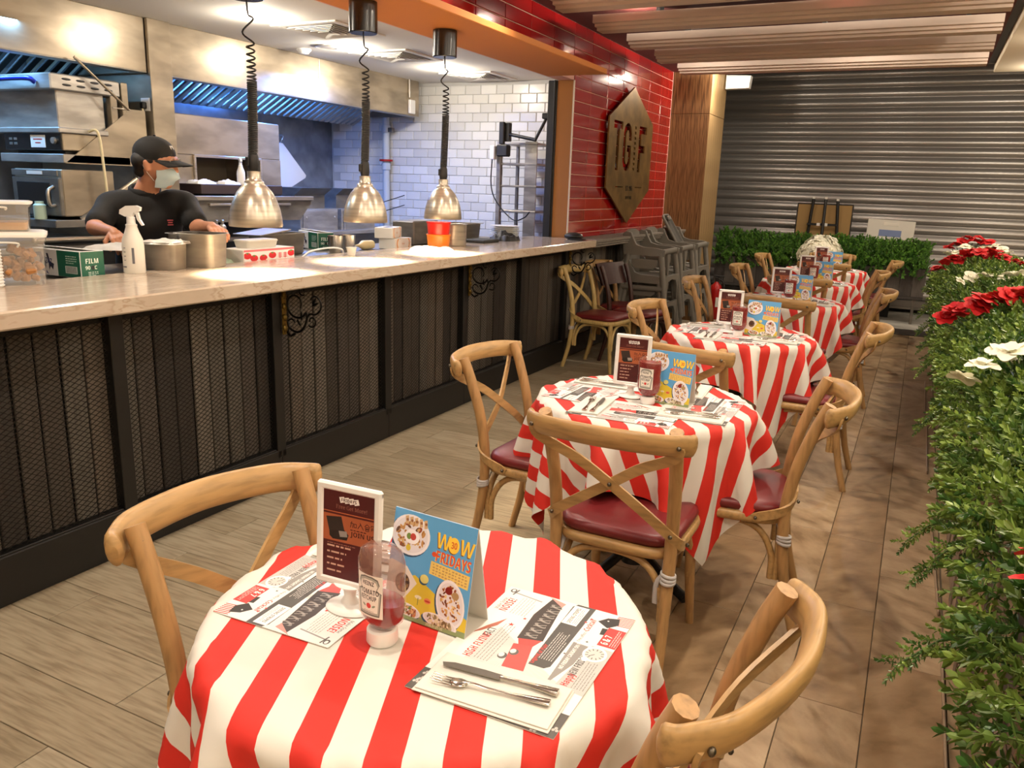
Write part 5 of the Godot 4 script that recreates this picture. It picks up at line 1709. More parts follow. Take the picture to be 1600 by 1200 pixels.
func menu_print() -> void:
	var W := 360
	var H := 560
	var im := picture(W, H, hexc("4c1518"))
	for k in 4:
		fill_poly(im, PackedVector2Array([Vector2(112 + 34 * k, 36), Vector2(146 + 34 * k, 28), Vector2(156 + 34 * k, 62), Vector2(122 + 34 * k, 72)]), hexc("efece8"))
	write(im, "FRIDAYS", Vector2(128, 60), 20, hexc("3a1012"), 1.0)
	write(im, "Free Get More!", Vector2(90, 108), 24, hexc("9a6a5a"), 0.95, 0.0, false, true)
	im.fill_rect(Rect2i(0, 132, W, 6), hexc("b5643c"))
	im.fill_rect(Rect2i(0, 150, W, 172), hexc("a65a38"))
	fill_poly(im, PackedVector2Array([Vector2(20, 172), Vector2(130, 158), Vector2(152, 240), Vector2(44, 262)]), hexc("2e2422"))
	fill_poly(im, PackedVector2Array([Vector2(44, 262), Vector2(152, 240), Vector2(184, 268), Vector2(172, 304), Vector2(70, 310), Vector2(46, 292)]), hexc("1d1817"))
	fill_poly(im, PackedVector2Array([Vector2(112, 252), Vector2(170, 246), Vector2(176, 282), Vector2(122, 290)]), hexc("8f8a86"))
	# four characters drawn by their strokes
	var c := hexc("3a1210")
	for s in [[0, 6, 4, 22, 4], [8, 4, 4, 34, 0], [0, 6, 20, 4, 0]]:
		pass
	var ch := [
		[[194, 184, 216, 184], [206, 172, 196, 212], [216, 184, 212, 212], [222, 186, 238, 186], [222, 186, 222, 210], [238, 186, 238, 210], [222, 208, 238, 208]],
		[[264, 172, 272, 190], [270, 178, 248, 212], [270, 184, 288, 212]],
		[[314, 172, 296, 188], [314, 172, 334, 188], [302, 190, 328, 190], [302, 190, 302, 200], [328, 190, 328, 200], [302, 200, 328, 200], [304, 204, 326, 204], [304, 204, 304, 214], [326, 204, 326, 214], [304, 214, 326, 214]],
		[[342, 176, 360, 176], [342, 176, 342, 186], [346, 190, 360, 190], [346, 190, 346, 208], [346, 199, 360, 199]]]
	for g in ch:
		for s in g:
			fill_line(im, Vector2(s[0], s[1]), Vector2(s[2], s[3]), 4.5, c)
	lines(im, Vector2(196, 226), 160, 1, 10, 6, c)
	write(im, "JOIN US", Vector2(196, 270), 30, c, 1.05)
	for k in 5:
		lines(im, Vector2(30, 350 + 40 * k), [250.0, 200.0, 160.0, 190.0, 150.0][k], 1, 12, 11, hexc("c9a592"))
	lines(im, Vector2(30, 336), 290, 1, 10, 5, hexc("9a6a5a"))
	for k in 4:
		fill_line(im, Vector2(250, 540 - 30 * k), Vector2(360, 430 - 40 * k), 10, hexc("3c1013"))
	printed("menu_front", im, 0.3)


func ketchup_print() -> void:
	var W := 300
	var H := 400
	var im := picture(W, H, hexc("8a8d86"))
	var keystone := func(k: float) -> PackedVector2Array:
		var p := PackedVector2Array()
		for q in [[-0.4, -0.3], [-0.34, -0.42], [-0.14, -0.47], [0.14, -0.47], [0.34, -0.42], [0.4, -0.3], [0.3, -0.16], [0.46, -0.1], [0.38, 0.46], [-0.38, 0.46], [-0.46, -0.1], [-0.3, -0.16]]:
			p.append(Vector2(150 + q[0] * 300 * k, 200 + q[1] * 400 * k))
		return p
	im.fill(hexc("e9e5da"))
	fill_poly(im, keystone.call(1.0), hexc("63665f"))
	fill_poly(im, keystone.call(0.93), hexc("a9aba2"))
	fill_poly(im, keystone.call(0.82), hexc("ece9e0"))
	write(im, "HEINZ", Vector2(80, 100), 40, hexc("26241f"), 0.82)
	write(im, "TOMATO", Vector2(52, 184), 48, hexc("26241f"), 0.76)
	write(im, "KETCHUP", Vector2(56, 240), 44, hexc("26241f"), 0.68)
	fill_oval(im, Vector2(150, 292), Vector2(26, 25), hexc("d0403a"))
	fill_oval(im, Vector2(96, 292), Vector2(20, 10), hexc("8d9a84"), 0.5)
	fill_oval(im, Vector2(204, 292), Vector2(20, 10), hexc("8d9a84"), -0.5)
	lines(im, Vector2(90, 340), 120, 2, 12, 5, hexc("8a8880"))
	printed("ketchup_label", im, 0.4)


func make_table(i: int, at: Vector3) -> void:
	var ord: String = ["nearest table", "second table", "third table", "fourth table", "fifth table", "sixth and farthest table"][i]
	var t := thing("round_table", "round table with a black pedestal base, the " + ord + " from the camera", "table", at)
	obj("tabletop", Mb.new().lathe(PackedVector2Array([Vector2(0, 0.715), Vector2(0.385, 0.708), Vector2(0.39, 0.712), Vector2(0.39, 0.736), Vector2(0.385, 0.74), Vector2(0, 0.74)]), 40), M.dark_brown, t)
	obj("column", Mb.new().lathe(PackedVector2Array([Vector2(0.05, 0.06), Vector2(0.036, 0.1), Vector2(0.036, 0.68), Vector2(0.1, 0.708)]), 18), M.black, t)
	for k in 4:
		var d := Vector3(cos(TAU * k / 4 + 0.5), 0, sin(TAU * k / 4 + 0.5))
		obj("foot", Mb.new().tube(curve([d * 0.03 + Vector3(0, 0.13, 0), d * 0.14 + Vector3(0, 0.075, 0), d * 0.3 + Vector3(0, 0.02, 0)], 10), 0.022, 8, Vector3.UP, Vector2(1, 0.8)), M.black, t)
	var ang: float = [23.3, 38.0, 29.0, 30.0, 27.0, 32.0][i]
	one("tablecloth", cloth_mesh, M.cloth, "red and white striped cloth over the " + ord + " from the camera", "tablecloth", at + Vector3(0, TOP, 0), deg_to_rad(ang - 33.0), "striped tablecloths")
	var names := ["right", "left", "near", "far"]
	var sets: Array = [[0, 1], [0, 1, 2, 3], [0, 1, 2, 3], [0, 1, 2], [0, 1], [0, 1]][i]
	for k in sets:
		var turn: float = [PI / 2, -PI / 2, 0.0, PI][k]
		if k == 2:
			turn = 0.0
		var b := Basis(Vector3.UP, turn)
		var wob := 0.04 * sin(i * 3.0 + k * 2.0)
		var c := at + b * Vector3(0.0, TOP + 0.0015, 0.225) + Vector3(0, 0, [0.02, 0.0, 0.0, 0.0][k])
		setting_at(c, turn + wob, "%s side of the %s" % [names[k], ord], i > 2)
	# things in the middle
	var mo: Vector2 = [Vector2(-0.136, 0.06), Vector2(-0.058, 0.01), Vector2(-0.07, 0.02), Vector2(-0.05, 0.02), Vector2(-0.02, 0.02), Vector2(-0.06, 0.02)][i]
	var to: Vector2 = [Vector2(0.018, 0.0), Vector2(0.095, 0.0), Vector2(0.12, 0.0), Vector2(0.09, 0.0), Vector2(0.12, 0.0), Vector2(0.07, 0.0)][i]
	var ko: Vector2 = [Vector2(-0.018, 0.12), Vector2(0.03, 0.065), Vector2(0.0, 0.09), Vector2(0.03, 0.08), Vector2(0.05, 0.08), Vector2(0.0, 0.08)][i]
	menu_stand(at + Vector3(mo.x, TOP + 0.003, mo.y), "white framed maroon menu stand in the middle of the " + ord)
	tent_card(at + Vector3(to.x, TOP + 0.002, to.y), "blue and yellow folded tent card with food photos on the " + ord)
	ketchup(at + Vector3(ko.x, TOP + 0.002, ko.y), "upside-down clear squeeze bottle of ketchup on the " + ord, i == 0)


var proto := {}


func place(key: String, build: Callable, label: String, at: Vector3, turn: float) -> Node3D:
	if proto.has(key):
		return dup(proto[key], label, at, turn)
	var o: Node3D = build.call(label)
	o.position = at
	o.rotation.y = turn
	proto[key] = o
	return o


func setting_at(c: Vector3, turn: float, where: String, far: bool) -> void:
	var b := Basis(Vector3.UP, turn)
	place("mat", func(l):
		var t := thing("placemat", l, "placemat", Vector3.ZERO, 0.0, "printed paper placemats")
		obj("sheet", Mb.new().box(Vector3(0, 0.0006, 0), Vector3(0.385, 0.0012, 0.265), 0.0), M.paper, t)
		var mb := Mb.new()
		mb.quad(Vector3(-0.1925, 0.0016, 0.1325), Vector3(0.1925, 0.0016, 0.1325), Vector3(0.1925, 0.0016, -0.1325), Vector3(-0.1925, 0.0016, -0.1325))
		obj("print", mb, M.placemat, t)
		return t, "printed grey and red paper placemat on the " + where, c, turn)
	var n := c + b * Vector3(-0.135, 0.0022, 0.0)
	place("napkin", func(l):
		var t := thing("napkin", l, "napkin", Vector3.ZERO, 0.0, "folded white napkins")
		obj("lower_fold", Mb.new().box(Vector3(0, 0.001, 0), Vector3(0.115, 0.002, 0.238), 0.0008), M.paper, t)
		obj("upper_fold", Mb.new().box(Vector3(0.002, 0.0042, 0.0), Vector3(0.109, 0.0022, 0.232), 0.0008, Basis(Vector3(0, 0, 1), 0.012)), M.paper, t)
		return t, "folded white paper napkin on the placemat, " + where, n, turn + 0.04)
	place("fork", fork, "steel table fork lying on the napkin, " + where, n + b * Vector3(-0.012, 0.0062, 0.0), turn + 0.16)
	place("knife", knife, "steel table knife lying on the napkin, " + where, n + b * Vector3(0.024, 0.0062, 0.0), turn + 0.1)


func fork(l: String) -> Node3D:
	var t := thing("fork", l, "fork", Vector3.ZERO, 0.0, "table forks")
	var hp := curve([Vector3(0, 0.004, 0.1), Vector3(0, 0.004, 0.05), Vector3(0, 0.005, 0.0), Vector3(0, 0.008, -0.03), Vector3(0, 0.006, -0.045)], 20)
	var hr := PackedFloat32Array()
	for p in hp:
		hr.append(0.0035 + 0.006 * smoothstep(0.02, 0.1, p.z) + 0.003 * smoothstep(-0.035, -0.045, p.z))
	obj("handle", Mb.new().tube(hp, hr, 8, Vector3.UP, Vector2(1, 0.32)), M.cutlery, t)
	obj("bowl", Mb.new().ball(Vector3(0, 0.004, -0.053), Vector3(0.0125, 0.0025, 0.016), 12), M.cutlery, t)
	for k in 4:
		var x := -0.0095 + 0.0063 * k
		obj("tine", Mb.new().tube(curve([Vector3(x, 0.0035, -0.055), Vector3(x, 0.003, -0.075), Vector3(x * 0.95, 0.0075, -0.1)], 8), PackedFloat32Array([0.0022, 0.0021, 0.002, 0.0019, 0.0018, 0.0016, 0.0014, 0.0012, 0.001]), 6, Vector3.UP, Vector2(1, 0.6)), M.cutlery, t)
	return t


func knife(l: String) -> Node3D:
	var t := thing("knife", l, "knife", Vector3.ZERO, 0.0, "table knives")
	var hp := curve([Vector3(0, 0.004, 0.1), Vector3(0, 0.005, 0.05), Vector3(0, 0.005, 0.0)], 12)
	var hr := PackedFloat32Array()
	for p in hp:
		hr.append(0.005 + 0.005 * smoothstep(0.04, 0.1, p.z))
	obj("handle", Mb.new().tube(hp, hr, 8, Vector3.UP, Vector2(1, 0.45)), M.cutlery, t)
	obj("blade", Mb.new().prism(PackedVector2Array([Vector2(-0.007, -0.002), Vector2(0.007, -0.002), Vector2(0.009, 0.03), Vector2(0.008, 0.085), Vector2(0.002, 0.105), Vector2(-0.006, 0.1), Vector2(-0.007, 0.03)]), 0.0016, Transform3D(Basis(Vector3(1, 0, 0), Vector3(0, 0, -1), Vector3(0, 1, 0)), Vector3(0, 0.004, 0))), M.steel_dull, t)
	return t


func menu_stand(at: Vector3, label: String) -> void:
	place("menu", func(l):
		var t := thing("menu_stand", l, "menu stand", Vector3.ZERO, 0.0, "menu stands")
		obj("base", Mb.new().lathe(PackedVector2Array([Vector2(0, 0), Vector2(0.042, 0), Vector2(0.046, 0.003), Vector2(0.043, 0.007), Vector2(0.018, 0.014), Vector2(0.011, 0.026), Vector2(0.012, 0.04), Vector2(0.03, 0.052), Vector2(0.0, 0.056)]), 28, Vector3.ZERO, 40, Basis.from_scale(Vector3(1.1, 1, 0.8))), M.white_plastic, t)
		var lean := Basis(Vector3(1, 0, 0), -0.06)
		var o := Vector3(0, 0.148, 0)
		var fr := Mb.new()
		fr.box(o + lean * Vector3(-0.0635, 0, 0), Vector3(0.016, 0.2, 0.013), 0.004, lean)
		fr.box(o + lean * Vector3(0.0635, 0, 0), Vector3(0.016, 0.2, 0.013), 0.004, lean)
		fr.box(o + lean * Vector3(0, 0.093, 0), Vector3(0.143, 0.016, 0.013), 0.004, lean)
		fr.box(o + lean * Vector3(0, -0.093, 0), Vector3(0.143, 0.016, 0.013), 0.004, lean)
		obj("frame", fr, M.white_plastic, t)
		obj("backing", Mb.new().box(o, Vector3(0.115, 0.172, 0.005), 0.0, lean), M.white_plastic, t)
		decal("menu_sheet", 0.112, 0.172, M.menu_front, t, Transform3D(lean, o + lean * Vector3(0, 0, 0.003)))
		return t, label, at, 0.05)


func tent_card(at: Vector3, label: String) -> void:
	place("tent", func(l):
		var t := thing("tent_card", l, "tent card", Vector3.ZERO, 0.0, "tent cards")
		var h := 0.2
		var d := 0.04
		for s in [1.0, -1.0]:
			var q := Basis(Vector3(1, 0, 0), -atan2(d, h) * s)
			var o := Vector3(0, h / 2, d / 2 * s)
			obj("panel", Mb.new().box(o, Vector3(0.185, sqrt(h * h + d * d), 0.001), 0.0, q), M.paper, t)
			decal("print", 0.185, sqrt(h * h + d * d), M.tent_front, t, Transform3D(q * Basis(Vector3.UP, 0.0 if s > 0 else PI), o + q * Vector3(0, 0, 0.0007 * s)))
		obj("floor_flap", Mb.new().box(Vector3(0, 0.0008, 0), Vector3(0.185, 0.0012, d * 2), 0.0), M.paper, t)
		return t, label, at, -0.06)


func ketchup(at: Vector3, label: String, low: bool) -> void:
	place("ketchup" + str(low), func(l):
		var t := thing("ketchup_bottle", l, "ketchup bottle", Vector3.ZERO, 0.0, "ketchup bottles")
		obj("cap", Mb.new().lathe(PackedVector2Array([Vector2(0, 0), Vector2(0.026, 0), Vector2(0.0285, 0.004), Vector2(0.0275, 0.026), Vector2(0.024, 0.029), Vector2(0, 0.029)]), 28), M.white_plastic, t)
		var flat := Basis.from_scale(Vector3(1.16, 1.02, 0.8))
		var prof := [[0.016, 0.029], [0.026, 0.034], [0.037, 0.048], [0.041, 0.065], [0.041, 0.1], [0.0395, 0.115], [0.041, 0.13], [0.041, 0.155], [0.036, 0.172], [0.026, 0.18], [0.0, 0.182]]
		var a := PackedVector2Array()
		var f := PackedVector2Array([Vector2(0, 0.031)])
		var lim := 0.082 if low else 0.16
		for p in prof:
			a.append(Vector2(p[0], p[1]))
			if p[1] < lim:
				f.append(Vector2(maxf(0.0, p[0] - 0.0025), p[1] + 0.001))
		f.append(Vector2(0.0385, lim))
		f.append(Vector2(0.0, lim - 0.004))
		obj("bottle", Mb.new().lathe(a, 32, Vector3.ZERO, 60.0, flat), M.clear_bottle, t)
		obj("sauce", Mb.new().lathe(f, 32, Vector3.ZERO, 60.0, flat), M.ketchup_red, t)
		if low:
			var sm := PackedVector2Array()
			for p in prof:
				if p[1] > 0.075:
					sm.append(Vector2(maxf(0.0, p[0] - 0.0012), p[1] - 0.001))
			obj("residue", Mb.new().lathe(sm, 32, Vector3.ZERO, 60.0, flat), M.residue, t)
		# label wrapped on the front
		var rows := []
		var uvs := []
		for j in 2:
			var r := []
			var u := []
			for i in 9:
				var g := lerpf(-0.6, 0.6, i / 8.0)
				r.append(flat * Vector3(sin(g) * 0.0424, 0.062 + 0.078 * j, cos(g) * 0.0424) + Vector3(0, 0, 0.0004))
				u.append(Vector2(i / 8.0, 1.0 - j))
			rows.append(r)
			uvs.append(u)
		obj("paper_label", Mb.new().sheet(rows, uvs), M.ketchup_label, t)
		return t, label, at, -0.12)


func dining() -> void:
	placemat_print()
	tent_print()
	menu_print()
	ketchup_print()
	cloth_mesh = drape(1.27, 43, 90)
	var spots := [Vector3(-0.741, 0, -1.166), Vector3(-0.88, 0, -2.965), Vector3(-0.865, 0, -4.763), Vector3(-0.87, 0, -6.57), Vector3(-0.9, 0, -8.15), Vector3(-0.9, 0, -9.72)]
	for i in 6:
		make_table(i, spots[i])
	var ord := ["nearest table", "second table", "third table", "fourth table", "fifth table", "farthest table"]
	var ch := make_chair("dining_chair", "honey cross-back chair, bar side of the nearest table", M.honey, M.honey_rail)
	ch.position = Vector3(-0.985, 0, -1.15)
	ch.rotation.y = deg_to_rad(82)
	ch.set_meta("group", "cross-back chairs at the tables")
	var bk := ", back to the camera"
	var rows := [
		[-0.455, -1.22, -100, "planter side of the nearest table"],
		[-1.26, -2.92, 88, "bar side of the second table"], [-0.76, -2.5, 180, "near side of the second table" + bk], [-0.51, -2.96, -83, "planter side of the second table"],
		[-1.14, -4.78, 86, "bar side of the third table"], [-0.84, -3.86, 166, "near side of the third table" + bk], [-0.46, -4.67, -90, "planter side of the third table"],
		[-1.27, -6.5, 90, "bar side of the fourth table"], [-0.72, -5.97, 163, "near side of the fourth table" + bk], [-0.49, -6.62, -86, "planter side of the fourth table"],
		[-1.22, -8.05, 88, "bar side of the fifth table"], [-0.85, -7.55, 176, "near side of the fifth table" + bk], [-0.6, -8.35, -85, "planter side of the fifth table"],
		[-1.29, -9.76, 88, "bar side of the farthest table"], [-0.85, -9.35, 178, "near side of the farthest table" + bk], [-0.52, -9.9, -88, "planter side of the farthest table"], [-0.92, -10.3, 0, "far side of the farthest table, facing the camera"]]
	for r in rows:
		var yaw := deg_to_rad(r[2])
		dup(ch, "honey cross-back chair, " + r[3], Vector3(r[0], 0, r[1]), yaw)


# ---------------------------------------------------------------- planters
func leaf_into(mb: Mb, at: Vector3, b: Basis, l: float, w: float) -> void:   # a small folded oval leaf along b.z
	var s := b * Vector3(0, 0, 0)
	var q := [Vector3(0, 0, 0), Vector3(w * 0.5, 0.12 * w, l * 0.4), Vector3(w * 0.42, 0.1 * w, l * 0.72), Vector3(0, -0.02 * l, l), Vector3(-w * 0.42, 0.1 * w, l * 0.72), Vector3(-w * 0.5, 0.12 * w, l * 0.4)]
	var p := PackedVector3Array()
	for v in q:
		p.append(at + s + b * v)
	mb.tri(p[0], p[1], p[3])
	mb.tri(p[1], p[2], p[3])
	mb.tri(p[0], p[3], p[5])
	mb.tri(p[5], p[3], p[4])


func sprig(sd: int, n: int, length: float, l: float, w: float) -> ArrayMesh:   # a stem along +y with pairs of leaves and a tuft on top
	var g := RandomNumberGenerator.new()
	g.seed = sd
	var mb := Mb.new()
	mb.tube(PackedVector3Array([Vector3.ZERO, Vector3(0.003, length * 0.5, 0), Vector3(0, length, 0.003)]), PackedFloat32Array([0.0016, 0.0013, 0.0008]), 4)
	for i in n:
		var y := length * (0.12 + 0.88 * i / (n - 1.0))
		var a := i * 2.4 + g.randf()
		var tilt := lerpf(0.25, 1.15, i / (n - 1.0)) + g.randf_range(-0.2, 0.2)
		var b := Basis(Vector3.UP, a) * Basis(Vector3(1, 0, 0), -tilt) * Basis(Vector3(0, 0, 1), g.randf_range(-0.5, 0.5))
		leaf_into(mb, Vector3(0, y, 0), b, l * g.randf_range(0.75, 1.15), w * g.randf_range(0.8, 1.1))
	return mb.mesh()


var sprigs: Array[ArrayMesh] = []


func foliage(parent: Node, called: String, places: Array, m: Material, light: Color, dark: Color) -> void:
	for v in 2:
		var some := []
		var cols := []
		for i in places.size():
			if i % 2 == v:
				some.append(places[i])
				cols.append(dark.lerp(light, rng.randf()) * rng.randf_range(0.75, 1.15))
		scatter(called, sprigs[v], m, parent, some, cols)


func mound(n: int, x0: float, x1: float, z0: float, z1: float, y0: float, h: float, along_x: bool) -> Array:   # places of sprigs over a long rounded heap
	var out := []
	var nz := FastNoiseLite.new()
	nz.seed = 5
	nz.frequency = 1.6
	for i in n:
		var x := rng.randf_range(x0, x1)
		var z := rng.randf_range(z0, z1)
		var u: float = (x - (x0 + x1) / 2) / ((x1 - x0) / 2) if not along_x else (z - (z0 + z1) / 2) / ((z1 - z0) / 2)
		var bump := 1.0 + 0.28 * nz.get_noise_2d(x, z)
		var top := y0 + h * bump * sqrt(maxf(0.0, 1.0 - u * u * 0.92))
		var y := lerpf(top, y0 - 0.05, pow(rng.randf(), 2.6)) - 0.05
		var nrm: Vector3 = Vector3(u * 0.9, 0.75, rng.randf_range(-0.5, 0.5)) if not along_x else Vector3(rng.randf_range(-0.5, 0.5), 0.75, u * 0.9)
		nrm = (nrm + Vector3(rng.randf_range(-0.4, 0.4), rng.randf_range(-0.25, 0.3), rng.randf_range(-0.4, 0.4))).normalized()
		var sd := nrm.cross(Vector3(rng.randf() - 0.5, rng.randf() - 0.5, rng.randf() - 0.5)).normalized()
		var s := rng.randf_range(0.8, 1.25)
		out.append(Transform3D(Basis(sd, nrm, sd.cross(nrm)) * s, Vector3(x, y, z)))
	return out


func bloom(sd: int, petals: int, r: float, w: float) -> ArrayMesh:
	var g := RandomNumberGenerator.new()
	g.seed = sd
	var mb := Mb.new()
	for ring in 2:
		var n := petals if ring == 0 else maxi(3, petals - 2)
		for i in n:
			var a := TAU * (i + 0.5 * ring) / n + g.randf_range(-0.15, 0.15)
			var lift := lerpf(0.25, 0.8, ring) + g.randf_range(-0.12, 0.12)
			var b := Basis(Vector3.UP, a) * Basis(Vector3(1, 0, 0), -lift)
			var rr := r * (1.0 if ring == 0 else 0.68)
			var rows := []
			for k in 5:
				var t := k / 4.0
				var hw := w * rr * pow(sin(PI * (0.08 + 0.84 * t)), 0.75) * 0.5
				var row := []
				for e in 3:
					row.append(b * Vector3((e - 1) * hw, 0.1 * rr * sin(PI * t) - 0.16 * rr * t * t + (0.05 * rr if e != 1 else 0.0), t * rr))
				rows.append(row)
			mb.sheet(rows)
	return mb.mesh()


func flower_row(label: String, colour: Material, mesh: ArrayMesh, heart: Material, z: float, xs: Array, scale: float) -> void:
	var t := thing("artificial_flowers", label, "flowers", Vector3(0.5, 0.72, z))
	var st := Mb.new()
	for i in xs.size():
		var p: Vector3 = Vector3(xs[i][0] - 0.5, xs[i][1] - 0.72, xs[i][2])
		var o := obj("flower", mesh, colour, t)
		o.position = p + Vector3(0, 0.03, 0)
		o.basis = Basis.from_euler(Vector3(rng.randf_range(-0.2, 0.75), rng.randf() * TAU, rng.randf_range(-0.5, 0.5))).scaled(Vector3.ONE * scale * rng.randf_range(0.85, 1.15))
		st.tube(PackedVector3Array([Vector3(p.x * 0.6, 0.0, p.z * 0.6), p * 0.7 + Vector3(0, 0.02, 0), p]), 0.004, 5)
	obj("stems", st, heart, t)


func row_spots(n: int, x0: float, x1: float, y_side: float, y_mid: float, depth: float) -> Array:
	var out := []
	for i in n:
		var u := (i + 0.5) / n * 2 - 1 + rng.randf_range(-0.08, 0.08)
		out.append([lerpf(x0, x1, (u + 1) / 2), lerpf(y_side, y_mid, 1 - u * u) + rng.randf_range(-0.025, 0.025), rng.randf_range(-depth, depth)])
	return out


func planters() -> void:
	sprigs = [sprig(3, 17, 0.09, 0.028, 0.0145), sprig(8, 15, 0.08, 0.026, 0.015)]
	var green := mk("leaf_green", "ffffff", 0.32)
	green.vertex_color_use_as_albedo = true
	green.backlight_enabled = true
	green.backlight = Color(0.35, 0.4, 0.2)
	var stem := mk("stem_green", "3b5a26", 0.6)
	var red := mk("petal_red", "c4141a", 0.6)
	red.backlight_enabled = true
	red.backlight = Color(0.35, 0.1, 0.08)
	var white := mk("petal_white", "f1eeda", 0.65)
	white.backlight_enabled = true
	white.backlight = Color(0.4, 0.4, 0.34)
	mk("soil", "241a12", 0.95)
	var fine: Texture2D = M.fine_tex
	for q in [["cladding_0", "7c6a58"], ["cladding_1", "9c8468"], ["cladding_2", "4a423c"], ["cladding_3", "8a745c"]]:
		grain(mk(q[0], q[1], 0.6), fine, Vector3(9, 0.7, 9), true)
	mk("edge_strip", "8f7c66", 0.4)
	var ord := ["nearest the camera", "second from the camera", "third from the camera", "fourth from the camera", "fifth from the camera", "farthest along the aisle"]
	var light := Color(0.26, 0.37, 0.07)
	var dark := Color(0.035, 0.10, 0.02)
	for i in 6:
		var z0 := -0.9 - 1.58 * i
		var z1 := z0 - 1.56
		var t := thing("planter_box", "long wooden planter of green foliage beside the aisle, " + ord[i], "planter", Vector3(0.64, 0, (z0 + z1) / 2))
		var hl := (z0 - z1) / 2
		obj("box", Mb.new().box(Vector3(0.01, 0.4, 0), Vector3(0.66, 0.68, hl * 2 - 0.02), 0.0), M.charcoal, t)
		var k := 0
		var z := hl
		var ws := [0.17, 0.09, 0.21, 0.06, 0.15, 0.12]
		while z > -hl + 0.03:
			var w := minf(ws[(k + i * 2) % 6], z + hl)
			piece("plank", Mb.new().box(Vector3.ZERO, Vector3(0.016, 0.69, w - 0.003), 0.002).mesh(), M["cladding_%d" % ((k * 3 + i) % 4)], t, Vector3(-0.335 - 0.006 * (k % 2), 0.4, z - w / 2))
			z -= w
			k += 1
		obj("end_board", Mb.new().box(Vector3(0.01, 0.4, hl - 0.006), Vector3(0.67, 0.69, 0.014), 0.002).box(Vector3(0.01, 0.4, -hl + 0.006), Vector3(0.67, 0.69, 0.014), 0.002), M.cladding_0, t)
		obj("back_board", Mb.new().box(Vector3(0.345, 0.4, 0), Vector3(0.016, 0.69, hl * 2), 0.002), M.cladding_1, t)
		obj("batten", Mb.new().box(Vector3(-0.357, 0.5, 0.25), Vector3(0.014, 0.022, 0.75), 0.002), M.edge_strip, t)
		obj("feet", Mb.new().box(Vector3(0.02, 0.03, hl - 0.12), Vector3(0.5, 0.06, 0.08), 0.003).box(Vector3(0.02, 0.03, -hl + 0.12), Vector3(0.5, 0.06, 0.08), 0.003), M.black, t)
		obj("soil", Mb.new().box(Vector3(0, 0.735, 0), Vector3(0.64, 0.03, hl * 2 - 0.03), 0.0), M.soil, t)
		var near := i < 2
		var pl := mound(2000 if i < 3 else 1200, -0.33, 0.46, -hl, hl, 0.73, 0.26, false)
		for e in (110 if i < 3 else 80):   # leaves that hang over the aisle side
			var y := 0.78 - 0.2 * pow(rng.randf(), 1.5)
			var nrm := Vector3(-1.0, rng.randf_range(-0.5, 0.4), rng.randf_range(-0.5, 0.5)).normalized()
			var sd := nrm.cross(Vector3(0.1, 0.3, 1)).normalized()
			pl.append(Transform3D(Basis(sd, nrm, sd.cross(nrm)) * rng.randf_range(0.8, 1.2), Vector3(-0.345 - rng.randf_range(0, 0.05), y, rng.randf_range(-hl, hl))))
		foliage(t, "foliage", pl, green, light, dark)
		# stems that trail out over the aisle, leaves in pairs
		var tr := Mb.new()
		var lm := []
		for s in [3, 4, 3, 3, 2, 2][i]:
			var zz: float = hl - hl * 2 * (s + 0.5 + rng.randf_range(-0.2, 0.2)) / [3, 4, 3, 3, 2, 2][i]
			var reach := rng.randf_range(0.1, 0.2)
			var y0 := rng.randf_range(0.6, 0.74)
			var cv := curve([Vector3(-0.33, y0, zz), Vector3(-0.36 - reach * 0.5, y0 + 0.02, zz + 0.02), Vector3(-0.36 - reach, y0 - 0.07, zz + 0.03)], 14)
			tr.tube(cv, 0.0022, 5)
			for e in range(2, cv.size()):
				for q in 2:
					var nrm := ((cv[e] - cv[e - 1]).normalized() * 0.6 + Vector3(0, -0.5 + 0.9 * q, rng.randf_range(-0.8, 0.8))).normalized()
					var sd := nrm.cross(Vector3(0.2, 0.4, 0.9)).normalized()
					lm.append(Transform3D(Basis(sd, nrm, sd.cross(nrm)) * 0.5, cv[e]))
		obj("trailing_stems", tr, stem, t)
		foliage(t, "trailing_leaves", lm, green, light, dark)
	# thin edge strips lying on the floor along the planters
	for i in 4:
		one("edge_strip", Mb.new().box(Vector3(0, 0.012, 0), Vector3(0.008, 0.02, 1.15), 0.003), M.edge_strip, ["thin pale edging strip on the floor by the nearest planter", "thin pale edging strip on the floor by the second planter", "thin pale edging strip on the floor by the third planter", "thin pale edging strip on the floor by the fourth planter"][i], "edging", Vector3([0.268, 0.25, 0.225, 0.215][i], 0.0, [-2.35, -3.8, -5.6, -7.1][i]), [0.0, 0.02, 0.0, 0.0][i])
	var br := bloom(5, 6, 0.06, 1.0)
	var bw := bloom(9, 5, 0.055, 1.05)
	flower_row("red artificial flowers in the planter nearest the camera", red, br, stem, -1.62, row_spots(14, 0.24, 0.9, 0.84, 1.0, 0.07), 1.1)
	flower_row("white artificial flowers across the second planter", white, bw, stem, -3.42, row_spots(16, 0.2, 0.95, 0.86, 1.02, 0.08), 1.15)
	flower_row("red artificial flowers across the third planter, in a bright arc", red, br, stem, -5.1, row_spots(34, 0.16, 0.98, 0.84, 1.03, 0.08), 1.15)
	flower_row("white artificial flowers across the fourth planter", white, bw, stem, -6.75, row_spots(15, 0.3, 1.0, 0.93, 1.02, 0.09), 0.9)
	flower_row("red artificial flowers in an arc across the fifth planter", red, br, stem, -8.6, row_spots(34, 0.14, 1.0, 0.86, 1.05, 0.08), 1.1)
	flower_row("white artificial flowers near the far end of the planters", white, bw, stem, -9.55, row_spots(15, 0.26, 0.95, 0.95, 1.07, 0.07), 0.95)
	flower_row("red artificial flowers topping the far end of the planters", red, br, stem, -10.15, row_spots(15, 0.3, 0.75, 1.02, 1.12, 0.06), 1.0)
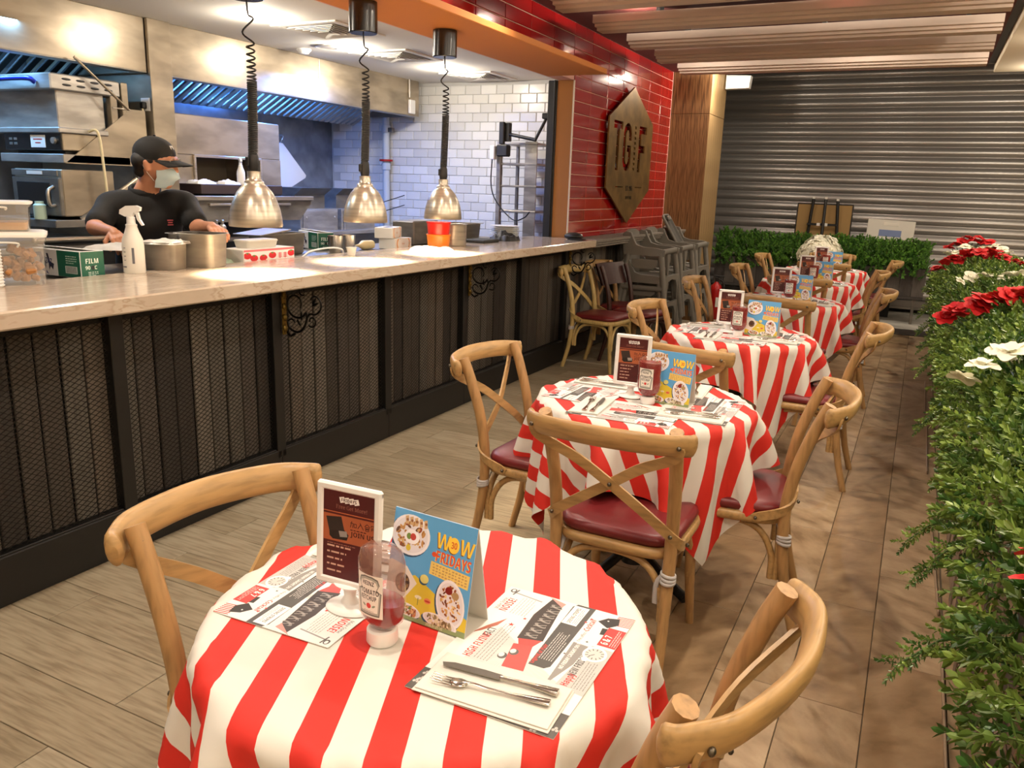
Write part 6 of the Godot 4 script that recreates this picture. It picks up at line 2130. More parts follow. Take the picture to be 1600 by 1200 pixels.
	# hedge planter along the shutter
	for i in 2:
		var x0: float = [-2.5, -1.02][i]
		var x1: float = [-1.08, 0.14][i]
		var t := thing("hedge_planter", ["dark wooden trough of boxwood left of the easel, before the shutter", "dark wooden trough of boxwood right of the white bouquet, before the shutter"][i], "planter", Vector3((x0 + x1) / 2, 0, -11.45))
		var hw := (x1 - x0) / 2
		obj("trough", Mb.new().box(Vector3(0, 0.53, 0), Vector3(hw * 2, 0.36, 0.3), 0.004), M.slat_grey_3, t)
		var n := int(hw * 2 / 0.14)
		for k in n:
			piece("plank", Mb.new().box(Vector3.ZERO, Vector3(hw * 2 / n - 0.004, 0.35, 0.014), 0.002).mesh(), M["slat_grey_%d" % [3, 1, 3, 5][k % 4]], t, Vector3(-hw + hw * 2 * (k + 0.5) / n, 0.53, 0.155))
		obj("bottom_rail", Mb.new().box(Vector3(0, 0.335, 0.15), Vector3(hw * 2, 0.035, 0.03), 0.003), M.slat_grey_3, t)
		for s in [-1.0, 1.0]:
			for e in [-0.1, 0.12]:
				obj("leg", Mb.new().box(Vector3(s * (hw - 0.1), 0.165, e), Vector3(0.035, 0.33, 0.035), 0.003), M.steel_dull, t)
		var pl := mound(1500, -hw, hw, -0.24, 0.24, 0.68, 0.34, true)
		foliage(t, "foliage", pl, green, Color(0.16, 0.36, 0.05), Color(0.03, 0.11, 0.015))
	# white bouquet on a black stand
	var t := thing("bouquet", "big round bouquet of white hydrangeas on a black stand before the shutter", "bouquet", Vector3(-1.1, 0, -10.98))
	obj("stand", Mb.new().box(Vector3(0, 0.36, 0), Vector3(0.34, 0.72, 0.24), 0.01), M.black, t)
	var petal := bloom(13, 4, 0.045, 1.15)
	var pl := []
	for i in 420:
		var a := rng.randf() * TAU
		var e := acos(rng.randf_range(-0.15, 1.0))
		var d := Vector3(sin(e) * cos(a), cos(e), sin(e) * sin(a))
		var lump := 1.0 + 0.12 * sin(a * 4.0) * sin(e * 3.0)
		pl.append(Transform3D(Basis(d.cross(Vector3(0.3, 0.2, 0.9)).normalized(), d, d.cross(Vector3(0.3, 0.2, 0.9)).normalized().cross(d)).orthonormalized(), Vector3(0, 0.82, 0) + d * Vector3(0.25, 0.24, 0.2) * lump * rng.randf_range(0.86, 1.0)))
	scatter("petals", petal, white, t, pl)
	obj("heart", Mb.new().ball(Vector3(0, 0.82, 0), Vector3(0.21, 0.2, 0.16), 14), stem, t)


# ---------------------------------------------------------------- high chairs, sign, easel and the rest
func high_chair(label: String, at: Vector3, turn: float) -> Node3D:
	return place("high_chair", func(l):
		var t := thing("high_chair", l, "high chair", Vector3.ZERO, 0.0, "stacked grey high chairs")
		for s in [-1.0, 1.0]:
			var x: float = 0.245 * s
			for e in [-1.0, 1.0]:
				var c := curve([Vector3(x * 1.16, 0.0, 0.27 * e), Vector3(x * 1.05, 0.4, 0.21 * e), Vector3(x * 0.97, 0.7, 0.165 * e)], 10)
				obj("leg", Mb.new().tube(c, 0.03, 10, Vector3(1, 0, 0), Vector2(1.0, 0.75)), M.high_grey, t)
			obj("side_bar", Mb.new().tube(PackedVector3Array([Vector3(x * 1.1, 0.34, 0.21), Vector3(x * 1.1, 0.34, -0.21)]), 0.026, 8, Vector3.UP, Vector2(0.6, 1.0)), M.high_grey, t)
			var arm := PackedVector2Array([Vector2(0.2, 0.66), Vector2(0.21, 0.72), Vector2(0.12, 0.735), Vector2(-0.02, 0.74), Vector2(-0.09, 0.76), Vector2(-0.125, 0.82), Vector2(-0.15, 0.875), Vector2(-0.2, 0.885), Vector2(-0.235, 0.86), Vector2(-0.21, 0.66)])
			obj("arm", Mb.new().prism(arm, 0.04, Transform3D(Basis(Vector3(0, 0, 1), Vector3(0, 1, 0), Vector3(-1, 0, 0)), Vector3(x * 0.98 + 0.02, 0, 0)), true), M.high_grey, t)
			obj("side_panel", Mb.new().prism(PackedVector2Array([Vector2(-0.13, 0.62), Vector2(0.13, 0.62), Vector2(0.13, 0.56), Vector2(0.09, 0.53), Vector2(-0.09, 0.53), Vector2(-0.13, 0.56)]), 0.02, Transform3D(Basis(Vector3(0, 0, 1), Vector3(0, 1, 0), Vector3(-1, 0, 0)), Vector3(x * 0.95 + 0.01, 0, 0)), true), M.high_grey, t)
		var arch := PackedVector2Array([Vector2(-0.27, 0.2), Vector2(-0.25, 0.46), Vector2(0.25, 0.46), Vector2(0.27, 0.2), Vector2(0.225, 0.2), Vector2(0.2, 0.34), Vector2(0.14, 0.405), Vector2(0.0, 0.42), Vector2(-0.14, 0.405), Vector2(-0.2, 0.34), Vector2(-0.225, 0.2)])
		for e in [-1.0, 1.0]:
			obj("arch_panel", Mb.new().prism(arch, 0.025, Transform3D(Basis(), Vector3(0, 0, 0.215 * e - 0.0125)), true), M.high_grey, t)
		obj("seat", loft(Mb.new(), [[0.2, 0.17, 0.42, 0.05], [0.21, 0.18, 0.45, 0.06], [0.2, 0.17, 0.455, 0.06]], 5), M.high_grey, t)
		obj("backrest", Mb.new().prism(PackedVector2Array([Vector2(-0.22, 0.45), Vector2(0.22, 0.45), Vector2(0.235, 0.78), Vector2(0.19, 0.87), Vector2(0.08, 0.9), Vector2(-0.08, 0.9), Vector2(-0.19, 0.87), Vector2(-0.235, 0.78)]), 0.03, Transform3D(Basis(Vector3(1, 0, 0), -0.06), Vector3(0, 0, -0.19)), true), M.high_grey, t)
		obj("front_bar", Mb.new().tube(PackedVector3Array([Vector3(-0.235, 0.7, 0.18), Vector3(0.235, 0.7, 0.18)]), 0.028, 10, Vector3.UP, Vector2(0.8, 1.0)), M.high_grey, t)
		obj("crotch_post", Mb.new().prism(PackedVector2Array([Vector2(-0.06, 0.7), Vector2(0.06, 0.7), Vector2(0.03, 0.56), Vector2(0.02, 0.45), Vector2(-0.02, 0.45), Vector2(-0.03, 0.56)]), 0.02, Transform3D(Basis(), Vector3(0, 0, 0.16)), true), M.high_grey, t)
		obj("strap", Mb.new().tube(curve([Vector3(-0.18, 0.5, 0.05), Vector3(0, 0.49, 0.12), Vector3(0.18, 0.5, 0.05)], 10), 0.02, 6, Vector3.UP, Vector2(1.0, 0.12)), M.paper, t)
		return t, label, at, turn)


func plank_chair(label: String, at: Vector3, turn: float) -> void:
	var t := make_chair("plank_back_chair", label, M.dark_wood, M.dark_wood)
	for c in t.get_children():
		if String(c.name).begins_with("cross_brace") or String(c.name).begins_with("top_rail") or String(c.name).begins_with("bolts"):
			t.remove_child(c)
			c.free()
	var rows := []
	var back := []
	for j in 2:
		var r := []
		var q := []
		for i in 9:
			var u := i / 8.0 * 2 - 1
			var z := -0.26 - 0.08 * j - 0.03 * (1 - u * u)
			r.append(Vector3(u * 0.235, 0.7 + 0.19 * j, z))
			q.append(Vector3(u * 0.235, 0.7 + 0.19 * j, z - 0.018))
		rows.append(r)
		back.append(q)
	var mb := Mb.new().sheet(rows).sheet(back, [], true)
	mb.sheet([rows[1], back[1]]).sheet([back[0], rows[0]])
	obj("back_plank", mb, M.dark_wood, t)
	t.position = at
	t.rotation.y = turn


func extras() -> void:
	# spare chairs against the wainscot
	var y := make_chair("side_chair", "pale yellow cross-back chair against the wall at the end of the bar", M.yellow_wood, M.yellow_wood)
	y.position = Vector3(-2.4, 0, -6.62)
	y.rotation.y = deg_to_rad(82)
	plank_chair("dark brown plank-back chair beside the pale yellow chair", Vector3(-2.2, 0, -7.02), deg_to_rad(78))
	var h := make_chair("side_chair", "honey cross-back chair half hidden behind the dark plank-back chair", M.honey, M.honey_rail)
	h.position = Vector3(-2.42, 0, -7.28)
	h.rotation.y = deg_to_rad(84)
	# stacked high chairs
	var zz := [-7.95, -8.6, -9.25]
	var w := ["nearest the camera", "in the middle of the row", "beside the veneered pillar"]
	for i in 3:
		high_chair("grey plastic high chair, lower one of the stack " + w[i], Vector3(-2.4, 0, zz[i]), PI / 2)
		high_chair("grey plastic high chair, upper one of the stack " + w[i], Vector3(-2.4, 0.27, zz[i]), PI / 2)
	var tray := thing("high_chair_tray", "grey high chair tray standing tilted on top of the farthest stack", "tray", Vector3(-2.5, 1.1, -9.0), PI / 2)
	tray.rotation.z = 0.0
	obj("board", loft(Mb.new(), [[0.11, 0.2, 0.0, 0.05], [0.13, 0.22, 0.012, 0.06], [0.13, 0.22, 0.035, 0.06], [0.115, 0.205, 0.035, 0.05]], 6, false), M.high_grey, tray)
	obj("dish", loft(Mb.new(), [[0.115, 0.205, 0.034, 0.05], [0.1, 0.19, 0.014, 0.04]], 6, true, false), M.high_dark, tray)
	obj("latch", Mb.new().box(Vector3(0, 0.045, -0.16), Vector3(0.09, 0.03, 0.06), 0.01), M.high_grey, tray)
	tray.rotation = Vector3(0.0, 0.35, 0.0)
	tray.basis = Basis(Vector3.UP, PI / 2) * Basis(Vector3(1, 0, 0), 1.0)
	# fire extinguisher
	var fx := thing("fire_extinguisher", "red fire extinguisher on the floor beside the veneered pillar", "fire extinguisher", Vector3(-2.2, 0.0, -10.15))
	obj("cylinder", Mb.new().lathe(PackedVector2Array([Vector2(0, 0), Vector2(0.072, 0), Vector2(0.076, 0.01), Vector2(0.076, 0.37), Vector2(0.065, 0.42), Vector2(0.03, 0.45), Vector2(0.02, 0.47), Vector2(0, 0.47)]), 22), M.red_gloss, fx)
	obj("valve", Mb.new().box(Vector3(0, 0.5, 0), Vector3(0.04, 0.06, 0.04), 0.006).box(Vector3(0.03, 0.54, 0), Vector3(0.12, 0.016, 0.022), 0.004), M.black, fx)
	obj("hose", Mb.new().tube(curve([Vector3(0.03, 0.5, 0.0), Vector3(0.09, 0.46, 0.02), Vector3(0.1, 0.3, 0.03), Vector3(0.085, 0.15, 0.03)], 14), 0.011, 7), M.black, fx)
	obj("label", Mb.new().box(Vector3(0.05, 0.22, 0.056), Vector3(0.07, 0.12, 0.004), 0.001, Basis(Vector3.UP, 0.7)), M.paper, fx)
	sign_plate()
	# easel and posters in front of the shutter
	var e := thing("easel", "black easel seen from behind, with three leg tips and a crossbar", "easel", Vector3(-1.2, 0, -11.85))
	for k in 3:
		var a: Vector3 = [Vector3(-0.16, 1.52, 0), Vector3(0.0, 1.52, 0.03), Vector3(0.15, 1.5, 0)][k]
		var b: Vector3 = [Vector3(-0.26, 0.0, -0.04), Vector3(0.03, 0.0, 0.3), Vector3(0.27, 0.0, -0.04)][k]
		obj("leg", Mb.new().tube(PackedVector3Array([a, b]), 0.02, 6, Vector3(0, 0, 1), Vector2(1, 0.6)), M.black, e)
		obj("leg_tip", Mb.new().box(a + Vector3(0, 0.012, 0), Vector3(0.035, 0.03, 0.025), 0.003), M.paper, e)
	obj("crossbar", Mb.new().box(Vector3(-0.01, 1.18, 0.025), Vector3(0.4, 0.03, 0.016), 0.003), M.black, e)
	obj("clips", Mb.new().box(Vector3(-0.06, 1.18, 0.04), Vector3(0.045, 0.04, 0.012), 0.003).box(Vector3(0.035, 1.18, 0.04), Vector3(0.045, 0.04, 0.012), 0.003), M.white_plastic, e)
	var bd := thing("display_board", "brown backed display board with a thin black frame on the easel", "board", Vector3(-1.21, 1.15, -11.92))
	obj("board", Mb.new().box(Vector3(0, 0, 0), Vector3(0.7, 0.6, 0.016), 0.002), M.brown_board, bd)
	obj("frame", Mb.new().box(Vector3(0, 0.3, 0), Vector3(0.72, 0.016, 0.026), 0.002).box(Vector3(0, -0.3, 0), Vector3(0.72, 0.016, 0.026), 0.002).box(Vector3(-0.355, 0, 0), Vector3(0.016, 0.6, 0.026), 0.002).box(Vector3(0.355, 0, 0), Vector3(0.016, 0.6, 0.026), 0.002), M.black, bd)
	bd.rotation.x = -0.06
	var ps := thing("wrapped_poster", "white plastic wrapped poster panel with a blue block behind the hedge", "poster", Vector3(-0.39, 0.0, -11.78))
	obj("panel", Mb.new().box(Vector3(0, 0.86, 0), Vector3(0.57, 0.84, 0.02), 0.004), M.paper, ps)
	obj("blue_block", Mb.new().box(Vector3(0.0, 1.11, 0.011), Vector3(0.27, 0.085, 0.003), 0.001), M.poster_blue, ps)
	obj("white_blocks", Mb.new().box(Vector3(-0.07, 1.02, 0.011), Vector3(0.1, 0.07, 0.003), 0.001).box(Vector3(0.07, 1.02, 0.011), Vector3(0.1, 0.07, 0.003), 0.001), M.white_plastic, ps)
	obj("tape", Mb.new().box(Vector3(0.0, 1.23, 0.012), Vector3(0.18, 0.04, 0.003), 0.001), M.milky, ps)
	ps.rotation.z = -0.03
	obj("stand", Mb.new().box(Vector3(0, 0.22, -0.03), Vector3(0.3, 0.44, 0.03), 0.003), M.black, ps)
	# folded white bracket sign above the pillar
	var sg := thing("corner_sign", "small folded white sign fixed high beside the pillar", "sign", Vector3(-2.37, 2.79, -10.4))
	var mb := Mb.new()
	var p := [Vector3(0, 0.16, 0), Vector3(0.29, 0.15, -0.02), Vector3(0.29, 0.0, 0.05), Vector3(0, 0.0, 0.0)]
	mb.tri(p[3], p[2], p[0])
	mb.tri(p[0], p[2], p[1])
	for q in [[0, 1], [1, 2], [2, 3], [3, 0]]:
		var a: Vector3 = p[q[0]]
		var b: Vector3 = p[q[1]]
		var d := Vector3(0, 0, -0.12)
		mb.quad(b, a, a + d, b + d)
	mb.quad(p[0] + Vector3(0, 0, -0.12), p[3] + Vector3(0, 0, -0.12), p[2] + Vector3(0, 0, -0.12), p[1] + Vector3(0, 0, -0.12))
	obj("sign_panel", mb, M.white_plastic, sg)


func cut(pts: Array, cx: float, cy: float) -> PackedVector2Array:
	var out := PackedVector2Array()
	for q in pts:
		out.append(Vector2(cx + q[0], cy + q[1]))
	return out


func sign_plate() -> void:
	# plate coordinates: x runs along the wall away from the camera, y up; origin at the plate's middle
	var zc := -8.245
	var yc := 1.89
	var t := thing("wall_sign", "hexagonal bronze wall sign with cut-out letters on the red tiles", "sign", Vector3(-2.8, yc, zc), PI / 2)
	var c := CSGPolygon3D.new()
	c.name = "plate"
	c.polygon = PackedVector2Array([Vector2(0, 0.68), Vector2(-0.69, 0.345), Vector2(-0.69, -0.325), Vector2(0, -0.68), Vector2(0.69, -0.335), Vector2(0.69, 0.36)])
	c.depth = 0.016
	c.material_override = M.bronze
	var h := 0.235
	var lt := [
		cut([[-0.13, h], [0.13, h], [0.13, h - 0.075], [0.038, h - 0.075], [0.038, -h], [-0.038, -h], [-0.038, h - 0.075], [-0.13, h - 0.075]], -0.425, 0.085),
		cut([[-0.12, h - 0.1], [-0.085, h - 0.03], [-0.02, h], [0.03, h], [0.09, h - 0.03], [0.125, h - 0.1], [0.125, h - 0.165], [0.05, h - 0.165], [0.045, h - 0.1], [0.02, h - 0.07], [-0.015, h - 0.07], [-0.045, h - 0.1], [-0.045, -h + 0.1], [-0.015, -h + 0.07], [0.02, -h + 0.07], [0.05, -h + 0.1], [0.05, -0.045], [0.0, -0.045], [0.0, 0.02], [0.125, 0.02], [0.125, -h + 0.08], [0.09, -h + 0.03], [0.03, -h], [-0.02, -h], [-0.085, -h + 0.03], [-0.12, -h + 0.1]], -0.135, 0.085),
		cut([[-0.12, h], [0.13, h], [0.13, h - 0.075], [-0.045, h - 0.075], [-0.045, 0.04], [0.09, 0.04], [0.09, -0.035], [-0.045, -0.035], [-0.045, -h], [-0.12, -h]], 0.355, 0.085)]
	for k in 9:   # the column of small script that stands for the slim letter
		var yy := 0.29 - 0.052 * k
		lt.append(cut([[-0.03 - 0.006 * (k % 3), 0.016], [0.028 + 0.005 * (k % 2), 0.014], [0.02, 0.002], [0.034, -0.01], [-0.02, -0.013], [-0.012, 0.0]], 0.105, yy))
	for s in [-1.0, 1.0]:
		lt.append(cut([[-0.115, 0.004], [0.115, 0.004], [0.115, -0.004], [-0.115, -0.004]], 0.31 * s, -0.31))
	for poly in lt:
		var k := CSGPolygon3D.new()
		k.name = "letter_cut"
		k.operation = CSGShape3D.OPERATION_SUBTRACTION
		k.polygon = poly
		k.depth = 0.05
		k.position.z = 0.015
		c.add_child(k, true)
	t.add_child(c, true)
	# CSG pulls towards -z; bring the face forward
	c.position = Vector3(0, 0, 0.008)
	for q in [["EST. 1965", -0.335, 0.05, 0.72], ["NEW YORK", -0.43, 0.032, 0.8]]:
		var tm := letters(q[0], true, q[2] < 0.04, 0.06)
		var o := obj("lettering", tm, M.iron, t)
		o.position = Vector3(0, q[1] + 0.012, 0.0085)
		o.scale = Vector3(q[2] * q[3], q[2], 0.03)
	var pins := Mb.new()
	for q in [Vector2(-0.5, 0), Vector2(0.5, 0), Vector2(0, 0.5), Vector2(0, -0.5)]:
		pins.tube(PackedVector3Array([Vector3(q.x, q.y, -0.05), Vector3(q.x, q.y, -0.008)]), 0.012, 8)
	obj("standoffs", pins, M.iron, t)


# ---------------------------------------------------------------- the cook
# bones: [a, b, radius at a, radius at b]; the surface of their smooth union, one vertex per crossed cell
func blob(mb: Mb, bones: Array, cell: float, k := 0.02) -> void:
	var lo := Vector3.ONE * 1e9
	var hi := -lo
	for q in bones:
		var r: float = maxf(q[2], q[3]) + k + cell * 2
		for e in 2:
			lo = lo.min(q[e] - Vector3.ONE * r)
			hi = hi.max(q[e] + Vector3.ONE * r)
	var n := Vector3i(((hi - lo) / cell).ceil()) + Vector3i.ONE
	var f := PackedFloat32Array()
	f.resize(n.x * n.y * n.z)
	f.fill(1.0)
	for q in bones:
		var a: Vector3 = q[0]
		var b: Vector3 = q[1]
		var ra: float = q[2]
		var rb: float = q[3]
		var reach: float = maxf(ra, rb) + k + cell * 2
		var c0 := Vector3i(((a.min(b) - Vector3.ONE * reach - lo) / cell).floor()).max(Vector3i.ZERO)
		var c1 := Vector3i(((a.max(b) + Vector3.ONE * reach - lo) / cell).ceil()).min(n - Vector3i.ONE)
		var ab := b - a
		var l2 := maxf(ab.length_squared(), 1e-9)
		for z in range(c0.z, c1.z + 1):
			for y in range(c0.y, c1.y + 1):
				for x in range(c0.x, c1.x + 1):
					var p := lo + Vector3(x, y, z) * cell
					var t := clampf((p - a).dot(ab) / l2, 0.0, 1.0)
					var d := p.distance_to(a + ab * t) - lerpf(ra, rb, t)
					var i := (z * n.y + y) * n.x + x
					var o := f[i]
					var h := maxf(k - absf(o - d), 0.0) / k
					f[i] = minf(o, d) - h * h * k * 0.25
	var vid := {}
	var pts := PackedVector3Array()
	var sx := 1
	var sy := n.x
	var sz := n.x * n.y
	var off := [0, sx, sy, sx + sy, sz, sx + sz, sy + sz, sx + sy + sz]
	for z in n.z - 1:
		for y in n.y - 1:
			for x in n.x - 1:
				var i := (z * n.y + y) * n.x + x
				var neg := 0
				for e in 8:
					if f[i + off[e]] < 0.0:
						neg += 1
				if neg == 0 or neg == 8:
					continue
				var s := Vector3.ZERO
				var c := 0
				for e in 8:
					for ax in 3:
						if e & (1 << ax):
							continue
						var g: int = e | (1 << ax)
						var v0 := f[i + off[e]]
						var v1 := f[i + off[g]]
						if (v0 < 0.0) != (v1 < 0.0):
							var p0 := Vector3(e & 1, (e >> 1) & 1, (e >> 2) & 1)
							var p1 := Vector3(g & 1, (g >> 1) & 1, (g >> 2) & 1)
							s += p0.lerp(p1, v0 / (v0 - v1))
							c += 1
				vid[i] = pts.size()
				pts.append(lo + (Vector3(x, y, z) + s / c) * cell)
	mb.grp += 1
	var stp := [sx, sy, sz]
	for i in vid:
		for ax in 3:
			var u: int = stp[(ax + 1) % 3]
			var w: int = stp[(ax + 2) % 3]
			var j: int = i + stp[ax]
			if (f[i] < 0.0) == (f[j] < 0.0):
				continue
			if not (vid.has(i - u) and vid.has(i - w) and vid.has(i - u - w)):
				continue
			var q0: Vector3 = pts[vid[i - u - w]]
			var q1: Vector3 = pts[vid[i - w]]
			var q2: Vector3 = pts[vid[i]]
			var q3: Vector3 = pts[vid[i - u]]
			if f[i] < 0.0:
				mb.quad(q0, q1, q2, q3, mb.grp)
			else:
				mb.quad(q3, q2, q1, q0, mb.grp)


# a hand: palm from the wrist along dir, five bent fingers; nrm points out of the palm's back
func hand_bones(w: Vector3, dir: Vector3, back: Vector3, thumb_side: float, curl: float) -> Array:
	var d := dir.normalized()
	var up := (back - d * back.dot(d)).normalized()
	var sd := d.cross(up) * thumb_side
	var out := [[w, w + d * 0.035, 0.026, 0.022]]
	for i in 4:
		var s: float = 0.027 - 0.018 * i
		out.append([w + d * 0.02 + sd * s * 0.7, w + d * 0.082 + sd * s, 0.013, 0.011])
		var p := w + d * (0.084 - 0.004 * absf(i - 1.0)) + sd * s
		var ln: float = [0.036, 0.041, 0.038, 0.03][i]
		var a := curl * 0.5
		for seg in 3:
			var q: Vector3 = p + (d * cos(a) - up * sin(a)) * ln * [1.0, 0.7, 0.55][seg]
			out.append([p, q, 0.0095 - 0.0008 * seg, 0.0088 - 0.0008 * seg])
			p = q
			a += curl * [0.75, 0.6, 0.4][seg]
	var t0 := w + d * 0.025 + sd * 0.024
	var t1 := t0 + (d * 0.55 + sd * 0.7 - up * 0.35).normalized() * 0.042
	var t2 := t1 + (d * 0.85 + sd * 0.1 - up * 0.5).normalized() * 0.03
	var t3 := t2 + (d * 0.85 - sd * 0.25 - up * 0.5).normalized() * 0.024
	out.append([t0, t1, 0.013, 0.011])
	out.append([t1, t2, 0.0105, 0.0098])
	out.append([t2, t3, 0.0095, 0.0085])
	return out


func chef() -> void:
	var o := Vector3(-3.84, 0, -3.12)
	var t := thing("person", "cook in black shirt, black cap and pale face mask, leaning over the bar, looking sideways", "person", o)
	var P := func(x: float, y: float, z: float) -> Vector3: return Vector3(x, y, z) - o
	var head: Vector3 = P.call(-3.748, 1.595, -3.135)
	var neck: Vector3 = P.call(-3.865, 1.43, -3.135)
	var shR: Vector3 = P.call(-3.95, 1.375, -2.985)
	var shL: Vector3 = P.call(-3.70, 1.39, -3.27)
	var elR: Vector3 = P.call(-3.86, 1.27, -2.82)
	var elL: Vector3 = P.call(-3.52, 1.275, -3.19)
	var wrR: Vector3 = P.call(-3.61, 1.262, -2.73)
	var wrL: Vector3 = P.call(-3.28, 1.296, -3.06)
	var waist: Vector3 = P.call(-3.88, 1.03, -3.15)
	var hip: Vector3 = P.call(-3.92, 0.9, -3.17)
	var chest: Vector3 = P.call(-3.85, 1.27, -3.14)
	var across := (shL - shR).normalized()
	var F := Vector3(0.88, -0.1, -0.34).normalized()       # where the face looks
	var U := (Vector3.UP + Vector3(0.12, 0, 0)).normalized()
	U = (U - F * U.dot(F)).normalized()
	var S := F.cross(U)                                     # the cook's own right is -S ... the ear that shows is on +z
	var skin := Mb.new()
	blob(skin, [
		[neck, head - U * 0.06 - F * 0.02, 0.062, 0.056], [shR, shL, 0.05, 0.05], [shR + across * 0.06, chest - across * 0.06, 0.07, 0.09], [shL - across * 0.06, chest + across * 0.06, 0.07, 0.09],
		[chest, waist, 0.11, 0.12], [waist, hip, 0.12, 0.12], [shR, elR, 0.046, 0.038], [shL, elL, 0.046, 0.038],
		[elR, wrR, 0.04, 0.026], [elL, wrL, 0.04, 0.026],
		[hip - across * 0.09, P.call(-3.97, 0.48, -3.1), 0.08, 0.055], [hip + across * 0.09, P.call(-3.86, 0.48, -3.24), 0.08, 0.055],
		[P.call(-3.97, 0.48, -3.1), P.call(-4.0, 0.08, -3.1), 0.05, 0.04], [P.call(-3.86, 0.48, -3.24), P.call(-3.9, 0.08, -3.24), 0.05, 0.04],
		[P.call(-4.0, 0.06, -3.1), P.call(-3.84, 0.045, -3.05), 0.045, 0.035], [P.call(-3.9, 0.06, -3.24), P.call(-3.74, 0.045, -3.2), 0.045, 0.035]], 0.014, 0.03)
	blob(skin, [
		[head + U * 0.03 - F * 0.03, head + U * 0.035 + F * 0.02, 0.083, 0.083], [head - U * 0.03 + F * 0.03, head + U * 0.02 + F * 0.035, 0.06, 0.066], [head - U * 0.085 + F * 0.06, head - U * 0.06 + F * 0.05, 0.03, 0.04],
		[head - U * 0.06 - F * 0.02, head - U * 0.01, 0.055, 0.07], [head + U * 0.03 + F * 0.1, head - U * 0.012 + F * 0.112, 0.009, 0.014],
		[head + U * 0.042 + F * 0.092 + S * 0.03, head + U * 0.042 + F * 0.092 - S * 0.03, 0.014, 0.014],
		[head + S * 0.083 - F * 0.012 + U * 0.018, head + S * 0.083 - F * 0.006 - U * 0.018, 0.017, 0.012], [head - S * 0.083 - F * 0.012 + U * 0.018, head - S * 0.083 - F * 0.006 - U * 0.018, 0.017, 0.012]], 0.0045, 0.016)
	var dR: Vector3 = (P.call(-3.45, 1.2, -2.67) - wrR).normalized()
	var dL: Vector3 = (P.call(-3.14, 1.265, -2.99) - wrL).normalized()
	blob(skin, hand_bones(wrR, dR, Vector3(0.1, 0.9, 0.3), 1.0, 0.9), 0.0036, 0.006)
	blob(skin, hand_bones(wrL, dL, Vector3(0.1, 1, 0.1), -1.0, 0.5), 0.0036, 0.006)
	obj("body", skin, M.skin, t)
	var sh := Mb.new()
	blob(sh, [
		[neck - U * 0.03, chest, 0.085, 0.1], [shR, shL, 0.066, 0.066], [shR + across * 0.06, chest - across * 0.06, 0.085, 0.108], [shL - across * 0.06, chest + across * 0.06, 0.085, 0.108],
		[chest - across * 0.05, waist - across * 0.05, 0.115, 0.125], [chest + across * 0.05, waist + across * 0.05, 0.115, 0.125], [waist, hip, 0.15, 0.15],
		[shR, shR.lerp(elR, 0.78), 0.066, 0.066], [shL, shL.lerp(elL, 0.74), 0.066, 0.066]], 0.012, 0.03)
	obj("polo_shirt", sh, M.shirt, t)
	var col := Mb.new()
	var cr := PackedVector3Array()
	for i in 20:
		var a := TAU * i / 20
		cr.append(neck + Vector3(0.012, 0.012, 0) + across * cos(a) * 0.075 + across.cross(Vector3.UP) * sin(a) * 0.07 + Vector3(0, 0.022 - 0.02 * sin(a), 0))
	col.tube(cr, 0.02, 8, Vector3.UP, Vector2(0.5, 1.1), true)
	obj("collar", col, M.shirt, t)
	var em := Mb.new()
	var fr := -across.cross(Vector3.UP).normalized()
	if fr.x < 0:
		fr = -fr
	var ec := chest + across * 0.115 + fr * 0.118 + Vector3(0, 0.02, 0)
	for k in 3:
		em.box(ec + Vector3(0, 0.012 - 0.012 * k, 0), Vector3(0.03 - 0.006 * (k % 2), 0.007, 0.004), 0.001, Basis(across, Vector3.UP, across.cross(Vector3.UP)))
	obj("chest_emblem", em, M.emblem, t)
	var tr := Mb.new()
	blob(tr, [[hip - across * 0.06, hip + across * 0.06, 0.13, 0.13], [hip - across * 0.09, P.call(-3.97, 0.48, -3.1), 0.1, 0.075], [hip + across * 0.09, P.call(-3.86, 0.48, -3.24), 0.1, 0.075], [P.call(-3.97, 0.48, -3.1), P.call(-4.0, 0.1, -3.1), 0.07, 0.06], [P.call(-3.86, 0.48, -3.24), P.call(-3.9, 0.1, -3.24), 0.07, 0.06]], 0.016, 0.03)
	obj("trousers", tr, M.shirt, t)
	var sho := Mb.new()
	blob(sho, [[P.call(-4.01, 0.05, -3.1), P.call(-3.82, 0.04, -3.04), 0.055, 0.042], [P.call(-3.91, 0.05, -3.24), P.call(-3.72, 0.04, -3.19), 0.055, 0.042]], 0.014, 0.02)
	obj("shoes", sho, M.rubber, t)
	# cap
	var hb := Basis(S, U, -F)
	var cap := Mb.new()
	var prof := PackedVector2Array()
	for i in 9:
		var a := PI / 2 * i / 8.0
		prof.append(Vector2(cos(a), sin(a)))
	prof[8].x = 0.0
	cap.lathe(PackedVector2Array([Vector2(0.99, -0.3)]) + prof, 24, head + U * 0.062 - F * 0.012, 60.0, hb * Basis.from_scale(Vector3(0.094, 0.092, 0.114)))
	cap.ball(head + U * 0.156 - F * 0.012, Vector3(0.008, 0.005, 0.008), 8)
	obj("cap_crown", cap, M.shirt, t)
	var brim := []
	var brim2 := []
	for j in 6:
		var r := []
		var r2 := []
		for i in 11:
			var a := lerpf(-1.15, 1.15, i / 10.0)
			var e := j / 5.0
			var p := head + U * (0.048 - 0.03 * e + 0.012 * cos(a) * e - 0.022 * (1 - cos(a))) + F * (0.075 * cos(a) + 0.125 * e * pow(cos(a), 0.6) + 0.005) + S * sin(a) * (0.095 - 0.008 * e)
			r.append(p)
			r2.append(p - U * 0.005)
		brim.append(r)
		brim2.append(r2)
	obj("cap_brim", Mb.new().sheet(brim).sheet(brim2, [], true), M.shirt, t)
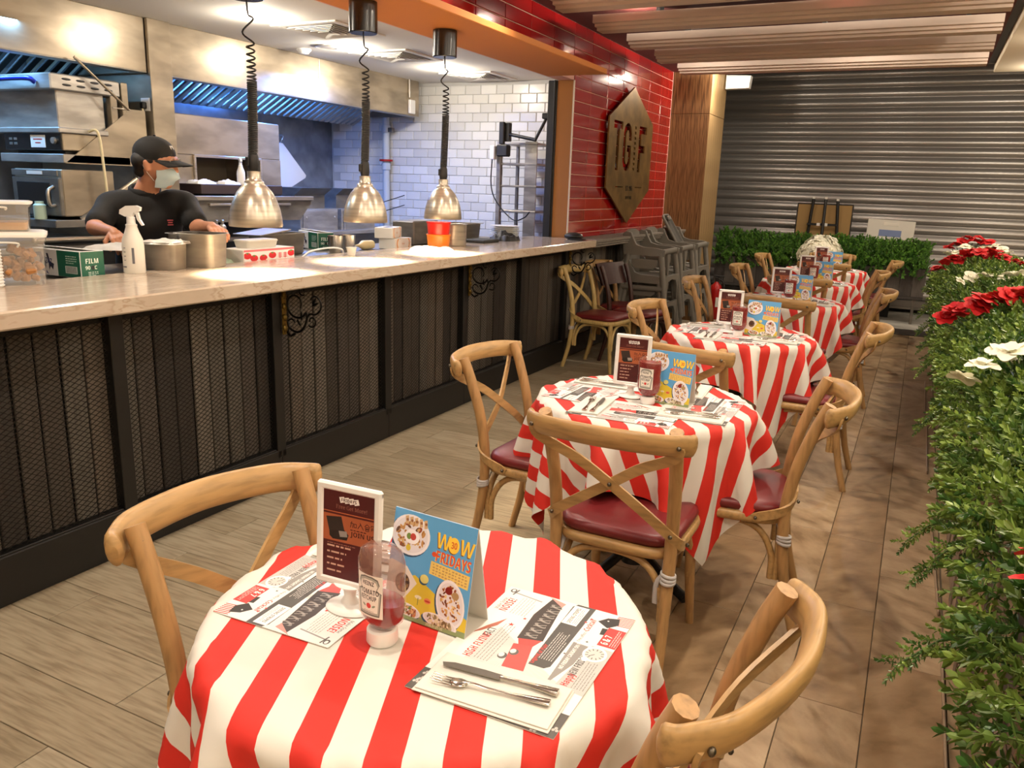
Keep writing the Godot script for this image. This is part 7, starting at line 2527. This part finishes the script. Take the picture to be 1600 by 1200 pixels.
	obj("cap_emblem", Mb.new().box(head + U * 0.105 + F * 0.085, Vector3(0.03, 0.022, 0.004), 0.001, hb * Basis(Vector3(1, 0, 0), 0.5)), M.paper, t)
	var hr := Mb.new()
	blob(hr, [[head - F * 0.06 + U * 0.02 + S * 0.05, head - F * 0.06 + U * 0.02 - S * 0.05, 0.05, 0.05], [head - F * 0.07 - U * 0.03 + S * 0.03, head - F * 0.07 - U * 0.03 - S * 0.03, 0.04, 0.04], [head + S * 0.074 + F * 0.015 + U * 0.03, head + S * 0.072 - F * 0.04 + U * 0.02, 0.016, 0.03], [head - S * 0.074 + F * 0.015 + U * 0.03, head - S * 0.072 - F * 0.04 + U * 0.02, 0.016, 0.03]], 0.006, 0.015)
	obj("hair", hr, M.hair, t)
	# mask with ear loops, glasses
	var mr := []
	for j in 8:
		var v := j / 7.0
		var r := []
		for i in 15:
			var a := lerpf(-1.2, 1.2, i / 14.0)
			var bulge := sin(PI * clampf(v * 0.92 + 0.06, 0, 1))
			var w := 0.064 + 0.012 * bulge
			var fwd := 0.068 + 0.058 * bulge * cos(a * 0.8) - (0.015 if v < 0.3 else 0.0) + 0.003 * sin(v * 18.0)
			r.append(head + U * lerpf(-0.11, 0.022 + 0.006 * cos(a * 2.0), v) + F * (fwd * cos(a) + 0.004) + S * sin(a) * w)
		mr.append(r)
	obj("face_mask", Mb.new().sheet(mr), M.mask_blue, t)
	var lp := Mb.new()
	for s in [-1.0, 1.0]:
		var e: Vector3 = head + S * s * 0.09 - F * 0.02
		lp.tube(curve([head + S * s * 0.07 + F * 0.035 + U * 0.012, head + S * s * 0.083 + F * 0.008 + U * 0.03, e + U * 0.03, e - U * 0.01, head + S * s * 0.075 + F * 0.03 - U * 0.075], 14), 0.0016, 5)
	obj("ear_loops", lp, M.paper, t)
	var gl := Mb.new()
	for s in [-1.0, 1.0]:
		var c := PackedVector3Array()
		for i in 16:
			var a := TAU * i / 16
			c.append(head + U * (0.036 + sin(a) * 0.017) + F * (0.112 - absf(cos(a)) * 0.004) + S * (s * 0.033 + cos(a) * 0.024))
		gl.tube(c, 0.0016, 5, Vector3.ZERO, Vector2.ONE, true)
		gl.tube(PackedVector3Array([head + U * 0.04 + F * 0.105 + S * s * 0.058, head + U * 0.036 + F * 0.02 + S * s * 0.083, head + U * 0.03 - F * 0.02 + S * s * 0.086]), 0.0016, 5)
	obj("glasses", gl, M.steel_bright, t)
